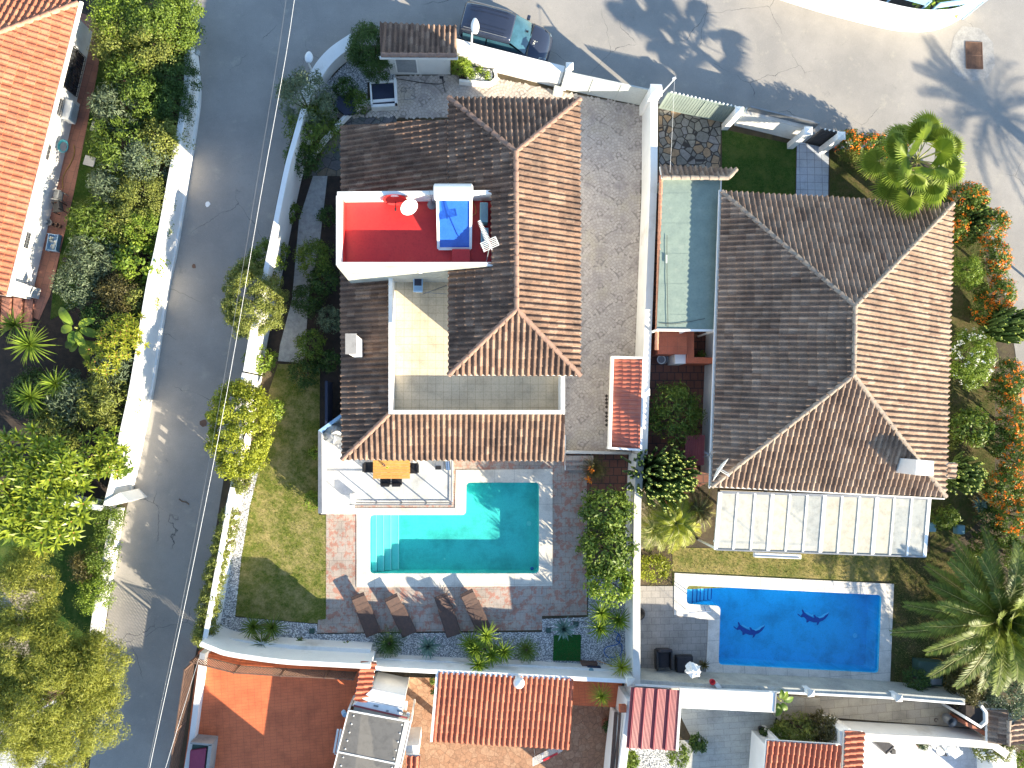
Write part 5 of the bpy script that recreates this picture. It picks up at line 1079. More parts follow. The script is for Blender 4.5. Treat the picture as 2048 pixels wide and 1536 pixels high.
for f0, f1 in ((0, .335), (.335, .67), (.67, 1)):
    a_, b_, e_, f_ = c0.lerp(c3, f0), c1.lerp(c2, f0), c1.lerp(c2, f1), c0.lerp(c3, f1); dz = Vector((0, 0, -.01)); mb = MB(); mb.quad(a_+dz, f_+dz, e_+dz, b_+dz); sh_ = mb.build('sheet', 'greypoly', t)
    mb = MB()
    for k in range(5):
        for s in (.1, .87): g = a_.lerp(f_, (k+.5)/5).lerp(b_.lerp(e_, (k+.5)/5), s); mb.lathe((g.x, g.y, g.z), [(.035, 0), (.03, .02), (.005, .025)], 8)
    mb.build('screw_caps', 'offwhite', sh_)
    mb = MB(); mb.bar(a_, b_, .06, .05); mb.build('cross_bar', 'offwhite', t)
mb = MB(); mb.bar(c0, c3, .05); mb.bar(c1, c2, .05); mb.build('side_bar', 'offwhite', t)
mb = MB(); mb.bar(c1.lerp(c0, .06), c2.lerp(c3, .06), .22, .03); mb.build('beige_strip', 'cap', t)
for p in (c0, c1, c0.lerp(c3, .9), c1.lerp(c2, .9)): mb = MB(); mb.bar((p.x, p.y, 0), (p.x, p.y, p.z-.06), .08); mb.build('post', 'offwhite', t)
mb = MB(); mb.prism([p[:2] for p in (c0.lerp(c1, .05)+Vector((0, -.3, 0)), c1.lerp(c0, .05)+Vector((0, -.3, 0)), c2.lerp(c3, .1), c3.lerp(c2, .1))], .9, 1.5); mb.build('storage_below', 'concrete', t)
mb = MB(); mb.bar(at(708, 1416, 2.2), at(818, 1440, 2.2), .28, .2); wf = mb.build('window_band', 'cream_glass2', t)
mb = MB(); mb.tube([at(687, 1424, 1.9), at(690, 1430, 2.2)], .11, 12); tag(mb.build('vent_pipe', 'blueplastic'), 'short white vent pipe at the corner of the smoky canopy', 'pipe')
mb = MB()
for o_ in (0, 6): mb.bar(at(676+o_, 1458, 2.0), at(668+o_, 1505, 2.0), .09, .05)
mb.bar(at(668, 1507, 2.0), at(680, 1512, 2.0), .03); tag(mb.build('clothes_rack', 'offwhite'), 'white slatted rack on the west side of the smoky canopy', 'rack')
t = thing('storage_chest', 'dark green chest with a faded purple cloth at the lane side of the orange terrace', 'chest', at(402, 1510, OT)); body(t, [(384, 1486), (422, 1490), (414, 1560), (374, 1556)], OT+.8, OT, OT+.7, 'steelgreen', 'chest')
body(t, [(381, 1484), (424, 1488), (423, 1492), (380, 1488)], OT+.85, OT, OT+.85, 'concrete', 'rim'); body(t, [(417, 1490), (424, 1490), (415, 1562), (409, 1562)], OT+.85, OT, OT+.85, 'concrete', 'rim'); body(t, [(380, 1502), (412, 1497), (406, 1556), (376, 1556)], OT+.84, OT+.6, OT+.82, 'magenta', 'cloth')
t = thing('tiled_pavilion', 'rectangular pavilion roof of orange-brown tiles running north to south', 'pavilion', at(1008, 1420)); za, zb = 1.5, 1.7
roof_faces(t, [[at(865, 1483, za), at(1139, 1499, za), at(1147, 1357, zb), at(877, 1344, zb)]], 'tile5', pw=.25, amp=.055, course=.42)
body(t, [(872, 1344), (877, 1344), (865, 1484), (860, 1484)], 1.68, 1.4, 1.68, 'white', 'white_edge')
for u, v in ((880, 1350), (1140, 1362), (1132, 1490), (872, 1474)): body(t, [(u-5, v-5), (u+5, v-5), (u+5, v+5), (u-5, v+5)], 1.5, SZ, 1.4, 'white', 'post')
t = thing('tiled_porch', 'small piece of clay-tiled roof beside the smoky canopy', 'roof', at(825, 1530)); roof_faces(t, [[at(815, 1600, 2.2), at(836, 1600, 2.2), at(840, 1512, 2.35), at(812, 1510, 2.35)]], 'tile5'); body(t, [(812, 1492), (838, 1490), (838, 1510), (812, 1510)], 2.0, 0, 2.0, 'offwhite', 'white_box')
t = thing('stove_pipe', 'white dome-topped stove pipe at the north edge of the orange-brown pavilion', 'chimney', at(1034, 1357)); mb = MB(); q0, q1 = at(1034, 1352, 1.6), at(1038, 1366, 2.4); mb.tube([(q1.x, q1.y, 1.5), (q1.x, q1.y, 2.35)], .14, 16); mb.build('pipe', 'offwhite', t); mb = MB(); mb.lathe((q1.x, q1.y, 2.36), [(.26, 0), (.26, .06), (.2, .2), (.08, .28), (.01, .3)], 20); mb.build('cap', 'offwhite', t)
t = thing('drying_rack', 'white folding clothes airer at the south edge of the pavilion roof', 'clothes airer', at(1092, 1512, SZ)); mb = MB(); f = lambda a, b: at(1066+a*58, 1524-a*30+b*16+a*0-8+0*b, SZ+.9)
for i in range(8): mb.bar(f(.0, i/7), f(1, i/7), .018)
for a in (0, .33, 1): mb.bar(f(a, 0), f(a, 1), .03)
mb.build('rails', 'offwhite', t)
for a in (.1, .9):
    mb = MB(); p = f(a, .1); q = f(a, .9); mb.bar(p, (q.x, q.y, SZ), .025); mb.bar(q, (p.x, p.y, SZ), .025); mb.build('leg', 'offwhite', t)
mb = MB(); mb.bar(f(.35, .95)+Vector((0, 0, .03)), f(.85, .95)+Vector((0, 0, .03)), .09, .02); tag(mb.build('red_cloth', 'reddish'), 'red strip of cloth on the clothes airer', 'cloth')
wall('divider_wall', 'white dividing wall with brown coping between sandstone yard and maroon roof', [(1250, 1372), (1244, 1420), (1234, 1500), (1226, 1600)], -.34, 2.0, 'white', smooth=False, cap=None)
mb = MB(); p = at(1246, 1418, 2.2); mb.box((p.x, p.y, 2.1), (.32, .32, .24)); tag(mb.build('orange_block', 'orange_floor'), 'square orange-topped block on the white dividing wall', 'block')
mb = MB(); mb.bar(at(1232, 1425, 1.4), at(1216, 1640, 1.4), .16, .1); mb.bar(at(1240, 1425, 1.7), at(1226, 1640, 1.7), .1, .1); tag(mb.build('brown_coping', 'rust'), 'brown ridge of roof tiles seen edge-on along the dividing wall', 'coping')
wall('yard_wall', 'thin white wall along the east edge of the sandstone yard', [(1228, 1415), (1218, 1500), (1205, 1640)], -.12, 1.2, 'white', smooth=False)
t = thing('maroon_roof', 'maroon corrugated metal roof with raised seams', 'roof', at(1305, 1435)); qa, qb, qc, qd = at(1262, 1374, 2.7), at(1359, 1380, 2.7), at(1351, 1501, 2.4), at(1252, 1496, 2.4)
mb = MB(); nn = 72
for i in range(nn):
    s0, s1 = i/nn, (i+1)/nn; h0 = .02 if i % 2 else 0; h1_ = 0 if i % 2 else .02; A_, B_, E_, F_ = qa.lerp(qb, s0), qa.lerp(qb, s1), qd.lerp(qc, s1), qd.lerp(qc, s0); mb.quad(A_+Vector((0, 0, h0)), F_+Vector((0, 0, h0)), E_+Vector((0, 0, h1_)), B_+Vector((0, 0, h1_)))
mb.build('metal_sheet', 'maroon', t); mb = MB()
for s in (.07, .31, .55, .80): mb.bar(qa.lerp(qb, s)+Vector((0, 0, .05)), qd.lerp(qc, s-.01)+Vector((0, 0, .05)), .045, .07)
mb.build('seam', 'maroon', t); mb = MB(); mb.bar(qb+Vector((.06, 0, .02)), qc+Vector((.06, 0, .02)), .1, .1); mb.build('white_edge', 'white', t)
body(t, [(1272, 1384), (1348, 1389), (1341, 1488), (1263, 1484)], 2.3, 0, 2.25, 'white', 'wall')
t = thing('flat_roof', 'brilliant white flat roof of an outbuilding below the pool wall', 'roof', at(1455, 1400)); q = [(1360, 1377), (1552, 1386), (1549, 1425), (1360, 1416)]; body(t, q, 2.2, 2.05, 2.2, 'white', 'roof_slab'); body(t, [(1364, 1380), (1546, 1389), (1544, 1414), (1364, 1406)], 2.0, 0, 2.05, 'white', 'wall')
mb = MB(); mb.bar(at(1552, 1385, 2.22), at(1549, 1425, 2.22), .06, .05); mb.build('edge_trim', 'greymetal', t)
mb = MB(); mb.tube([at(1486, 1420, 2.1), at(1474, 1421, 2.1)], .04, 8); tag(mb.build('bird', 'black'), 'tiny dark object at the south edge of the brilliant white roof', 'fitting')
t = thing('parasol', 'closed white parasol with loose cloth leaning at the grey pool wall', 'parasol', at(1415, 1360)); b_ = at(1408, 1366, 1.1); tp = at(1385, 1340, 2.3)
mb = MB(); mb.tube([at(1402, 1363, .0), at(1396, 1350, 1.6), tp], .03, 8); mb.build('pole', 'offwhite', t); mb = MB(); mb.lathe(at(1402, 1364, .0), [(.24, 0), (.24, .06), (.06, .1)], 16); mb.build('base', 'blueplastic', t)
c = at(1388, 1338, 1.9); d_ = unit(rng.normal(0, 1, (26, 3))); P = np.array(c)+d_*np.array((.36, .3, .25)); mb = MB(); pr_ = [(.02, 0), (.26, .12), (.34, .3), (.2, .5), (.26, .62), (.02, .7)]
mb.lathe(c+Vector((-.1, -.2, -.35)), pr_, 18, (.2, .45, 1)); mb.v = [(x+.07*math.sin(y*23+z*9), y+.07*math.sin(x*19+z*13), z+.04*math.sin(x*31)) for x, y, z in mb.v]; mb.build('cloth', 'white', t)
mb = MB(); mb.lathe(at(1423, 1362, 1.75), [(.06, 0), (.13, .05), (.14, .16), (.12, .16), (.05, .06)], 18); tag(mb.build('red_bowl', 'reddish'), 'red bowl standing on the grey pool wall', 'bowl')
mb = MB(); p = at(1436, 1372, 1.85); mb.box((p.x, p.y, 1.82), (.3, .2, .14), R(-50)); tag(mb.build('stone_block', 'stucco'), 'pale stone block leaning beside the red bowl', 'block')
t = thing('garden_armchair', 'dark rattan armchair by the grey pool terrace wall', 'armchair', at(1328, 1320, .03)); p = at(1328, 1320, .5)
mb = MB(); mb.box((p.x, p.y, .3), (.62, .8, .28)); mb.build('seat', 'blackmesh', t, .05); mb = MB(); mb.box((p.x, p.y+.48, .5), (.66, .16, .75), 0, R(-12)); mb.build('backrest', 'blackmesh', t, .04)
for s in (-1, 1): mb = MB(); mb.box((p.x+s*.36, p.y, .42), (.12, .95, .42)); mb.build('armrest', 'black', t, .04)
t = thing('footstool', 'low square dark footstool next to the rattan armchair', 'footstool', at(1370, 1332, .03)); p = at(1370, 1329, .4); mb = MB(); mb.box((p.x, p.y, .22), (.85, .8, .3)); mb.build('frame', 'black', t, .04); mb = MB(); mb.box((p.x, p.y, .41), (.8, .75, .08)); mb.build('cushion', 'blackmesh', t, .03)
t = thing('fire_bowl', 'round dark bowl with a pale ball inside, on the grey terrace by the wall', 'bowl', at(1274, 1224, .03)); mb = MB(); mb.lathe(at(1274, 1224, .03), [(.16, 0), (.3, .3), (.33, .36), (.28, .35), (.1, .12)], 22); mb.build('bowl', 'black', t); mb = MB(); mb.lathe(at(1272, 1222, .25), [(.01, 0), (.07, .03), (.09, .09), (.06, .15), (.01, .17)], 14); mb.build('ball', 'offwhite', t)
mb = MB(); zz = .12; mb.tube([at(1297, 1168, zz+.6), at(1320, 1182, zz+.6)], .02, 6)
mb = MB(); mb.tube([at(1418, 1212, .05), at(1421, 1222, .9), at(1378, 1225, .9), at(1371, 1218, .05)], .022, 8); mb.tube([at(1408, 1212, .05), at(1411, 1222, .9)], .022, 8); tag(mb.build('pool_handrail', 'chrome'), 'steel handrail beside the steps of the blue pool', 'handrail')
t = thing('equipment_box', 'dark green pump housing with a grey hatch under the date palm', 'box', at(1865, 1345)); body(t, [(1838, 1322), (1890, 1325), (1886, 1374), (1838, 1370)], .6, 0, .6, 'steelgreen', 'housing', .04); body(t, [(1862, 1357), (1884, 1358), (1883, 1370), (1861, 1369)], .64, .6, .64, 'greymetal', 'hatch')
mb = MB(); mb.tube(smooth_line([tuple(at(u, v, .06)) for u, v in ((1850, 1319), (1875, 1318), (1890, 1326), (1894, 1345), (1890, 1370), (1875, 1378))]), .025, 6); tag(mb.build('hose', 'hose_yellow'), 'ochre hose curled around the dark green pump housing', 'hose')
for u, v, lab in ((1866, 1055, 'turquoise box in the shade east of the glazed veranda'), (1924, 1060, 'small turquoise box behind the leafy plant, east garden')): t = thing('utility_box', lab, 'box', at(u, v)); body(t, [(u-8, v-9), (u+7, v-9), (u+7, v+9), (u-8, v+9)], .4, 0, .36, 'teal', 'box', .02); body(t, [(u-7, v-8), (u+6, v-8), (u+6, v+8), (u-7, v+8)], .4, .36, .4, 'teal', 'lid')
t = thing('bench_roof', 'small dark red corrugated sheet roof in the shaded courtyard', 'roof', at(1390, 900)); body(t, [(1371, 870), (1410, 870), (1408, 930), (1369, 932)], 1.3, 1.26, 1.3, 'maroon', 'sheet')
for i in range(9): body(t, [(1372+i*4.3, 870), (1373+i*4.3, 870), (1371+i*4.3, 931), (1370+i*4.3, 931)], 1.33, 1.3, 1.33, 'maroon', 'rib')
for u in (1374, 1404): body(t, [(u, 920), (u+3, 920), (u+3, 923), (u, 923)], 1.2, 0, 1.26, 'black', 'post')
t = thing('plant_tub', 'round grey tub with a white rim in the dark courtyard', 'tub', at(1323, 719)); mb = MB(); mb.lathe(at(1323, 719, .03), [(.2, 0), (.24, .35), (.26, .36), (.2, .35), (.17, .3), (.02, .3)], 22); mb.build('tub', 'greymetal', t); mb = MB(); p = at(1323, 719, .45); mb.tube([(p.x+.2*math.cos(a), p.y+.2*math.sin(a), .42) for a in np.linspace(0, 2*PI, 21)], .03, 6, False); mb.build('rim', 'offwhite', t)

# south-east corner
t = thing('tiled_roof', 'striped red and cream tiled roof with rows running north to south at the bottom edge', 'roof', at(1600, 1520)); roof_faces(t, [[at(1522, 1640, 2.3), at(1672, 1650, 2.3), at(1682, 1490, 2.7), at(1534, 1481, 2.7)]], 'tile5', pw=.255, amp=.07); body(t, [(1540, 1500), (1670, 1508), (1664, 1640), (1530, 1630)], 2.2, 0, 2.15, 'white', 'wall')
wall('yard_wall', 'bluish-white wall of the stone court, west of the striped tiles', [(1530, 1450), (1528, 1500), (1518, 1640)], -.18, 1.6, 'white', smooth=False)
t = thing('tile_topped_wall', 'white wall with stubby red tiles on top between the striped roof and the white terrace', 'wall', at(1700, 1500)); body(t, [(1680, 1462), (1704, 1464), (1700, 1640), (1674, 1640)], 2.0, 0, 2.0, 'white', 'wall')
roof_faces(t, [[at(1728, 1464, 2.0), at(1722, 1640, 2.0), at(1684, 1640, 2.25), at(1690, 1461, 2.25)]], 'tile5', pw=.27, amp=.07)
wall('terrace_wall', 'long cream wall between the beige walk and the white terrace', [(1662, 1440), (1750, 1445), (1850, 1450), (1945, 1458), (1975, 1478)], -.32, 1.45, 'stucco', smooth=False, cap='cap')
wall('terrace_wall', 'short white wall joining the cream wall behind the bamboo', [(1662, 1436), (1682, 1468), (1684, 1500)], .2, 1.5, 'white', smooth=False)
for i, (pts, z) in enumerate((([(1552, 1390), (1578, 1392), (1560, 1442), (1548, 1430)], .45), ([(1578, 1392), (1608, 1394), (1612, 1432), (1585, 1440), (1562, 1440)], .30), ([(1608, 1394), (1640, 1396), (1642, 1424), (1612, 1432)], .17))):
    st_ = thing('fan_step', ('lowest', 'middle', 'highest')[2-i]+' wedge step winding down to the stone court', 'step', at(*pts[0])); body(st_, pts, z, 0, z, 'travertine', 'tread', .01)
t = thing('arched_gate', 'dark round-topped gate frame with a white arch at the end of the beige walk', 'gate', at(1955, 1435)); body(t, [(1932, 1410), (1960, 1412), (1972, 1425), (1974, 1445), (1965, 1456), (1932, 1438)], 1.6, .05, 1.6, 'mulch', 'dark_leaf'); 
mb = MB(); strip_prism(mb, [tuple(at(u, v, 1.8)) for u, v in ((1930, 1437), (1962, 1457), (1976, 1446), (1976, 1425), (1965, 1410))], .12, .05, 1.8); mb.build('arch', 'white', t); body(t, [(1931, 1443), (1975, 1465), (1974, 1474), (1931, 1451)], 1.2, 0, 1.2, 'terracotta', 'brick_side')
t = thing('tiled_wall_roof', 'weathered tile coping stepping down along the white wall at the far corner', 'roof', at(1995, 1450)); roof_faces(t, [[at(1975, 1484, 1.6), at(1975, 1418, 1.6), at(2016, 1420, 2.0), at(2016, 1490, 2.0)], [at(2062, 1420, 1.6), at(2060, 1484, 1.6), at(2018, 1490, 2.0), at(2020, 1450, 2.0)]], 'tile2', [(at(2017, 1440, 2.0), at(2017, 1490, 2.0))], 'ridge2'); body(t, [(1985, 1425), (2050, 1425), (2050, 1480), (1985, 1480)], 1.5, 0, 1.5, 'white', 'wall')
t = thing('clay_urn', 'grey clay urn lying tilted on the beige walk', 'urn', at(1893, 1440, .05)); mb = MB(); a_, b_ = at(1890, 1433, .25), at(1905, 1445, .75); mb.lathe(a_, [(.1, -.1), (.2, .0), (.24, .2), (.2, .42), (.22, .5), (.26, .52), (.22, .5), (.16, .38), (.14, .1)], 22, b_-a_); mb.build('urn', 'greymetal', t); mb = MB(); p = at(1872, 1440, .07); mb.tube([(p.x+.09*math.cos(a), p.y+.09*math.sin(a), .08) for a in np.linspace(0, 5.2, 14)], .018, 6); tag(mb.build('small_ring', 'rust'), 'small rusty ring on the beige walk left of the urn', 'ring')
def sunbed(c4_, z, label, mat, frame, name='sun_lounger'):
    a, b, c, d = [at(u, v, z) for u, v in c4_]; t = thing(name, label, 'sun lounger', ((a.x+c.x)/2, (a.y+c.y)/2, z-.3)); mb = MB(); th = Vector((0, 0, .05)); mb.add([a-th, b-th, c-th, d-th, a, b, c, d], [(0, 3, 2, 1), (4, 5, 6, 7), (0, 1, 5, 4), (1, 2, 6, 5), (2, 3, 7, 6), (3, 0, 4, 7)]); mb.build('bed', mat, t)
    mb = MB()
    for p, q in ((a, b), (b, c), (c, d), (d, a)): mb.bar(p, q, .05)
    mb.build('frame', frame, t)
    for p in (a, b, c, d): mb = MB(); q = p.lerp((a+c)/2, .08); mb.bar((q.x, q.y, z-.32), (q.x, q.y, z), .04); mb.build('leg', frame, t)
    return t
sunbed([(1732, 1468), (1748, 1462), (1788, 1493), (1772, 1508)], .35, 'black mesh sun lounger on the white terrace at the bottom right', 'blackmesh', 'darkmetal')
for k, (u, v, rz, lab) in enumerate(((1868, 1480, R(20), 'white folding chair on the white terrace, nearer the round pot'), (1893, 1488, R(-150), 'white folding deck chair with slatted back on the white terrace'))): simple_chair(u, v, .03, rz, lab, 'offwhite', 1.25)
t = thing('side_table', 'small round table with a dark band beside the white chairs', 'table', at(1881, 1503)); mb = MB(); mb.lathe(at(1881, 1501, .5), [(.2, 0), (.24, .01), (.24, .04), (.01, .045)], 22); mb.build('table_top', 'cap', t); mb = MB(); p = at(1881, 1503, 0)
for k in range(3): mb.bar((p.x+.2*math.cos(k*2.1), p.y+.2*math.sin(k*2.1), 0), (p.x, p.y, .5), .03)
mb.build('legs', 'darkmetal', t)
mb = MB(); p = at(1786, 1503, .15); mb.box((p.x, p.y, .13), (.2, .2, .2)); tag(mb.build('small_speaker', 'black'), 'small black cube at the foot of the black sun lounger', 'box')
mb = MB(); q = px([(1744, 1496), (1750, 1493), (1764, 1516), (1762, 1521)], .04); 
body_ = thing('white_border_wall', 'white wall closing the white terrace on the east', 'wall', at(2000, 1510)); body(body_, [(1985, 1512), (2030, 1500), (2040, 1600), (1990, 1600)], 1.2, 0, 1.2, 'white', 'wall')
t = thing('house', 'flat-roofed white house just beyond the bottom edge south of the orange terrace', 'house', at(660, 1700)); body(t, [(560, 1640), (762, 1634), (762, 1860), (540, 1860)], 0, 0, 4.8); body(t, [(556, 1636), (766, 1630), (766, 1864), (536, 1864)], 0, 4.8, 4.9, 'terracotta', 'roof')
# =============== FURNITURE BY THE TEAL POOL ===============
t = thing('dining_table', 'rectangular honey-coloured wooden table on the pale porch', 'table', at(783, 938, PZ)); zt = PZ+.76
for k in range(6):
    a, b = at(746, 921+k*6.1, zt), at(820, 921+k*6.1, zt); body(t, [(746, 920.5+k*6.2), (820, 920.5+k*6.2), (820, 926.4+k*6.2), (746, 926.4+k*6.2)], zt, zt-.04, zt, 'wood', 'table_board', .004)
for u, v in ((750, 925), (815, 925), (750, 953), (815, 953)): p = at(u, v, zt); mb = MB(); mb.bar((p.x, p.y, PZ), (p.x, p.y, zt-.04), .07); mb.build('leg', 'wood', t)
cg = 'black garden chairs around the wooden table'
simple_chair(739, 934, PZ, R(90), 'black slatted chair at the west end of the wooden table', group=cg)
simple_chair(827, 936, PZ, R(-90), 'black slatted chair at the east end of the wooden table', group=cg)
simple_chair(772, 960, PZ, R(180), 'black slatted chair on the pool side of the wooden table, left of the pair', group=cg)
simple_chair(794, 960, PZ, R(180), 'black slatted chair on the pool side of the wooden table, right of the pair', group=cg)
t = thing('flower_vase', 'small brown vase with a yellow bloom on the wooden table', 'vase', at(771, 933, zt)); p = at(770, 931, zt); mb = MB(); mb.lathe(p, [(.04, 0), (.06, .08), (.03, .16), (.035, .2)], 12, (-.5, .3, .8)); mb.build('vase', 'rust', t); acc = ([], []); sword_rosette(acc, at(774, 935, zt+.12), 14, .09, .05, 10, 80, .2); build_acc(acc, 'bloom', 'l_tip', t)
t = thing('covered_barbecue', 'barbecue under a crumpled grey cover in the porch corner', 'barbecue', at(662, 872, PZ)); p = at(664, 868, PZ+.9); mb = MB(); mb.lathe((p.x, p.y, PZ), [(.55, 0), (.5, .5), (.44, .85), (.2, 1.0), (.02, 1.03)], 14); mb.v = [(x+.07*math.sin(y*17+z*7), y+.06*math.sin(x*15+z*11), z+.03*math.sin(x*21+y*13)) for x, y, z in mb.v]; mb.build('cover', 'greymetal', t)
t = thing('gas_grill', 'grey gas grill with a steel drum half under the eaves of the porch', 'grill', at(884, 930, PZ)); body(t, [(870, 922), (889, 922), (889, 940), (870, 940)], PZ+.85, PZ, PZ+.85, 'greymetal', 'cabinet', .02); mb = MB(); mb.tube([at(895, 922, PZ+.8), at(896, 940, PZ+.8)], .14, 14); mb.build('drum', 'chrome', t); body(t, [(871, 932), (882, 932), (882, 939), (871, 939)], PZ+.87, PZ+.85, PZ+.87, 'black', 'hob')
lg = 'brown wicker sun loungers in a row south of the teal pool'
def lounger():
    t = thing('sun_lounger', '', 'sun lounger', (0, 0, 0), lg)
    mb = MB(); mb.box((0, -.35, .3), (.66, 1.35, .09)); mb.build('bed', 'wicker', t, .02)
    mb = MB(); P = [(0, .32, .33), (0, .6, .38), (0, .95, .46)]
    for a, b in zip(P, P[1:]): mb.bar(a, b, .66, .07, (0, 0, 1))
    mb.bar((0, .93, .455), (0, 1.08, .42), .66, .06); mb.build('backrest', 'wicker', t, .015)
    mb = MB(); mb.bar((-.34, -1.02, .27), (-.34, .4, .27), .05, .12); mb.bar((.34, -1.02, .27), (.34, .4, .27), .05, .12); mb.build('frame', 'wicker', t)
    for x in (-.3, .3):
        for y in (-.95, .3): mb = MB(); mb.box((x, y, .13), (.06, .06, .26)); mb.build('leg', 'wicker', t)
        mb = MB(); mb.bar((x, .3, .3), (x, .9, .42), .03); mb.build('backrest_strut', 'wicker', t)
    return t
proto = lounger()
for i, (hu, hv, fu, fv, lab) in enumerate(((710, 1185, 747, 1268, 'westernmost brown wicker lounger, by the lawn'), (777, 1190, 819, 1268, 'second brown wicker lounger from the lawn, striped by a palm shadow'), (880, 1190, 908, 1270, 'third brown wicker lounger from the lawn, wholly in shade and set apart'), (929, 1179, 968, 1259, 'easternmost brown wicker lounger, farthest from the lawn'))):
    o = proto if i == 0 else copy_tree(proto); a = at(hu, hv, .75); b = at(fu, fv, .3); dd_ = Vector((a.x-b.x, a.y-b.y)).normalized(); o.location = (b.x+dd_.x*1.0, b.y+dd_.y*1.0, .03); o.rotation_euler.z = math.atan2(dd_.y, dd_.x)-PI/2; o['label'] = lab
t = thing('turf_mat', 'square green artificial turf mat in the pebble bed', 'mat', at(1134, 1296, .06)); q = px([(1108, 1271), (1162, 1270), (1161, 1322), (1106, 1321)], .1); mb = MB(); mb.prism([p[:2] for p in q], .03, .12); mb.build('mat', 'turf', t); X, Y = scatter([p[:2] for p in q], 1500)
grass_t = grass_blades('dense green pile of the square turf mat', None, 1200, 'g_blade_dark', .12, .03, raw=[p[:2] for p in q]); grass_t.name = 'turf_pile'; grass_t.parent = t; grass_t.location = -org(t); del grass_t['label'], grass_t['category']
for u, v, r, lab in ((1152, 1248, .13, 'small dark green valve box near the agave, east one'), (1097, 1261, .12, 'small dark green valve box near the agave, west one'), (624, 1262, .13, 'small dark green valve box at the corner of the lawn')): p = at(u, v, .1); t = thing('valve_box', lab, 'box', (p.x, p.y, 0)); mb = MB(); mb.box((p.x, p.y, .08), (r*2, r*1.8, .1)); mb.build('box', 'steelgreen', t); mb = MB(); mb.box((p.x, p.y, .14), (r*1.7, r*1.5, .02)); mb.build('lid', 'steelgreen', t)
mb = MB(); mb.tube(smooth_line([tuple(at(u, v, .1)) for u, v in ((1228, 1262), (1240, 1272), (1236, 1288), (1214, 1294), (1208, 1304), (1218, 1315), (1240, 1310), (1244, 1290), (1232, 1280), (1238, 1268))]), .022, 6); tag(mb.build('pool_hose', 'hose_blue'), 'curled blue pool hose on the white pebbles', 'hose')
t = thing('garden_cart', 'rusty tool box with a blue sack and a turquoise lid against the garden wall', 'cart', at(1185, 1336)); body(t, [(1162, 1326), (1196, 1328), (1192, 1344), (1168, 1342)], .5, .05, .45, 'rust', 'box'); body(t, [(1176, 1334), (1204, 1336), (1200, 1349), (1174, 1347)], .7, .3, .62, 'navy', 'sack', .05); mb = MB(); mb.lathe(at(1182, 1340, .72), [(.11, 0), (.12, .04), (.01, .05)], 18); mb.build('lid', 'teal', t)
mb = MB(); mb.bar(at(1194, 1321, .5), at(1224, 1332, .5), .03); tag(mb.build('rake_handle', 'wood'), 'thin rake handle lying across the pebbles by the rusty box', 'rake')
mb = MB(); mb.bar(at(1130, 870, .1), at(1130, 940, .1), .04, .25); tag(mb.build('threshold', 'white'), 'thin white edging at the side of the steps by the brown house', 'edging')
st = thing('garden_steps', 'three broad tiled steps between the driveway and the pool patio', 'steps', at(1165, 920))
for i, v in enumerate((911, 921, 931)): body(st, [(1131, v), (1186, v), (1186, v+10), (1131, v+10)], .3, .03, .42-.12*i, 'patio', 'step', .01)
body(st, [(1131, 901), (1262, 904), (1262, 909), (1131, 907)], .5, .03, .5, 'cap', 'edge_course')
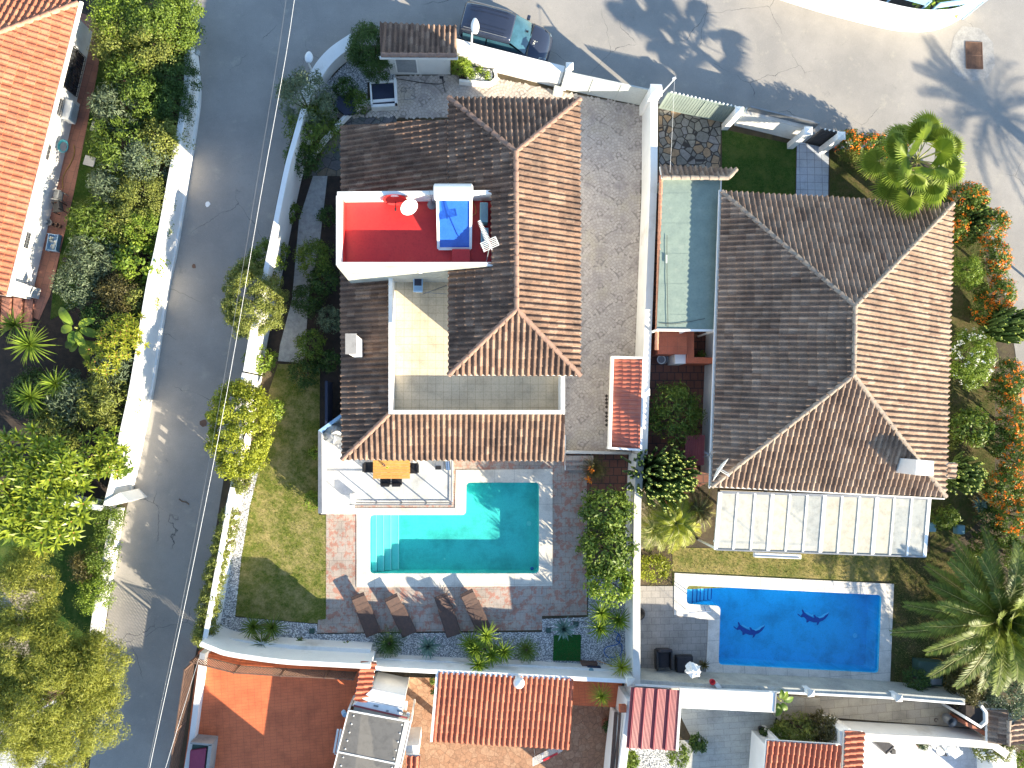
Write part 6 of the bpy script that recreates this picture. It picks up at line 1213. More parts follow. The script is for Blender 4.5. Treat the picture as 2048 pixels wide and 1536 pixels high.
# =============== CAR, LAMPS, CABLES ===============
def car():
    t = thing('parked_car', 'dark blue estate van parked nose-east along the white front wall', 'car', (0, 0, 0))
    # stations along x (length), front +x : (x, half width, z side top, z top, z bottom)
    def loft(stn, name, mat, par, closed=True):
        mb = MB(); n = 15
        for x, hw, zs, zt, zb, pw in stn:
            for k in range(n):
                a = PI*k/(n-1); y = hw*math.cos(a); yy = math.copysign(hw*abs(math.cos(a))**pw, math.cos(a)); z = zs+(zt-zs)*abs(math.sin(a))**.6; mb.v.append((x, yy, z))
            mb.v.append((x, -hw, zb)); mb.v.append((x, hw, zb))
        m = n+2
        for i in range(len(stn)-1):
            for k in range(m): j = (k+1) % m; mb.f.append((i*m+k, (i+1)*m+k, (i+1)*m+j, i*m+j))
        mb.f.append(tuple(range(m))); mb.f.append(tuple((len(stn)-1)*m+k for k in range(m))[::-1]); return mb.build(name, mat, par, smooth=True)
    b = loft([(-2.2, .74, .6, .92, .35, .5), (-2.12, .84, .7, 1.0, .25, .5), (-1.5, .89, .8, 1.02, .22, .5), (0, .9, .84, 1.02, .22, .5), (.9, .9, .84, 1.06, .22, .5), (1.25, .89, .82, 1.05, .22, .55), (1.6, .87, .76, 1.0, .22, .6), (1.95, .80, .66, .88, .25, .7), (2.12, .68, .56, .76, .3, .8), (2.22, .5, .5, .62, .35, .9)], 'body', 'carpaint', t)
    r = loft([(-2.14, .70, 1.3, 1.66, 1.0, .4), (-2.05, .76, 1.35, 1.76, 1.0, .4), (-1.2, .78, 1.4, 1.82, 1.0, .4), (-.2, .78, 1.4, 1.82, 1.0, .4), (.22, .74, 1.4, 1.77, 1.35, .45), (.30, .70, 1.4, 1.74, 1.45, .45)], 'roof', 'carpaint', t)
    mb = MB(); W = [(.28, -.68, 1.70), (.28, .68, 1.70), (.36, 0, 1.76)]
    rows = [[(.30+ .0, y*.70, 1.735-.10*y*y) for y in np.linspace(-1, 1, 9)], [(.80, y*.76, 1.42-.10*y*y) for y in np.linspace(-1, 1, 9)], [(1.18-.12*0, y*.80, 1.09-.05*y*y) for y in np.linspace(-1, 1, 9)]]
    rows = [[(x-.12*abs(q/.8)**2, q, z) for x, q, z in r_] for r_ in rows]
    for r_ in rows: mb.v += r_
    for i in range(2):
        for k in range(8): mb.f.append((i*9+k, (i+1)*9+k, (i+1)*9+k+1, i*9+k+1))
    ws = mb.build('windscreen', 'carglass', t, smooth=True)
    mb = MB(); mb.box((.95, .15, 1.40), (.12, .1, .02)); mb.bar((1.12, -.6, 1.12), (1.2, .05, 1.12), .03); mb.bar((1.12, .05, 1.12), (1.2, .65, 1.12), .03); mb.build('wiper', 'black', ws)
    for s in (-1, 1):
        mb = MB(); mb.add([(-1.95, s*.785, 1.5), (-.85, s*.795, 1.52), (-.85, s*.885, 1.05), (-1.95, s*.86, 1.05)], [(0, 1, 2, 3)]); mb.add([(-.78, s*.795, 1.52), (.25, s*.765, 1.5), (.95, s*.83, 1.1), (-.78, s*.885, 1.05)], [(0, 1, 2, 3)]); mb.build('side_window', 'carglass', t)
        mb = MB(); mb.tube([(-1.95, s*.66, 1.83), (-.2, s*.66, 1.86), (.1, s*.64, 1.82)], .016, 6); mb.build('roof_rail', 'greymetal', t)
        mb = MB(); mb.box((.85, s*1.0, 1.1), (.16, .2, .16)); mb.build('wing_mirror', 'carpaint', t, .03)
        mb = MB(); mb.add([(1.66, s*.86, .80), (2.05, s*.72, .70), (2.12, s*.56, .74), (1.78, s*.70, .93)], [(0, 1, 2, 3)]); mb.add([(1.66, s*.875, .72), (2.1, s*.70, .60), (2.05, s*.73, .72), (1.66, s*.872, .82)], [(0, 1, 2, 3)]); mb.build('headlight', 'lampglass', t)
        for x in (-1.4, 1.42):
            mb = MB(); mb.lathe((x, s*.82, .31), [(.2, -.1), (.31, -.1), (.31, .1), (.2, .1)], 20, (0, 1, 0)); wh = mb.build('wheel', 'rubber', t); mb = MB(); mb.lathe((x, s*.84, .31), [(.02, -.08), (.2, -.08), (.2, .09), (.02, .06)], 16, (0, 1, 0)); mb.build('rim', 'greymetal', wh)
        mb = MB(); mb.bar((-2.0, s*.905, .62), (1.2, s*.912, .62), .02, .06); mb.build('side_strip', 'black', t)
    mb = MB()
    for y in (-.5, -.3, .3, .5): mb.bar((-1.9, y, 1.838-.02*abs(y)), (.0, y, 1.838-.02*abs(y)), .02, .014)
    mb.build('roof_rib', 'carpaint', r)
    mb = MB(); mb.bar((2.1, -.45, .42), (2.1, .45, .42), .1, .16); mb.build('grille', 'black', t)
    mb = MB(); mb.add([(1.22, -.84, 1.01), (1.22, .84, 1.01), (1.14, .80, 1.085), (1.14, -.80, 1.085)], [(0, 1, 2, 3)]); mb.build('cowl', 'black', t)
    acc = ([], []); p = []
    for i in range(26): p.append((1.35+random.gauss(.03, .06), -.12+random.gauss(0, .09), 1.045+.01*random.random()))
    P = np.array(p); N = np.tile((0, 0, 1.0), (26, 1)); tt = rng.uniform(0, 1, 26); arr_mesh('petals', leaves(P, N, .06, .04, tt), None, tt, 'white_petals', t)
    return t
cr_ = car(); f_ = at(1100, 93, .6); r_ = at(922, 36, 1.0); dv = Vector((f_.x-r_.x, f_.y-r_.y)); cc = at(1013, 67, 1.0); cr_.location = (cc.x, cc.y, .012); cr_.scale = (1.05, 1.03, 1.0); cr_.rotation_euler.z = math.atan2(dv.y, dv.x)
def lamp_post(u0, v0, zb, u1, v1, h, label, L=.75):
    b, e = at(u0, v0, zb), at(u1, v1, h); t = thing('street_lamp', label, 'street lamp', b); mb = MB(); d = Vector((e.x-b.x, e.y-b.y, 0)); mb.tube([b, (b.x+d.x*.02, b.y+d.y*.02, h*.6), (b.x+d.x*.1, b.y+d.y*.1, h-.08), (e.x-d.x*.1, e.y-d.y*.1, h)], [.065, .05, .04, .035], 10); mb.build('pole', 'offwhite', t)
    a = math.atan2(d.y, d.x) if d.length > .3 else PI/2; Q = Matrix.Rotation(a, 3, 'Z'); mb = MB(); n = 14
    for i in range(n+1):
        s = i/n; x = (s-.0)*L-.1; w_ = .20*math.sin(PI*min(1, s*.86+.1))**.6; hh_ = .10*math.sin(PI*min(1, s*.9+.05))**.6
        for k in range(12): an = 2*PI*k/12; mb.v.append(tuple(Vector((e.x, e.y, h))+Q@Vector((x, w_*math.cos(an), hh_*math.sin(an)+.03))))
    for i in range(n):
        for k in range(12): j = (k+1) % 12; mb.f.append((i*12+k, i*12+j, (i+1)*12+j, (i+1)*12+k))
    mb.f.append(tuple(range(12))[::-1]); mb.f.append(tuple(n*12+k for k in range(12))); mb.build('lamp_head', 'offwhite', t, smooth=True); return t
lamp_post(942, 126, .0, 950, 64, 3.0, 'white street lamp over the parked car, rising from the planter', .75)
lamp_post(628, 152, .0, 618, 122, 1.5, 'short street lamp by the curved corner wall, half hidden by the pale shrub', .55)
t = thing('wall_lamp', 'small round glass lamp on the curved top of the west wall', 'lamp', at(400, 112, 0)); mb = MB(); g = at(397, 108, 1.45); mb.lathe(g, [(.03, -.2), (.05, -.02), (.11, .04), (.14, .13), (.1, .22), (.02, .26)], 16); mb.build('globe', 'cream_glass2', t)
lamp_post(2056, 560, .0, 2074, 546, 3.6, 'street lamp just past the right edge of the crossing', .6)
def cable(name, label, pts, r=.022, mat='offwhite'):
    mb = MB(); mb.tube(smooth_line([tuple(at(u, v, z)) for u, v, z in pts], 4), r, 6); tag(mb.build(name, mat), label, 'cable')
cable('power_cable', 'brightest of the overhead cables along the lane', [(597, -60, 5.6), (572, 110, 5.5), (520, 400, 5.3), (457, 768, 5.2), (382, 1152, 5.3), (307, 1500, 5.5), (280, 1640, 5.6)], .007)
cable('power_cable', 'thinner overhead cable running just west of the brightest one', [(580, -60, 5.5), (556, 110, 5.4), (508, 400, 5.2), (446, 768, 5.1), (375, 1152, 5.2), (299, 1520, 5.4), (275, 1640, 5.5)], .006, 'greymetal')
cable('power_cable', 'overhead cable branching towards the lattice fence at the bottom of the lane', [(398, 1316, 1.8), (366, 1420, 3.6), (331, 1536, 4.6), (300, 1640, 5.4)], .008, 'offwhite')
cable('service_wire', 'thin service wire from the slanted pole down to the dark lean-to tiles', [(1349, 158, 3.0), (1345, 250, 2.9), (1340, 345, 2.75)], .006, 'offwhite')
cable('hanging_cable', 'black cable sagging across the paving in front of the hut', [(785, 156, .3), (810, 160, .1), (850, 166, .08), (880, 168, .1), (890, 163, .5)], .018, 'black')
mb = MB(); mb.tube([at(888, 162, .05), at(884, 156, 1.2)], .03, 6); mb.bar(at(884, 156, 1.2), at(890, 184, .05), .03); mb.box(at(883, 155, 1.3), (.2, .1, .1)); tag(mb.build('hose_stand', 'black'), 'black stand holding the sagging cable by the hut', 'stand')
mb = MB()
for a, b in (((808, 177), (828, 176)), ((828, 176), (829, 198)), ((829, 198), (809, 199)), ((809, 199), (808, 177))): mb.bar(at(*a, .045), at(*b, .045), .03, .01)
tag(mb.build('manhole_frame', 'concrete'), 'square manhole outline in the paving south of the hut', 'manhole')
for u, v, r, m, lab in ((415, 408, .16, 'offwhite', 'scrap of white paper on the lane'), (388, 533, .13, 'rust', 'brown stain-like lid set in the lane asphalt'), (407, 845, .2, 'rust', 'rusty patch around a small cover in the lane')):
    p = at(u, v, .02); mb = MB(); mb.prism([(p.x+r*random.uniform(.6, 1.1)*math.cos(a), p.y+r*random.uniform(.6, 1.2)*math.sin(a)) for a in np.linspace(0, 2*PI, 8)[:-1]], .016, .024); tag(mb.build('litter' if m == 'offwhite' else 'road_cover', m), lab, 'litter' if m == 'offwhite' else 'cover')
mb = MB(); mb.tube(smooth_line([tuple(at(u, v, .03)) for u, v in ((358, 998), (365, 1003), (372, 1004), (378, 1009))]), .03, 5); tag(mb.build('fallen_twig', 'bark'), 'dark curved twig lying on the lane', 'twig')
# =============== PLANTS ===============
SH = shrub
# hedge-garden west of the lane, north to south
W = [
 (330, 40, 62, 3.0, 'l_green', 'fine', 'tall fresh green shrub at the north end of the west garden'),
 (250, 45, 48, 2.4, 'l_fresh', 'fine', 'light green shrub behind the roof corner, north end of the west garden'),
 (345, 60, 38, 2.6, 'l_fresh', 'fine', 'bright leafy shrub overhanging the start of the west wall'),
 (240, 95, 40, 2.2, 'l_olive', 'fine', 'olive-green bush west of the dark gap in the garden'),
 (318, 105, 40, 2.8, 'l_olive', 'fine', 'round olive-yellow bush above the curved wall'),
 (352, 155, 36, 2.2, 'l_dark', 'tiny', 'dark dense hedge bush over the curved wall'),
 (350, 215, 32, 2.2, 'l_dark', 'tiny', 'dark hedge bush further along the curved wall'),
 (268, 160, 42, 2.3, 'l_green', 'narrow', 'feathery oleander north of the stepping stones'),
 (240, 225, 40, 2.2, 'l_grey', 'narrow', 'grey-green oleander level with the stepping stones'),
 (300, 205, 38, 2.4, 'l_green', 'fine', 'mid-green bush in the middle of the northern garden'),
 (330, 285, 36, 2.2, 'l_olive', 'fine', 'olive bush where the wall turns sunlit'),
 (250, 290, 48, 2.3, 'l_green', 'narrow', 'wide oleander south of the second stepping stone'),
 (300, 330, 40, 2.2, 'l_grey', 'fine', 'grey-green bush with a dark gap on its south side'),
 (235, 370, 38, 1.9, 'l_grey', 'narrow', 'low oleander reaching over the grass strip'),
 (285, 400, 46, 2.0, 'l_olive', 'tiny', 'yellowish thin-leaved bush by the bright wall'),
 (262, 440, 38, 1.9, 'l_olive', 'fine', 'bush with bare twigs showing in the middle garden'),
 (298, 460, 32, 1.9, 'l_fresh', 'tiny', 'clipped bright bush pressed against the sunlit wall'),
 (200, 450, 42, 1.9, 'l_green', 'narrow', 'star-leaved oleander opposite the laundry tub'),
 (190, 510, 42, 1.8, 'l_grey', 'narrow', 'dusty oleander south of the star-leaved one'),
 (280, 530, 38, 1.9, 'l_fresh', 'broad', 'large-leaved bush with light round leaves by the wall'),
 (250, 588, 40, 1.7, 'l_bronze', 'tiny', 'round bronze-green clipped bush'),
 (285, 600, 26, 1.7, 'l_olive', 'tiny', 'clipped hedge bush south-east of the bronze bush'),
 (160, 570, 36, 1.7, 'l_grey', 'fine', 'dark blue-green bush near the entrance steps'),
 (205, 640, 30, 1.4, 'l_dark', 'fine', 'shaded dark bush behind the banana leaves'),
 (70, 790, 44, 1.3, 'l_dark', 'fine', 'dark undergrowth bush among the spiky rosettes'),
 (150, 800, 42, 1.9, 'l_grey', 'narrow', 'grey-green bush with tiny mauve flowers'),
 (220, 800, 46, 2.2, 'l_olive', 'narrow', 'olive oleander against the wall, with mauve flowers'),
 (120, 860, 42, 1.9, 'l_olive', 'narrow', 'loose olive-coloured bush north of the big whorled tree'),
 (240, 730, 34, 2.0, 'l_grey', 'narrow', 'wispy bush between the yellow plant and the wall'),
]
for u, v, r, h, m, k, lab in W: SH(u, v, r*1.22, h*1.1, lab, m, k, name='shrub', dens=1.0)
# clipped hedge south of the pier
for i, (u, v, rx, ry, m, lab) in enumerate(((216, 1040, 30, 38, 'l_green', 'clipped hedge block nearest the pier'), (208, 1105, 30, 42, 'l_green', 'clipped hedge block in the middle of the low bluish wall'), (192, 1180, 32, 46, 'l_fresh', 'glossy hedge block at the south end of the low wall'), (172, 1130, 24, 34, 'l_bronze', 'reddish-leaved hedge block behind the middle one'))): SH(u, v, rx, 1.7, lab, m, 'tiny', name='hedge', cat='hedge', ry=ry, cr=.25)
# whorled-leaf tree
def whorl_tree(label, blobs, h, mat, n, L=.34, wd=.10, centre='terracotta', name='whorled_tree'):
    u0, v0 = blobs[0][:2]; g = at(u0, v0, h*.6); root = thing(name, label, 'tree', (g.x, g.y, 0)); acc = ([], []); mb = MB(); pts = []
    for (u, v, r) in blobs:
        c = at(u, v, h*.75); rr = r*(H-h*.75)/F
        for i in range(int(n*r*r/5000)):
            a = i*2.399963; q = math.sqrt((i+.5)/(n*r*r/5000)); x, y = c.x+rr*q*math.cos(a)+random.gauss(0, .06), c.y+rr*q*math.sin(a)+random.gauss(0, .06); z = h*.72+h*.26*math.sqrt(max(0, 1-q*q*.9))+random.uniform(-.2, .12)
            ax = Vector((random.gauss(0, .22)+math.cos(a)*q*.7, random.gauss(0, .22)+math.sin(a)*q*.7, 1)).normalized(); sword_rosette(acc, (x, y, z), 13, L*random.uniform(.8, 1.15), wd, 8, 65, .25, ax, 2); pts.append((x, y, z))
            mb.lathe((x, y, z-.02), [(.035, 0), (.03, .05), (.005, .06)], 6)
        P, N, t = crown_pts((c.x, c.y, h*.5), (rr*.8, rr*.8, h*.25), 16, .3, 18); 
        for q4, tt in zip(leaves(P, N, .3, .09, t), t): acc[0].append([Vector(x) for x in q4]); acc[1].append(float(tt)*.4)
    cr = build_acc(acc, 'crown', mat, root); mb.build('leaf_buds', centre, cr); limbs(root, (g.x, g.y, -.05), (g.x, g.y, h*.55), .16, .9, 8); return root
whorl_tree('big tree with rosettes of glossy leaves around brown buds, by the white cross wall', [(60, 960, 95), (105, 1020, 72), (30, 1020, 50), (130, 940, 48)], 4.6, 'l_whorl', 52, .5, .13)
whorl_tree('smaller whorled tree between the big one and the west wall', [(210, 900, 42), (225, 930, 28)], 3.0, 'l_whorl', 75, .34, .1)
whorl_tree('golden-yellow whorled bush against the west wall', [(245, 680, 44), (212, 720, 36), (262, 655, 28)], 2.4, 'l_yellow', 130, .26, .06, 'terracotta', 'whorled_shrub')
yucca(30, 650, [(0, 0, 1.3)], 'spiky rosette plant by the entrance steps', .95, 60, .07, 'l_green')
yucca(60, 690, [(0, 0, 1.8)], 'largest spiky rosette plant in the west garden', 1.15, 84, .07, 'l_fresh')
yucca(112, 768, [(0, 0, 1.7)], 'spiky rosette plant east of the twin rosette, west garden', .95, 70, .07, 'l_fresh')
yucca(62, 795, [(0, 0, 1.9)], 'southern spiky rosette plant in the west garden', 1.0, 76, .07, 'l_fresh')
# banana-like plant with broad leaves
def broad_leaf(acc, base, a, el, L, wd, droop=.5, n=8):
    base = Vector(base); d0 = Vector((math.cos(a)*math.cos(el), math.sin(a)*math.cos(el), math.sin(el))); s = Vector((-math.sin(a), math.cos(a), 0)); pv = None; tn = random.random()
    for k in range(n+1):
        t = k/n; p = base+d0*L*(.2+.8*t)-Vector((0, 0, 1))*droop*L*t*t; ww = wd*.5*math.sin(PI*min(1, .06+.94*t))**.6+.005; e = (p-s*ww+Vector((0, 0, .12*ww)), p, p+s*ww+Vector((0, 0, .12*ww)))
        if pv: acc[0].append([pv[0], pv[1], e[1], e[0]]); acc[0].append([pv[1], pv[2], e[2], e[1]]); acc[1].extend([tn*.8, min(1, tn*.8+.2)])
        pv = e
def broad_plant(u, v, h, lvs, label, mat='l_fresh', name='banana_plant', cat='banana plant', zb=0):
    g = at(u, v, zb+h); root = thing(name, label, cat, (g.x, g.y, zb)); acc = ([], []); mb = MB(); mb.tube([(g.x, g.y, zb-.05), (g.x, g.y, zb+h*.5), (g.x, g.y, zb+h)], [.08, .07, .04], 8); mb.build('stem', 'l_olive_stem', root)
    for a, el, L, wd in lvs: broad_leaf(acc, (g.x, g.y, zb+h*.95), R(a), R(el), L, wd)
    build_acc(acc, 'leaves', mat, root); return root
broad_plant(150, 655, 1.9, [(125, 35, 1.4, .42), (140, 10, 1.0, .4), (30, 15, .9, .35), (-20, 0, 1.0, .4), (-70, 15, 1.1, .38), (190, 20, .8, .4), (-110, 10, .9, .4)], 'banana plant with broad torn leaves in the west garden')
broad_plant(160, 680, 1.5, [(200, 15, .9, .4), (-30, 10, 1.0, .4), (-80, 0, 1.0, .38), (90, 30, .8, .34), (-140, 10, .8, .4)], 'second, darker banana plant just south of the torn-leaved one', 'l_green')
# big pine-like tree bottom left
def big_tree(label, blobs, h, mat, dens, kind, name='pine_tree', tr=.22, cr=.42):
    u0, v0 = blobs[0][:2]; g = at(u0, v0, h*.5); root = thing(name, label, 'tree', (g.x, g.y, 0)); Ps = []; Ns = []; Ts = []; l, wd = LK[kind]
    for (u, v, r, zf_) in blobs:
        c = at(u, v, h*zf_); rr = r*(H-h*zf_)/F; ncl = int(9*rr*rr/(cr*cr)*.55)+6; P, N, t = crown_pts((c.x, c.y, h*zf_), (rr, rr, min(rr, h*.3)), ncl, cr, int(dens*cr*cr*10/(l*wd)*.3)); Ps.append(P); Ns.append(N); Ts.append(t)
    P, N, t = np.concatenate(Ps), np.concatenate(Ns), np.concatenate(Ts); arr_mesh('crown', leaves(P, N, l, wd, t), None, t, mat, root); limbs(root, (g.x, g.y, -.05), (g.x, g.y, h*.6), tr, 1.4, 9); return root
big_tree('large feathery yellow-green tree covering the bottom left corner', [(110, 1400, 100, .7), (190, 1330, 55, .68), (60, 1290, 80, .66), (40, 1440, 70, .7), (170, 1440, 68, .68), (40, 1200, 70, .6), (100, 1330, 70, .72), (205, 1290, 36, .62), (60, 1140, 45, .55), (215, 1380, 36, .64), (110, 1490, 60, .66), (0, 1360, 60, .7)], 6.0, 'l_pine', 1.5, 'needle')
# trees leaning over the lane
SH(510, 602, 56, 3.2, 'round golden-green tree leaning over the lane wall, northern one', 'l_olive', 'tiny', 'tree', 'tree', 78, 2.2, rz=1.5, cr=.26)
SH(481, 858, 60, 3.6, 'lemon-yellow leafed tree leaning over the lane wall, southern one', 'l_yellow', 'fine', 'tree', 'tree', 94, 2.6, rz=1.5, cr=.28)
SH(535, 520, 36, 1.8, 'green bush in the wall shade north-east of the golden tree', 'l_green', 'fine')
SH(522, 720, 30, 1.5, 'sunlit green bush at the south end of the pale gravel path', 'l_fresh', 'fine'); SH(548, 820, 22, 1.0, 'low fresh bush on the sunlit lawn edge', 'l_fresh', 'fine')
SH(612, 205, 55, 3.0, 'loose pale-leaved tree over the curved corner wall', 'l_grey', 'narrow', 'tree', 'tree', 62, .8); SH(625, 265, 50, 2.4, 'airy shrub between corner wall and flagstones', 'l_green', 'narrow', dens=.8); SH(605, 320, 34, 1.9, 'dark green shrub at the start of the long roadside wall', 'l_dark', 'fine')
SH(742, 100, 42, 2.4, 'dark round shrub beside the hut', 'l_dark', 'tiny', ry=52, dens=1.4); SH(755, 130, 34, 1.6, 'second dark shrub in front of the hut, over the pebbles', 'l_dark', 'tiny'); SH(690, 180, 26, .9, 'low dark shrub next to the hexagonal cover', 'l_dark', 'fine'); SH(715, 205, 26, .8, 'low green plants between the two dark covers', 'l_green', 'fine'); SH(650, 215, 26, .9, 'low dark plants at the edge of the round bed', 'l_dark', 'fine')
SH(923, 135, 22, 1.2, 'fresh rounded shrub in the lamp planter', 'l_fresh', 'fine', ry=20, dens=1.3); SH(958, 143, 8, .6, 'tiny light green plant in the lamp planter, western one', 'l_fresh', 'fine'); SH(973, 152, 9, .6, 'tiny light green plant in the lamp planter, eastern one', 'l_fresh', 'fine'); SH(940, 150, 12, .6, 'dark little plant beside the lamp pole', 'l_green', 'fine')
for u, v, r, h, m, lab in ((582, 425, 20, .9, 'l_green', 'small bush west of the gravel path, near the wall'), (655, 433, 20, .9, 'l_dark', 'small round bush east of the gravel path'), (632, 520, 38, 1.6, 'l_green', 'glossy shrub with light tips beside the red terrace wall'), (648, 560, 30, 1.4, 'l_dark', 'dark shrub just south of the glossy one'), (615, 600, 32, 1.1, 'l_dark', 'dark spreading shrub over the gravel path'), (660, 640, 26, 1.2, 'l_grey', 'sparse shrub with yellow tips near the white chimney'), (622, 690, 30, 1.3, 'l_green', 'yellow-tipped shrub at the south end of the gravel path'), (660, 720, 22, 1.0, 'l_dark', 'dark shrub against the brown-roofed wing'), (610, 745, 34, .9, 'l_dark', 'shaded bush on the corner of the lawn'), (633, 905, 13, .8, 'l_fresh', 'little green plant at the porch side wall, upper'), (625, 1000, 18, .9, 'l_fresh', 'bright plant at the south end of the porch side wall'), (562, 500, 18, 1.3, 'l_green', 'wispy plant behind the long roadside wall')): SH(u, v, r, h, lab, m, 'fine')
for i, (u, v, r) in enumerate(((484, 962, 12), (462, 1032, 13), (455, 1060, 13), (448, 1090, 15), (440, 1120, 13), (432, 1150, 15), (427, 1185, 14), (420, 1215, 15), (415, 1250, 15), (408, 1270, 12), (482, 975, 9))):
    lab = ['feathery dwarf conifer at the north end of the merlon wall', 'tiny dwarf conifer by the sand patch', 'dwarf conifer second from the sand patch', 'dwarf conifer opposite the pool steps, by the merlons', 'dwarf conifer between two taller ones on the pebble strip', 'bushy dwarf conifer at the middle of the merlon row', 'dwarf conifer where the lane shadow starts', 'long dwarf conifer in front of the plain wall piece', 'dwarf conifer near the rounded wall end', 'southernmost dwarf conifer, touching the rounded wall end', 'very small conifer beside the lemon-yellow tree'][i]
    SH(u, v, r*1.45, 2.2, lab, 'l_olive', 'tiny', 'dwarf_conifer', 'conifer', ry=r*1.6, rz=.9, group='dwarf conifers along the lane wall', cr=.16)
# south pebble bed
yucca(545, 1255, [(0, 0, .9), (-38, -2, .8), (-20, 32, .9)], 'clump of three dark yuccas at the corner of the shaded lawn', .85, 66, .05, 'l_green')
yucca(600, 1282, [(0, 0, .35)], 'small fleshy plant on the ledge, near the yucca clump', .26, 16, .07, 'l_green', name='succulent', cat='succulent'); yucca(692, 1289, [(0, 0, .35)], 'small light-tipped plant on the ledge, left of the dark cycad', .28, 14, .06, 'l_fresh', name='succulent', cat='succulent')
def cycad(u, v, label, L=.85, n=40, mat='l_dark'):
    g = at(u, v, .6); root = thing('cycad', label, 'cycad', (g.x, g.y, 0)); acc = ([], []); mb = MB(); mb.tube([(g.x, g.y, -.05), (g.x, g.y, .45)], [.14, .11], 10); mb.build('trunk', 'bark', root)
    for i in range(n): frond(acc, (g.x, g.y, .5), i*2.399963, R(8+62*(1-i/n)), L*random.uniform(.85, 1.05), .17, 22, .25, .02)
    build_acc(acc, 'fronds', mat, root); return root
cycad(778, 1287, 'dark round cycad in full shade between the loungers and the wall', .85, 46); cycad(1053, 1300, 'cycad with pale lit tips right of the yucca clump', .75, 34, 'l_green'); cyc = cycad(1190, 940, 'dark cycad-like plant with orange flowers at the garden court', .85, 36, 'l_bronze')
P = np.array([tuple(at(u, v, .9)) for u, v in ((1181, 940), (1184, 942), (1173, 957), (1181, 962), (1178, 960))]).repeat(14, 0)+rng.normal(0, .06, (70, 3)); tt = rng.uniform(0, 1, 70); arr_mesh('flower_heads', leaves(P, np.tile((0, 0, 1.), (70, 1)), .12, .05, tt), None, tt, 'orange_petals', cyc)
yucca(857, 1292, [(0, 0, .4)], 'blue-green agave in front of the low wall ledge', .68, 38, .12, 'l_blue', name='agave', cat='agave', lo=5, droop=.05); yucca(1127, 1257, [(0, 0, .6)], 'pale sunlit agave above the green turf mat', .68, 46, .12, 'l_blue', name='agave', cat='agave', lo=5, droop=.25)
yucca(975, 1295, [(-2, -24, 1.0), (-24, 4, .9), (8, 14, 1.0), (32, 8, .9), (-18, 34, 1.3), (-34, -8, .7)], 'big clump of bright yuccas in the middle of the southern bed', .76, 62, .065, 'l_fresh')
yucca(1215, 1238, [(-12, -12, 1.1), (22, 2, 1.0), (-16, 18, 1.0)], 'three bright yuccas below the citrus trees', .82, 62, .065, 'l_fresh')
yucca(1243, 1334, [(0, 0, 1.6)], 'shaggy yellow-tipped dracaena at the garden wall corner, northern one', .75, 90, .035, 'l_tip2' if 0 else 'l_yellow', name='dracaena', cat='dracaena', droop=.6, lo=-25); yucca(1203, 1392, [(0, 0, 1.6)], 'shaggy dracaena in the orange passage', .75, 90, .035, 'l_yellow', name='dracaena', cat='dracaena', droop=.6, lo=-25)
yucca(1272, 1330, [(0, 0, .5)], 'thin brownish tuft just east of the wall, by the grey terrace', .4, 40, .025, 'l_bronze', name='grass_tuft', cat='grass tuft', droop=.5)
yucca(1408, 1330, [(0, 0, .7)], 'potted spiky plant beside the white parasol', .35, 50, .04, 'l_bronze', name='potted_plant', cat='plant', droop=.4)
# citrus trees
SH(1210, 1022, 52, 2.9, 'citrus tree with yellow new leaves, north of the other citrus trees', 'l_green', 'broad', 'citrus_tree', 'tree', 44, 1.3, rz=1.2); SH(1212, 1100, 56, 2.9, 'middle citrus tree of the row beside the teal pool patio', 'l_green', 'broad', 'citrus_tree', 'tree', 52, 1.3, rz=1.2); SH(1218, 1165, 48, 2.7, 'southernmost citrus tree of the row, above the bright yuccas', 'l_fresh', 'broad', 'citrus_tree', 'tree', 42, 1.3, rz=1.1)
# courtyard tree
SH(1350, 825, 56, 2.2, 'dark leafy tree in the shaded courtyard between the houses', 'l_green', 'narrow', 'tree', 'tree', 68, .9, rz=1.0); SH(1400, 712, 8, 1.2, 'small plant at the end of the terracotta counter', 'l_green', 'fine')
# candelabra euphorbias
def euphorbia(u, v, rx, ry, h, n, label, zb=0):
    g = at(u, v, h*.6); root = thing('euphorbia', label, 'cactus', (g.x, g.y, 0)); mb = MB(); tips = ([], []); k = (H-h)/F
    for i in range(n):
        q = math.sqrt((i+.5)/n)*random.uniform(.85, 1.08); a = i*2.399963+random.gauss(0, .5); q *= 1+.14*math.sin(a*3+u); x, y = g.x+rx*k*q*math.cos(a), g.y+ry*k*q*math.sin(a); z = h*(1-.45*q*q)+random.uniform(-.3, .25)
        mid = Vector((g.x+(x-g.x)*.75, g.y+(y-g.y)*.75, z*.5)); P = [Vector((g.x, g.y, .2)).lerp(mid, .3), mid, Vector((x, y, z)).lerp(mid, .35), Vector((x, y, z))]; mb.tube(P, [.07, .07, .06, .05], 5)
        for s in range(3): e = Vector((x, y, z)).lerp(mid, .12*(s+1)); aa = random.random()*6.28; mb.bar(e, e+Vector((math.cos(aa)*.1, math.sin(aa)*.1, .03)), .05, .03)
        sword_rosette(tips, (x+0, y, z), 4, random.uniform(.05, .10), .05, 10, 70, .1, None, 2)
    mb.build('stems', 'l_euph', root); build_acc(tips, 'tips', 'l_tip', root); return root
euphorbia(1325, 955, 86, 72, 3.4, 190, 'dark candelabra euphorbia with yellow tips between the houses'); euphorbia(1932, 950, 42, 46, 2.2, 110, 'bright yellow-green euphorbia beside the annex of the pale roof'); euphorbia(2020, 652, 52, 46, 3.0, 120, 'upright candelabra euphorbia at the right edge beside the street'); euphorbia(1952, 430, 32, 55, 1.9, 115, 'euphorbia thicket east of the fan palm, among orange flowers')
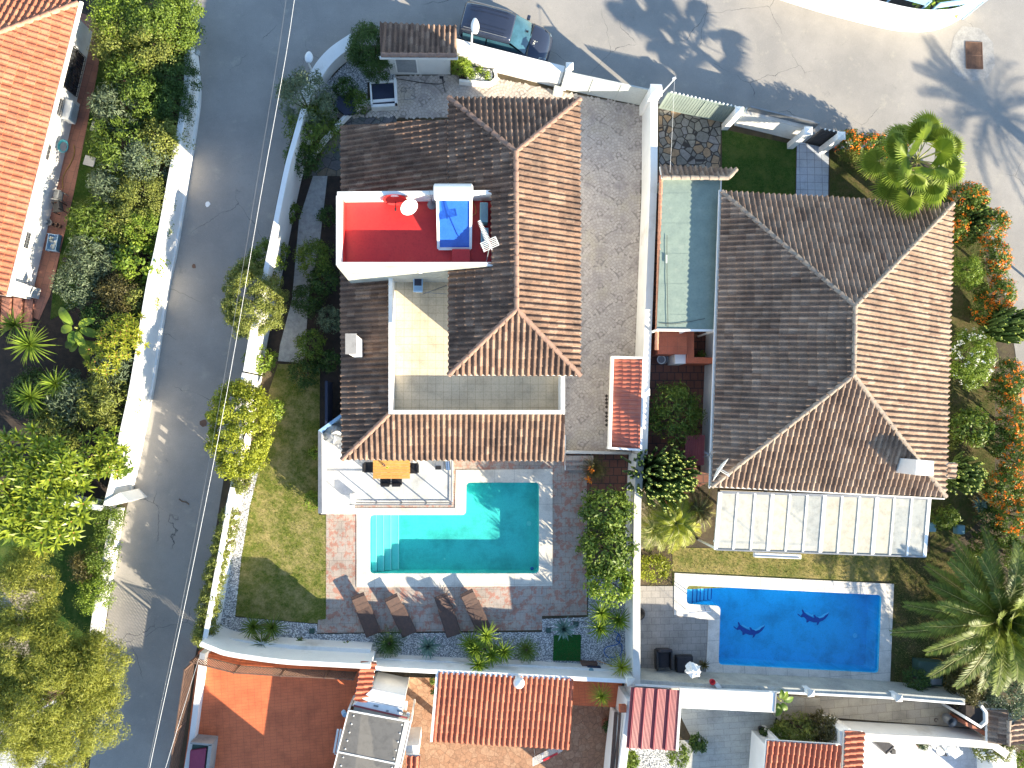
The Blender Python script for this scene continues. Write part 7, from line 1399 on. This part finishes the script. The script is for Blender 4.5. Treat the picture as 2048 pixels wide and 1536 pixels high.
# small palms between veranda and citrus trees
feather_palm(at(1350, 1045, 1.4)[:2], 1.5, 'shaggy yellowish palm clump between the citrus trees and the veranda, larger one', 34, 1.75, .42, 'l_yellow', 'feather_palm', 'palm', .7, 30, .14, .035, -20, 75)
feather_palm(at(1308, 1060, 1.2)[:2], 1.2, 'small yellowish palm close to the garden wall', 22, 1.2, .36, 'l_olive', 'feather_palm', 'palm', .7, 26, .1, .03, -20, 75)
feather_palm(at(1395, 1020, 1.2)[:2], 1.2, 'small palm touching the veranda corner', 22, 1.35, .36, 'l_bronze', 'feather_palm', 'palm', .7, 26, .1, .03, -20, 75)
SH(1305, 1135, 36, 1.0, 'low round yellow-green bush at the corner of the grey terrace', 'l_yellow', 'fine', ry=28)
# date palm
g_ = at(2000, 1238, 2.3); feather_palm((g_.x, g_.y), 2.1, 'big date palm with arching feather fronds at the east edge', 62, 4.3, .62, 'l_palm', 'date_palm', 'palm', .38, 66, .30, .075, 0, 80)
# fan palm
def fan_palm(pos, h, label, n=26, Rl=.95, stem=1.15, lean=(0, 0), mat='l_olive'):
    g = Vector((pos[0], pos[1], 0)); top = Vector((pos[0]+lean[0], pos[1]+lean[1], h)); root = thing('fan_palm', label, 'palm', g); mb = MB(); mb.tube([g-Vector((0, 0, .1)), g.lerp(top, .5), top], [.24, .19, .17], 12); mb.build('trunk', 'bark', root)
    for i in range(n):
        a = i*2.399963; el = R(72-80*(i/n)**.8); d0 = Vector((math.cos(a)*math.cos(el), math.sin(a)*math.cos(el), math.sin(el))); s = Vector((-math.sin(a), math.cos(a), 0)); L = stem*random.uniform(.8, 1.15); c = top+d0*L-Vector((0, 0, .18*L*L*math.cos(el)))
        st = MB(); st.tube([top, top+d0*L*.5-Vector((0, 0, .03)), c], [.03, .022, .018], 5); acc = ([], []); up = s.cross(d0); up = up if up.z > 0 else -up; fw = (d0*.9-Vector((0, 0, .25))+up*.0).normalized(); rr = Rl*random.uniform(.85, 1.1); m = 34; nrm = s.cross(fw); nrm = nrm if nrm.z > 0 else -nrm; tn = random.random()
        for k in range(m):
            t0_, t1_ = -2.35+4.7*k/m, -2.35+4.7*(k+1)/m; tm = (t0_+t1_)/2; dr = lambda t_, hh=0: (fw*math.cos(t_)+s*math.sin(t_)+nrm*hh); lr = rr*(.78+.22*math.cos(tm*.6)); fold = .04
            A_ = c; B_ = c+dr(t0_)*lr*.62-nrm*fold+Vector((0, 0, -.05*lr)); Cm = c+dr(tm)*lr*.62+nrm*fold+Vector((0, 0, -.05*lr)); D_ = c+dr(t1_)*lr*.62-nrm*fold+Vector((0, 0, -.05*lr)); tip = c+dr(tm+random.uniform(-.03, .03))*lr+Vector((0, 0, -.28*lr*random.uniform(.7, 1.3)))
            for f in ([A_, B_, Cm, A_+(Cm-A_)*.02], [A_, Cm, D_, A_+(Cm-A_)*.02]): acc[0].append(f); acc[1].append(min(1, tn*.5+.2+.3*random.random()))
            acc[0].append([B_, tip, Cm, B_.lerp(Cm, .5)]); acc[1].append(min(1, tn*.4+.6)); acc[0].append([Cm, tip, D_, D_.lerp(Cm, .5)]); acc[1].append(min(1, tn*.4+.5))
        fr = build_acc(acc, 'fan_leaf', mat, root); st.build('leaf_stalk', 'l_olive_stem', fr)
    return root
g_ = at(1838, 318, 4.6); b_ = at(1742, 372, .3); fan_palm((b_.x+1.2, b_.y-.7), 4.4, 'fan palm with pleated leaves rising over the front corner of the large house', 21, 1.02, 1.55, (g_.x-b_.x-1.2, g_.y-b_.y+.7), 'l_fan')
# palms and trees beyond the picture whose shadows fall on the street
for u, v, h, lab in ((2440, 610, 6.0, 'tall date palm beyond the right edge of the street'),): g_ = at(u, v, 0); feather_palm((g_.x, g_.y), h, lab, 44, 3.6, .55, 'l_olive', 'date_palm', 'palm', .35, 40, .3, .05)
# flowering hedge along the right street
hed = [(1690, 285, 26, 20, 1.9), (1735, 292, 28, 20, 2.0), (1775, 300, 24, 18, 1.9), (1930, 400, 30, 36, 2.0), (1975, 455, 26, 40, 2.0), (1985, 520, 24, 40, 1.9), (1995, 590, 22, 40, 1.9), (2015, 760, 24, 44, 1.9), (2020, 840, 24, 44, 1.9), (2025, 915, 30, 44, 2.0), (2000, 975, 36, 36, 2.0), (2025, 1030, 36, 40, 2.0), (1905, 455, 22, 34, 1.5), (1965, 620, 20, 34, 1.4)]
hl = ['flowering hedge bush right beside the dark pedestrian gate', 'flowering hedge bush between the gate and the fan palm', 'flowering hedge bush under the western fan palm leaves', 'flowering hedge bush just south-east of the fan palm', 'flowering hedge bush at the bend of the street', 'densest orange flowering bush next to the round clipped tree', 'flowering hedge bush north of the upright euphorbia', 'flowering hedge bush south of the upright euphorbia', 'tall narrow flowering bush beside the dark orange tree', 'wide flowering bush east of the bright euphorbia', 'flowering bush spilling inwards over the shady garden', 'southernmost flowering hedge bush near the date palm', 'leafy bush with few flowers at the north-east roof corner', 'sparse flowering bush behind the round clipped tree']
for (u, v, rx, ry, h), lab in zip(hed, hl): SH(u, v, rx*1.25, h*1.1, lab, 'l_green', 'fine', 'flowering_hedge', 'hedge', ry=ry, flowers='orange_petals', group='orange flowering hedge along the street', nf=int(rx*ry*.05)+12)
for u, v, rx, ry, h, m, lab in ((1925, 470, 24, 30, 1.3, 'l_green', 'plain green bush inside the flowering hedge, north of the clipped round tree'), (1990, 640, 20, 26, 1.6, 'l_dark', 'dark bush tucked behind the upright euphorbia'), (1995, 780, 24, 34, 1.5, 'l_green', 'plain green bush between the white-dotted bush and the street'), (1990, 880, 24, 34, 1.5, 'l_green', 'plain green bush between the dark orange tree and the street'), (1975, 1035, 30, 24, 1.2, 'l_dark', 'dark leafy bush beneath the inner flowering branches'), (2000, 1075, 30, 22, 1.4, 'l_green', 'plain bush between flowering hedge and date palm'), (1890, 780, 12, 40, .7, 'l_bronze', 'brownish ground plants along the east wall of the large house'), (1900, 880, 14, 26, .8, 'l_olive', 'yellowish plants by the east wall near the dark orange tree'), (1955, 300+280, 14, 20, 1.2, 'l_green', 'narrow green bush beside the clipped round tree')): SH(u, v, rx, h, lab, m, 'fine', ry=ry)
SH(1700, 312, 30, .8, 'low yellow-green groundcover bush at the foot of the front hedge', 'l_olive', 'tiny', ry=14); SH(1750, 335, 30, .7, 'low groundcover bush under the fan palm', 'l_olive', 'tiny', ry=16)
SH(1932, 545, 31, 2.0, 'neatly clipped round bright green tree east of the large house', 'l_fresh', 'tiny', 'topiary_tree', 'tree', 35, 1.8, rz=.8, cr=.2); SH(1940, 715, 46, 2.2, 'rounded bush sprinkled with tiny white flowers east of the large house', 'l_fresh', 'tiny', 'round_bush', 'shrub', 60, 1.6, rz=.9, cr=.26, flowers='white_petals', nf=60); SH(1942, 855, 44, 1.9, 'dark glossy orange tree east of the large house', 'l_green', 'broad', 'orange_tree', 'tree', 40, 1.2)
SH(1890, 1035, 30, .9, 'leafy plant with pointed leaves on the bare soil east of the veranda', 'l_green', 'narrow', ry=24, dens=.5); yucca(1960, 1010, [(0, 0, .6)], 'blue-green agave under the orange flowers', .5, 26, .12, 'l_blue', name='agave', cat='agave', lo=0)
SH(1960, 1090, 30, 1.1, 'green bush north-west of the date palm crown', 'l_green', 'fine'); SH(2030, 1110, 30, 1.6, 'green bush at the right edge above the date palm', 'l_green', 'fine')
SH(1830, 1360, 25, 1.3, 'dark round bush against the pool wall', 'l_dark', 'tiny'); SH(1925, 1375, 36, 2.0, 'larger dark round bush with a yellow underside by the pool wall', 'l_bronze', 'tiny'); SH(2010, 1370, 52, 2.4, 'speckled grey-green tree at the bottom right under the palm', 'l_grey', 'fine', 'tree', 'tree', 66); SH(2030, 1450, 34, 1.9, 'speckled bush beside the weathered tile coping', 'l_grey', 'fine'); SH(1985, 1500, 46, 1.5, 'yellow-green bush with white blossom on the terrace wall', 'l_olive', 'fine', ry=20, flowers='white_petals', nf=40); SH(2040, 1520, 20, 1.3, 'fresh green bush in the bottom right corner', 'l_fresh', 'fine')
SH(1595, 1455, 44, 1.6, 'bamboo-like olive bush above the striped red roof', 'l_olive', 'narrow', ry=28, dens=.8); SH(1640, 1450, 30, 1.8, 'darker bamboo-like bush beside the white joining wall', 'l_bronze', 'narrow', ry=30); SH(1562, 1468, 24, 1.2, 'green bamboo-like bush next to the stone court', 'l_green', 'narrow', ry=20)
broad_plant(1562, 1402, 2.0, [(-95, 10, .9, .3), (0, 10, .8, .28), (80, 30, .6, .25), (-60, 30, .7, .25), (-120, 0, .8, .25), (40, 20, .6, .25)], 'light green broad-leaved plant at the end of the brilliant white roof', name='strelitzia', cat='plant')
SH(1356, 1508, 22, 1.2, 'rounded bush at the foot of the maroon roof', 'l_green', 'fine', ry=26); SH(1250, 1520, 24, 1.1, 'dark leafy plants west of the bluish pebbles', 'l_green', 'broad', ry=24); SH(1395, 1485, 16, .9, 'thin broad-leaved plant on the small gravel corner', 'l_dark', 'broad', dens=.5)
for u, v, r, h, lab, pm in ((1897, 1487, 0, 0, '', ''),): pass
def potted(u, v, r, label, mat='l_green', pot='terracotta', kind='fine', h=.7, z0=0):
    g = at(u, v, z0+.3); t = thing('potted_plant', label, 'potted plant', (g.x, g.y, z0)); mb = MB(); mb.lathe((g.x, g.y, z0+.02), [(r*.6, 0), (r*.9, .32), (r*.98, .34), (r*.8, .33), (r*.1, .3)], 18); mb.build('pot', pot, t); crown(t, (g.x, g.y, z0+h*.75), (r*1.0, r*1.0, h*.3), mat, kind, 1.0, 'foliage', cr=.12); return t
potted(1840, 1484, .28, 'potted round bush in a dark red pot on the white terrace', 'l_grey', 'rust'); potted(1212, 1448, .26, 'terracotta pot with a dark plant by the thin yard wall', 'l_dark', z0=SZ); potted(1525, 1461, .22, 'black pot on the corner of the stone court', 'l_dark', 'black'); potted(1517, 1518, .24, 'square-looking dark pot with a yellow-green plant in the stone court', 'l_fresh', 'black'); potted(866, 1357, .16, 'small green plant at the west edge of the pavilion roof', 'l_green', z0=SZ); potted(866, 1380, .14, 'brown clay pot beside the pavilion roof', 'l_dark', z0=SZ)
broad_plant(1905, 0, 1.6, [(-60, 10, .9, .35), (-20, 5, .9, .35), (-140, 10, .8, .35), (20, 20, .8, .3), (180, 20, .8, .3)], 'large-leaved plant behind the blue railing, east end'); broad_plant(1855, -5, 1.6, [(-90, 10, .8, .35), (-30, 10, .7, .3), (200, 10, .7, .3)], 'large-leaved plant behind the blue railing, west one')
for c in list(bpy.data.objects):
    if c.parent is None and c.type == 'EMPTY' and not c.get('label'): print('NOLABEL', c.name)
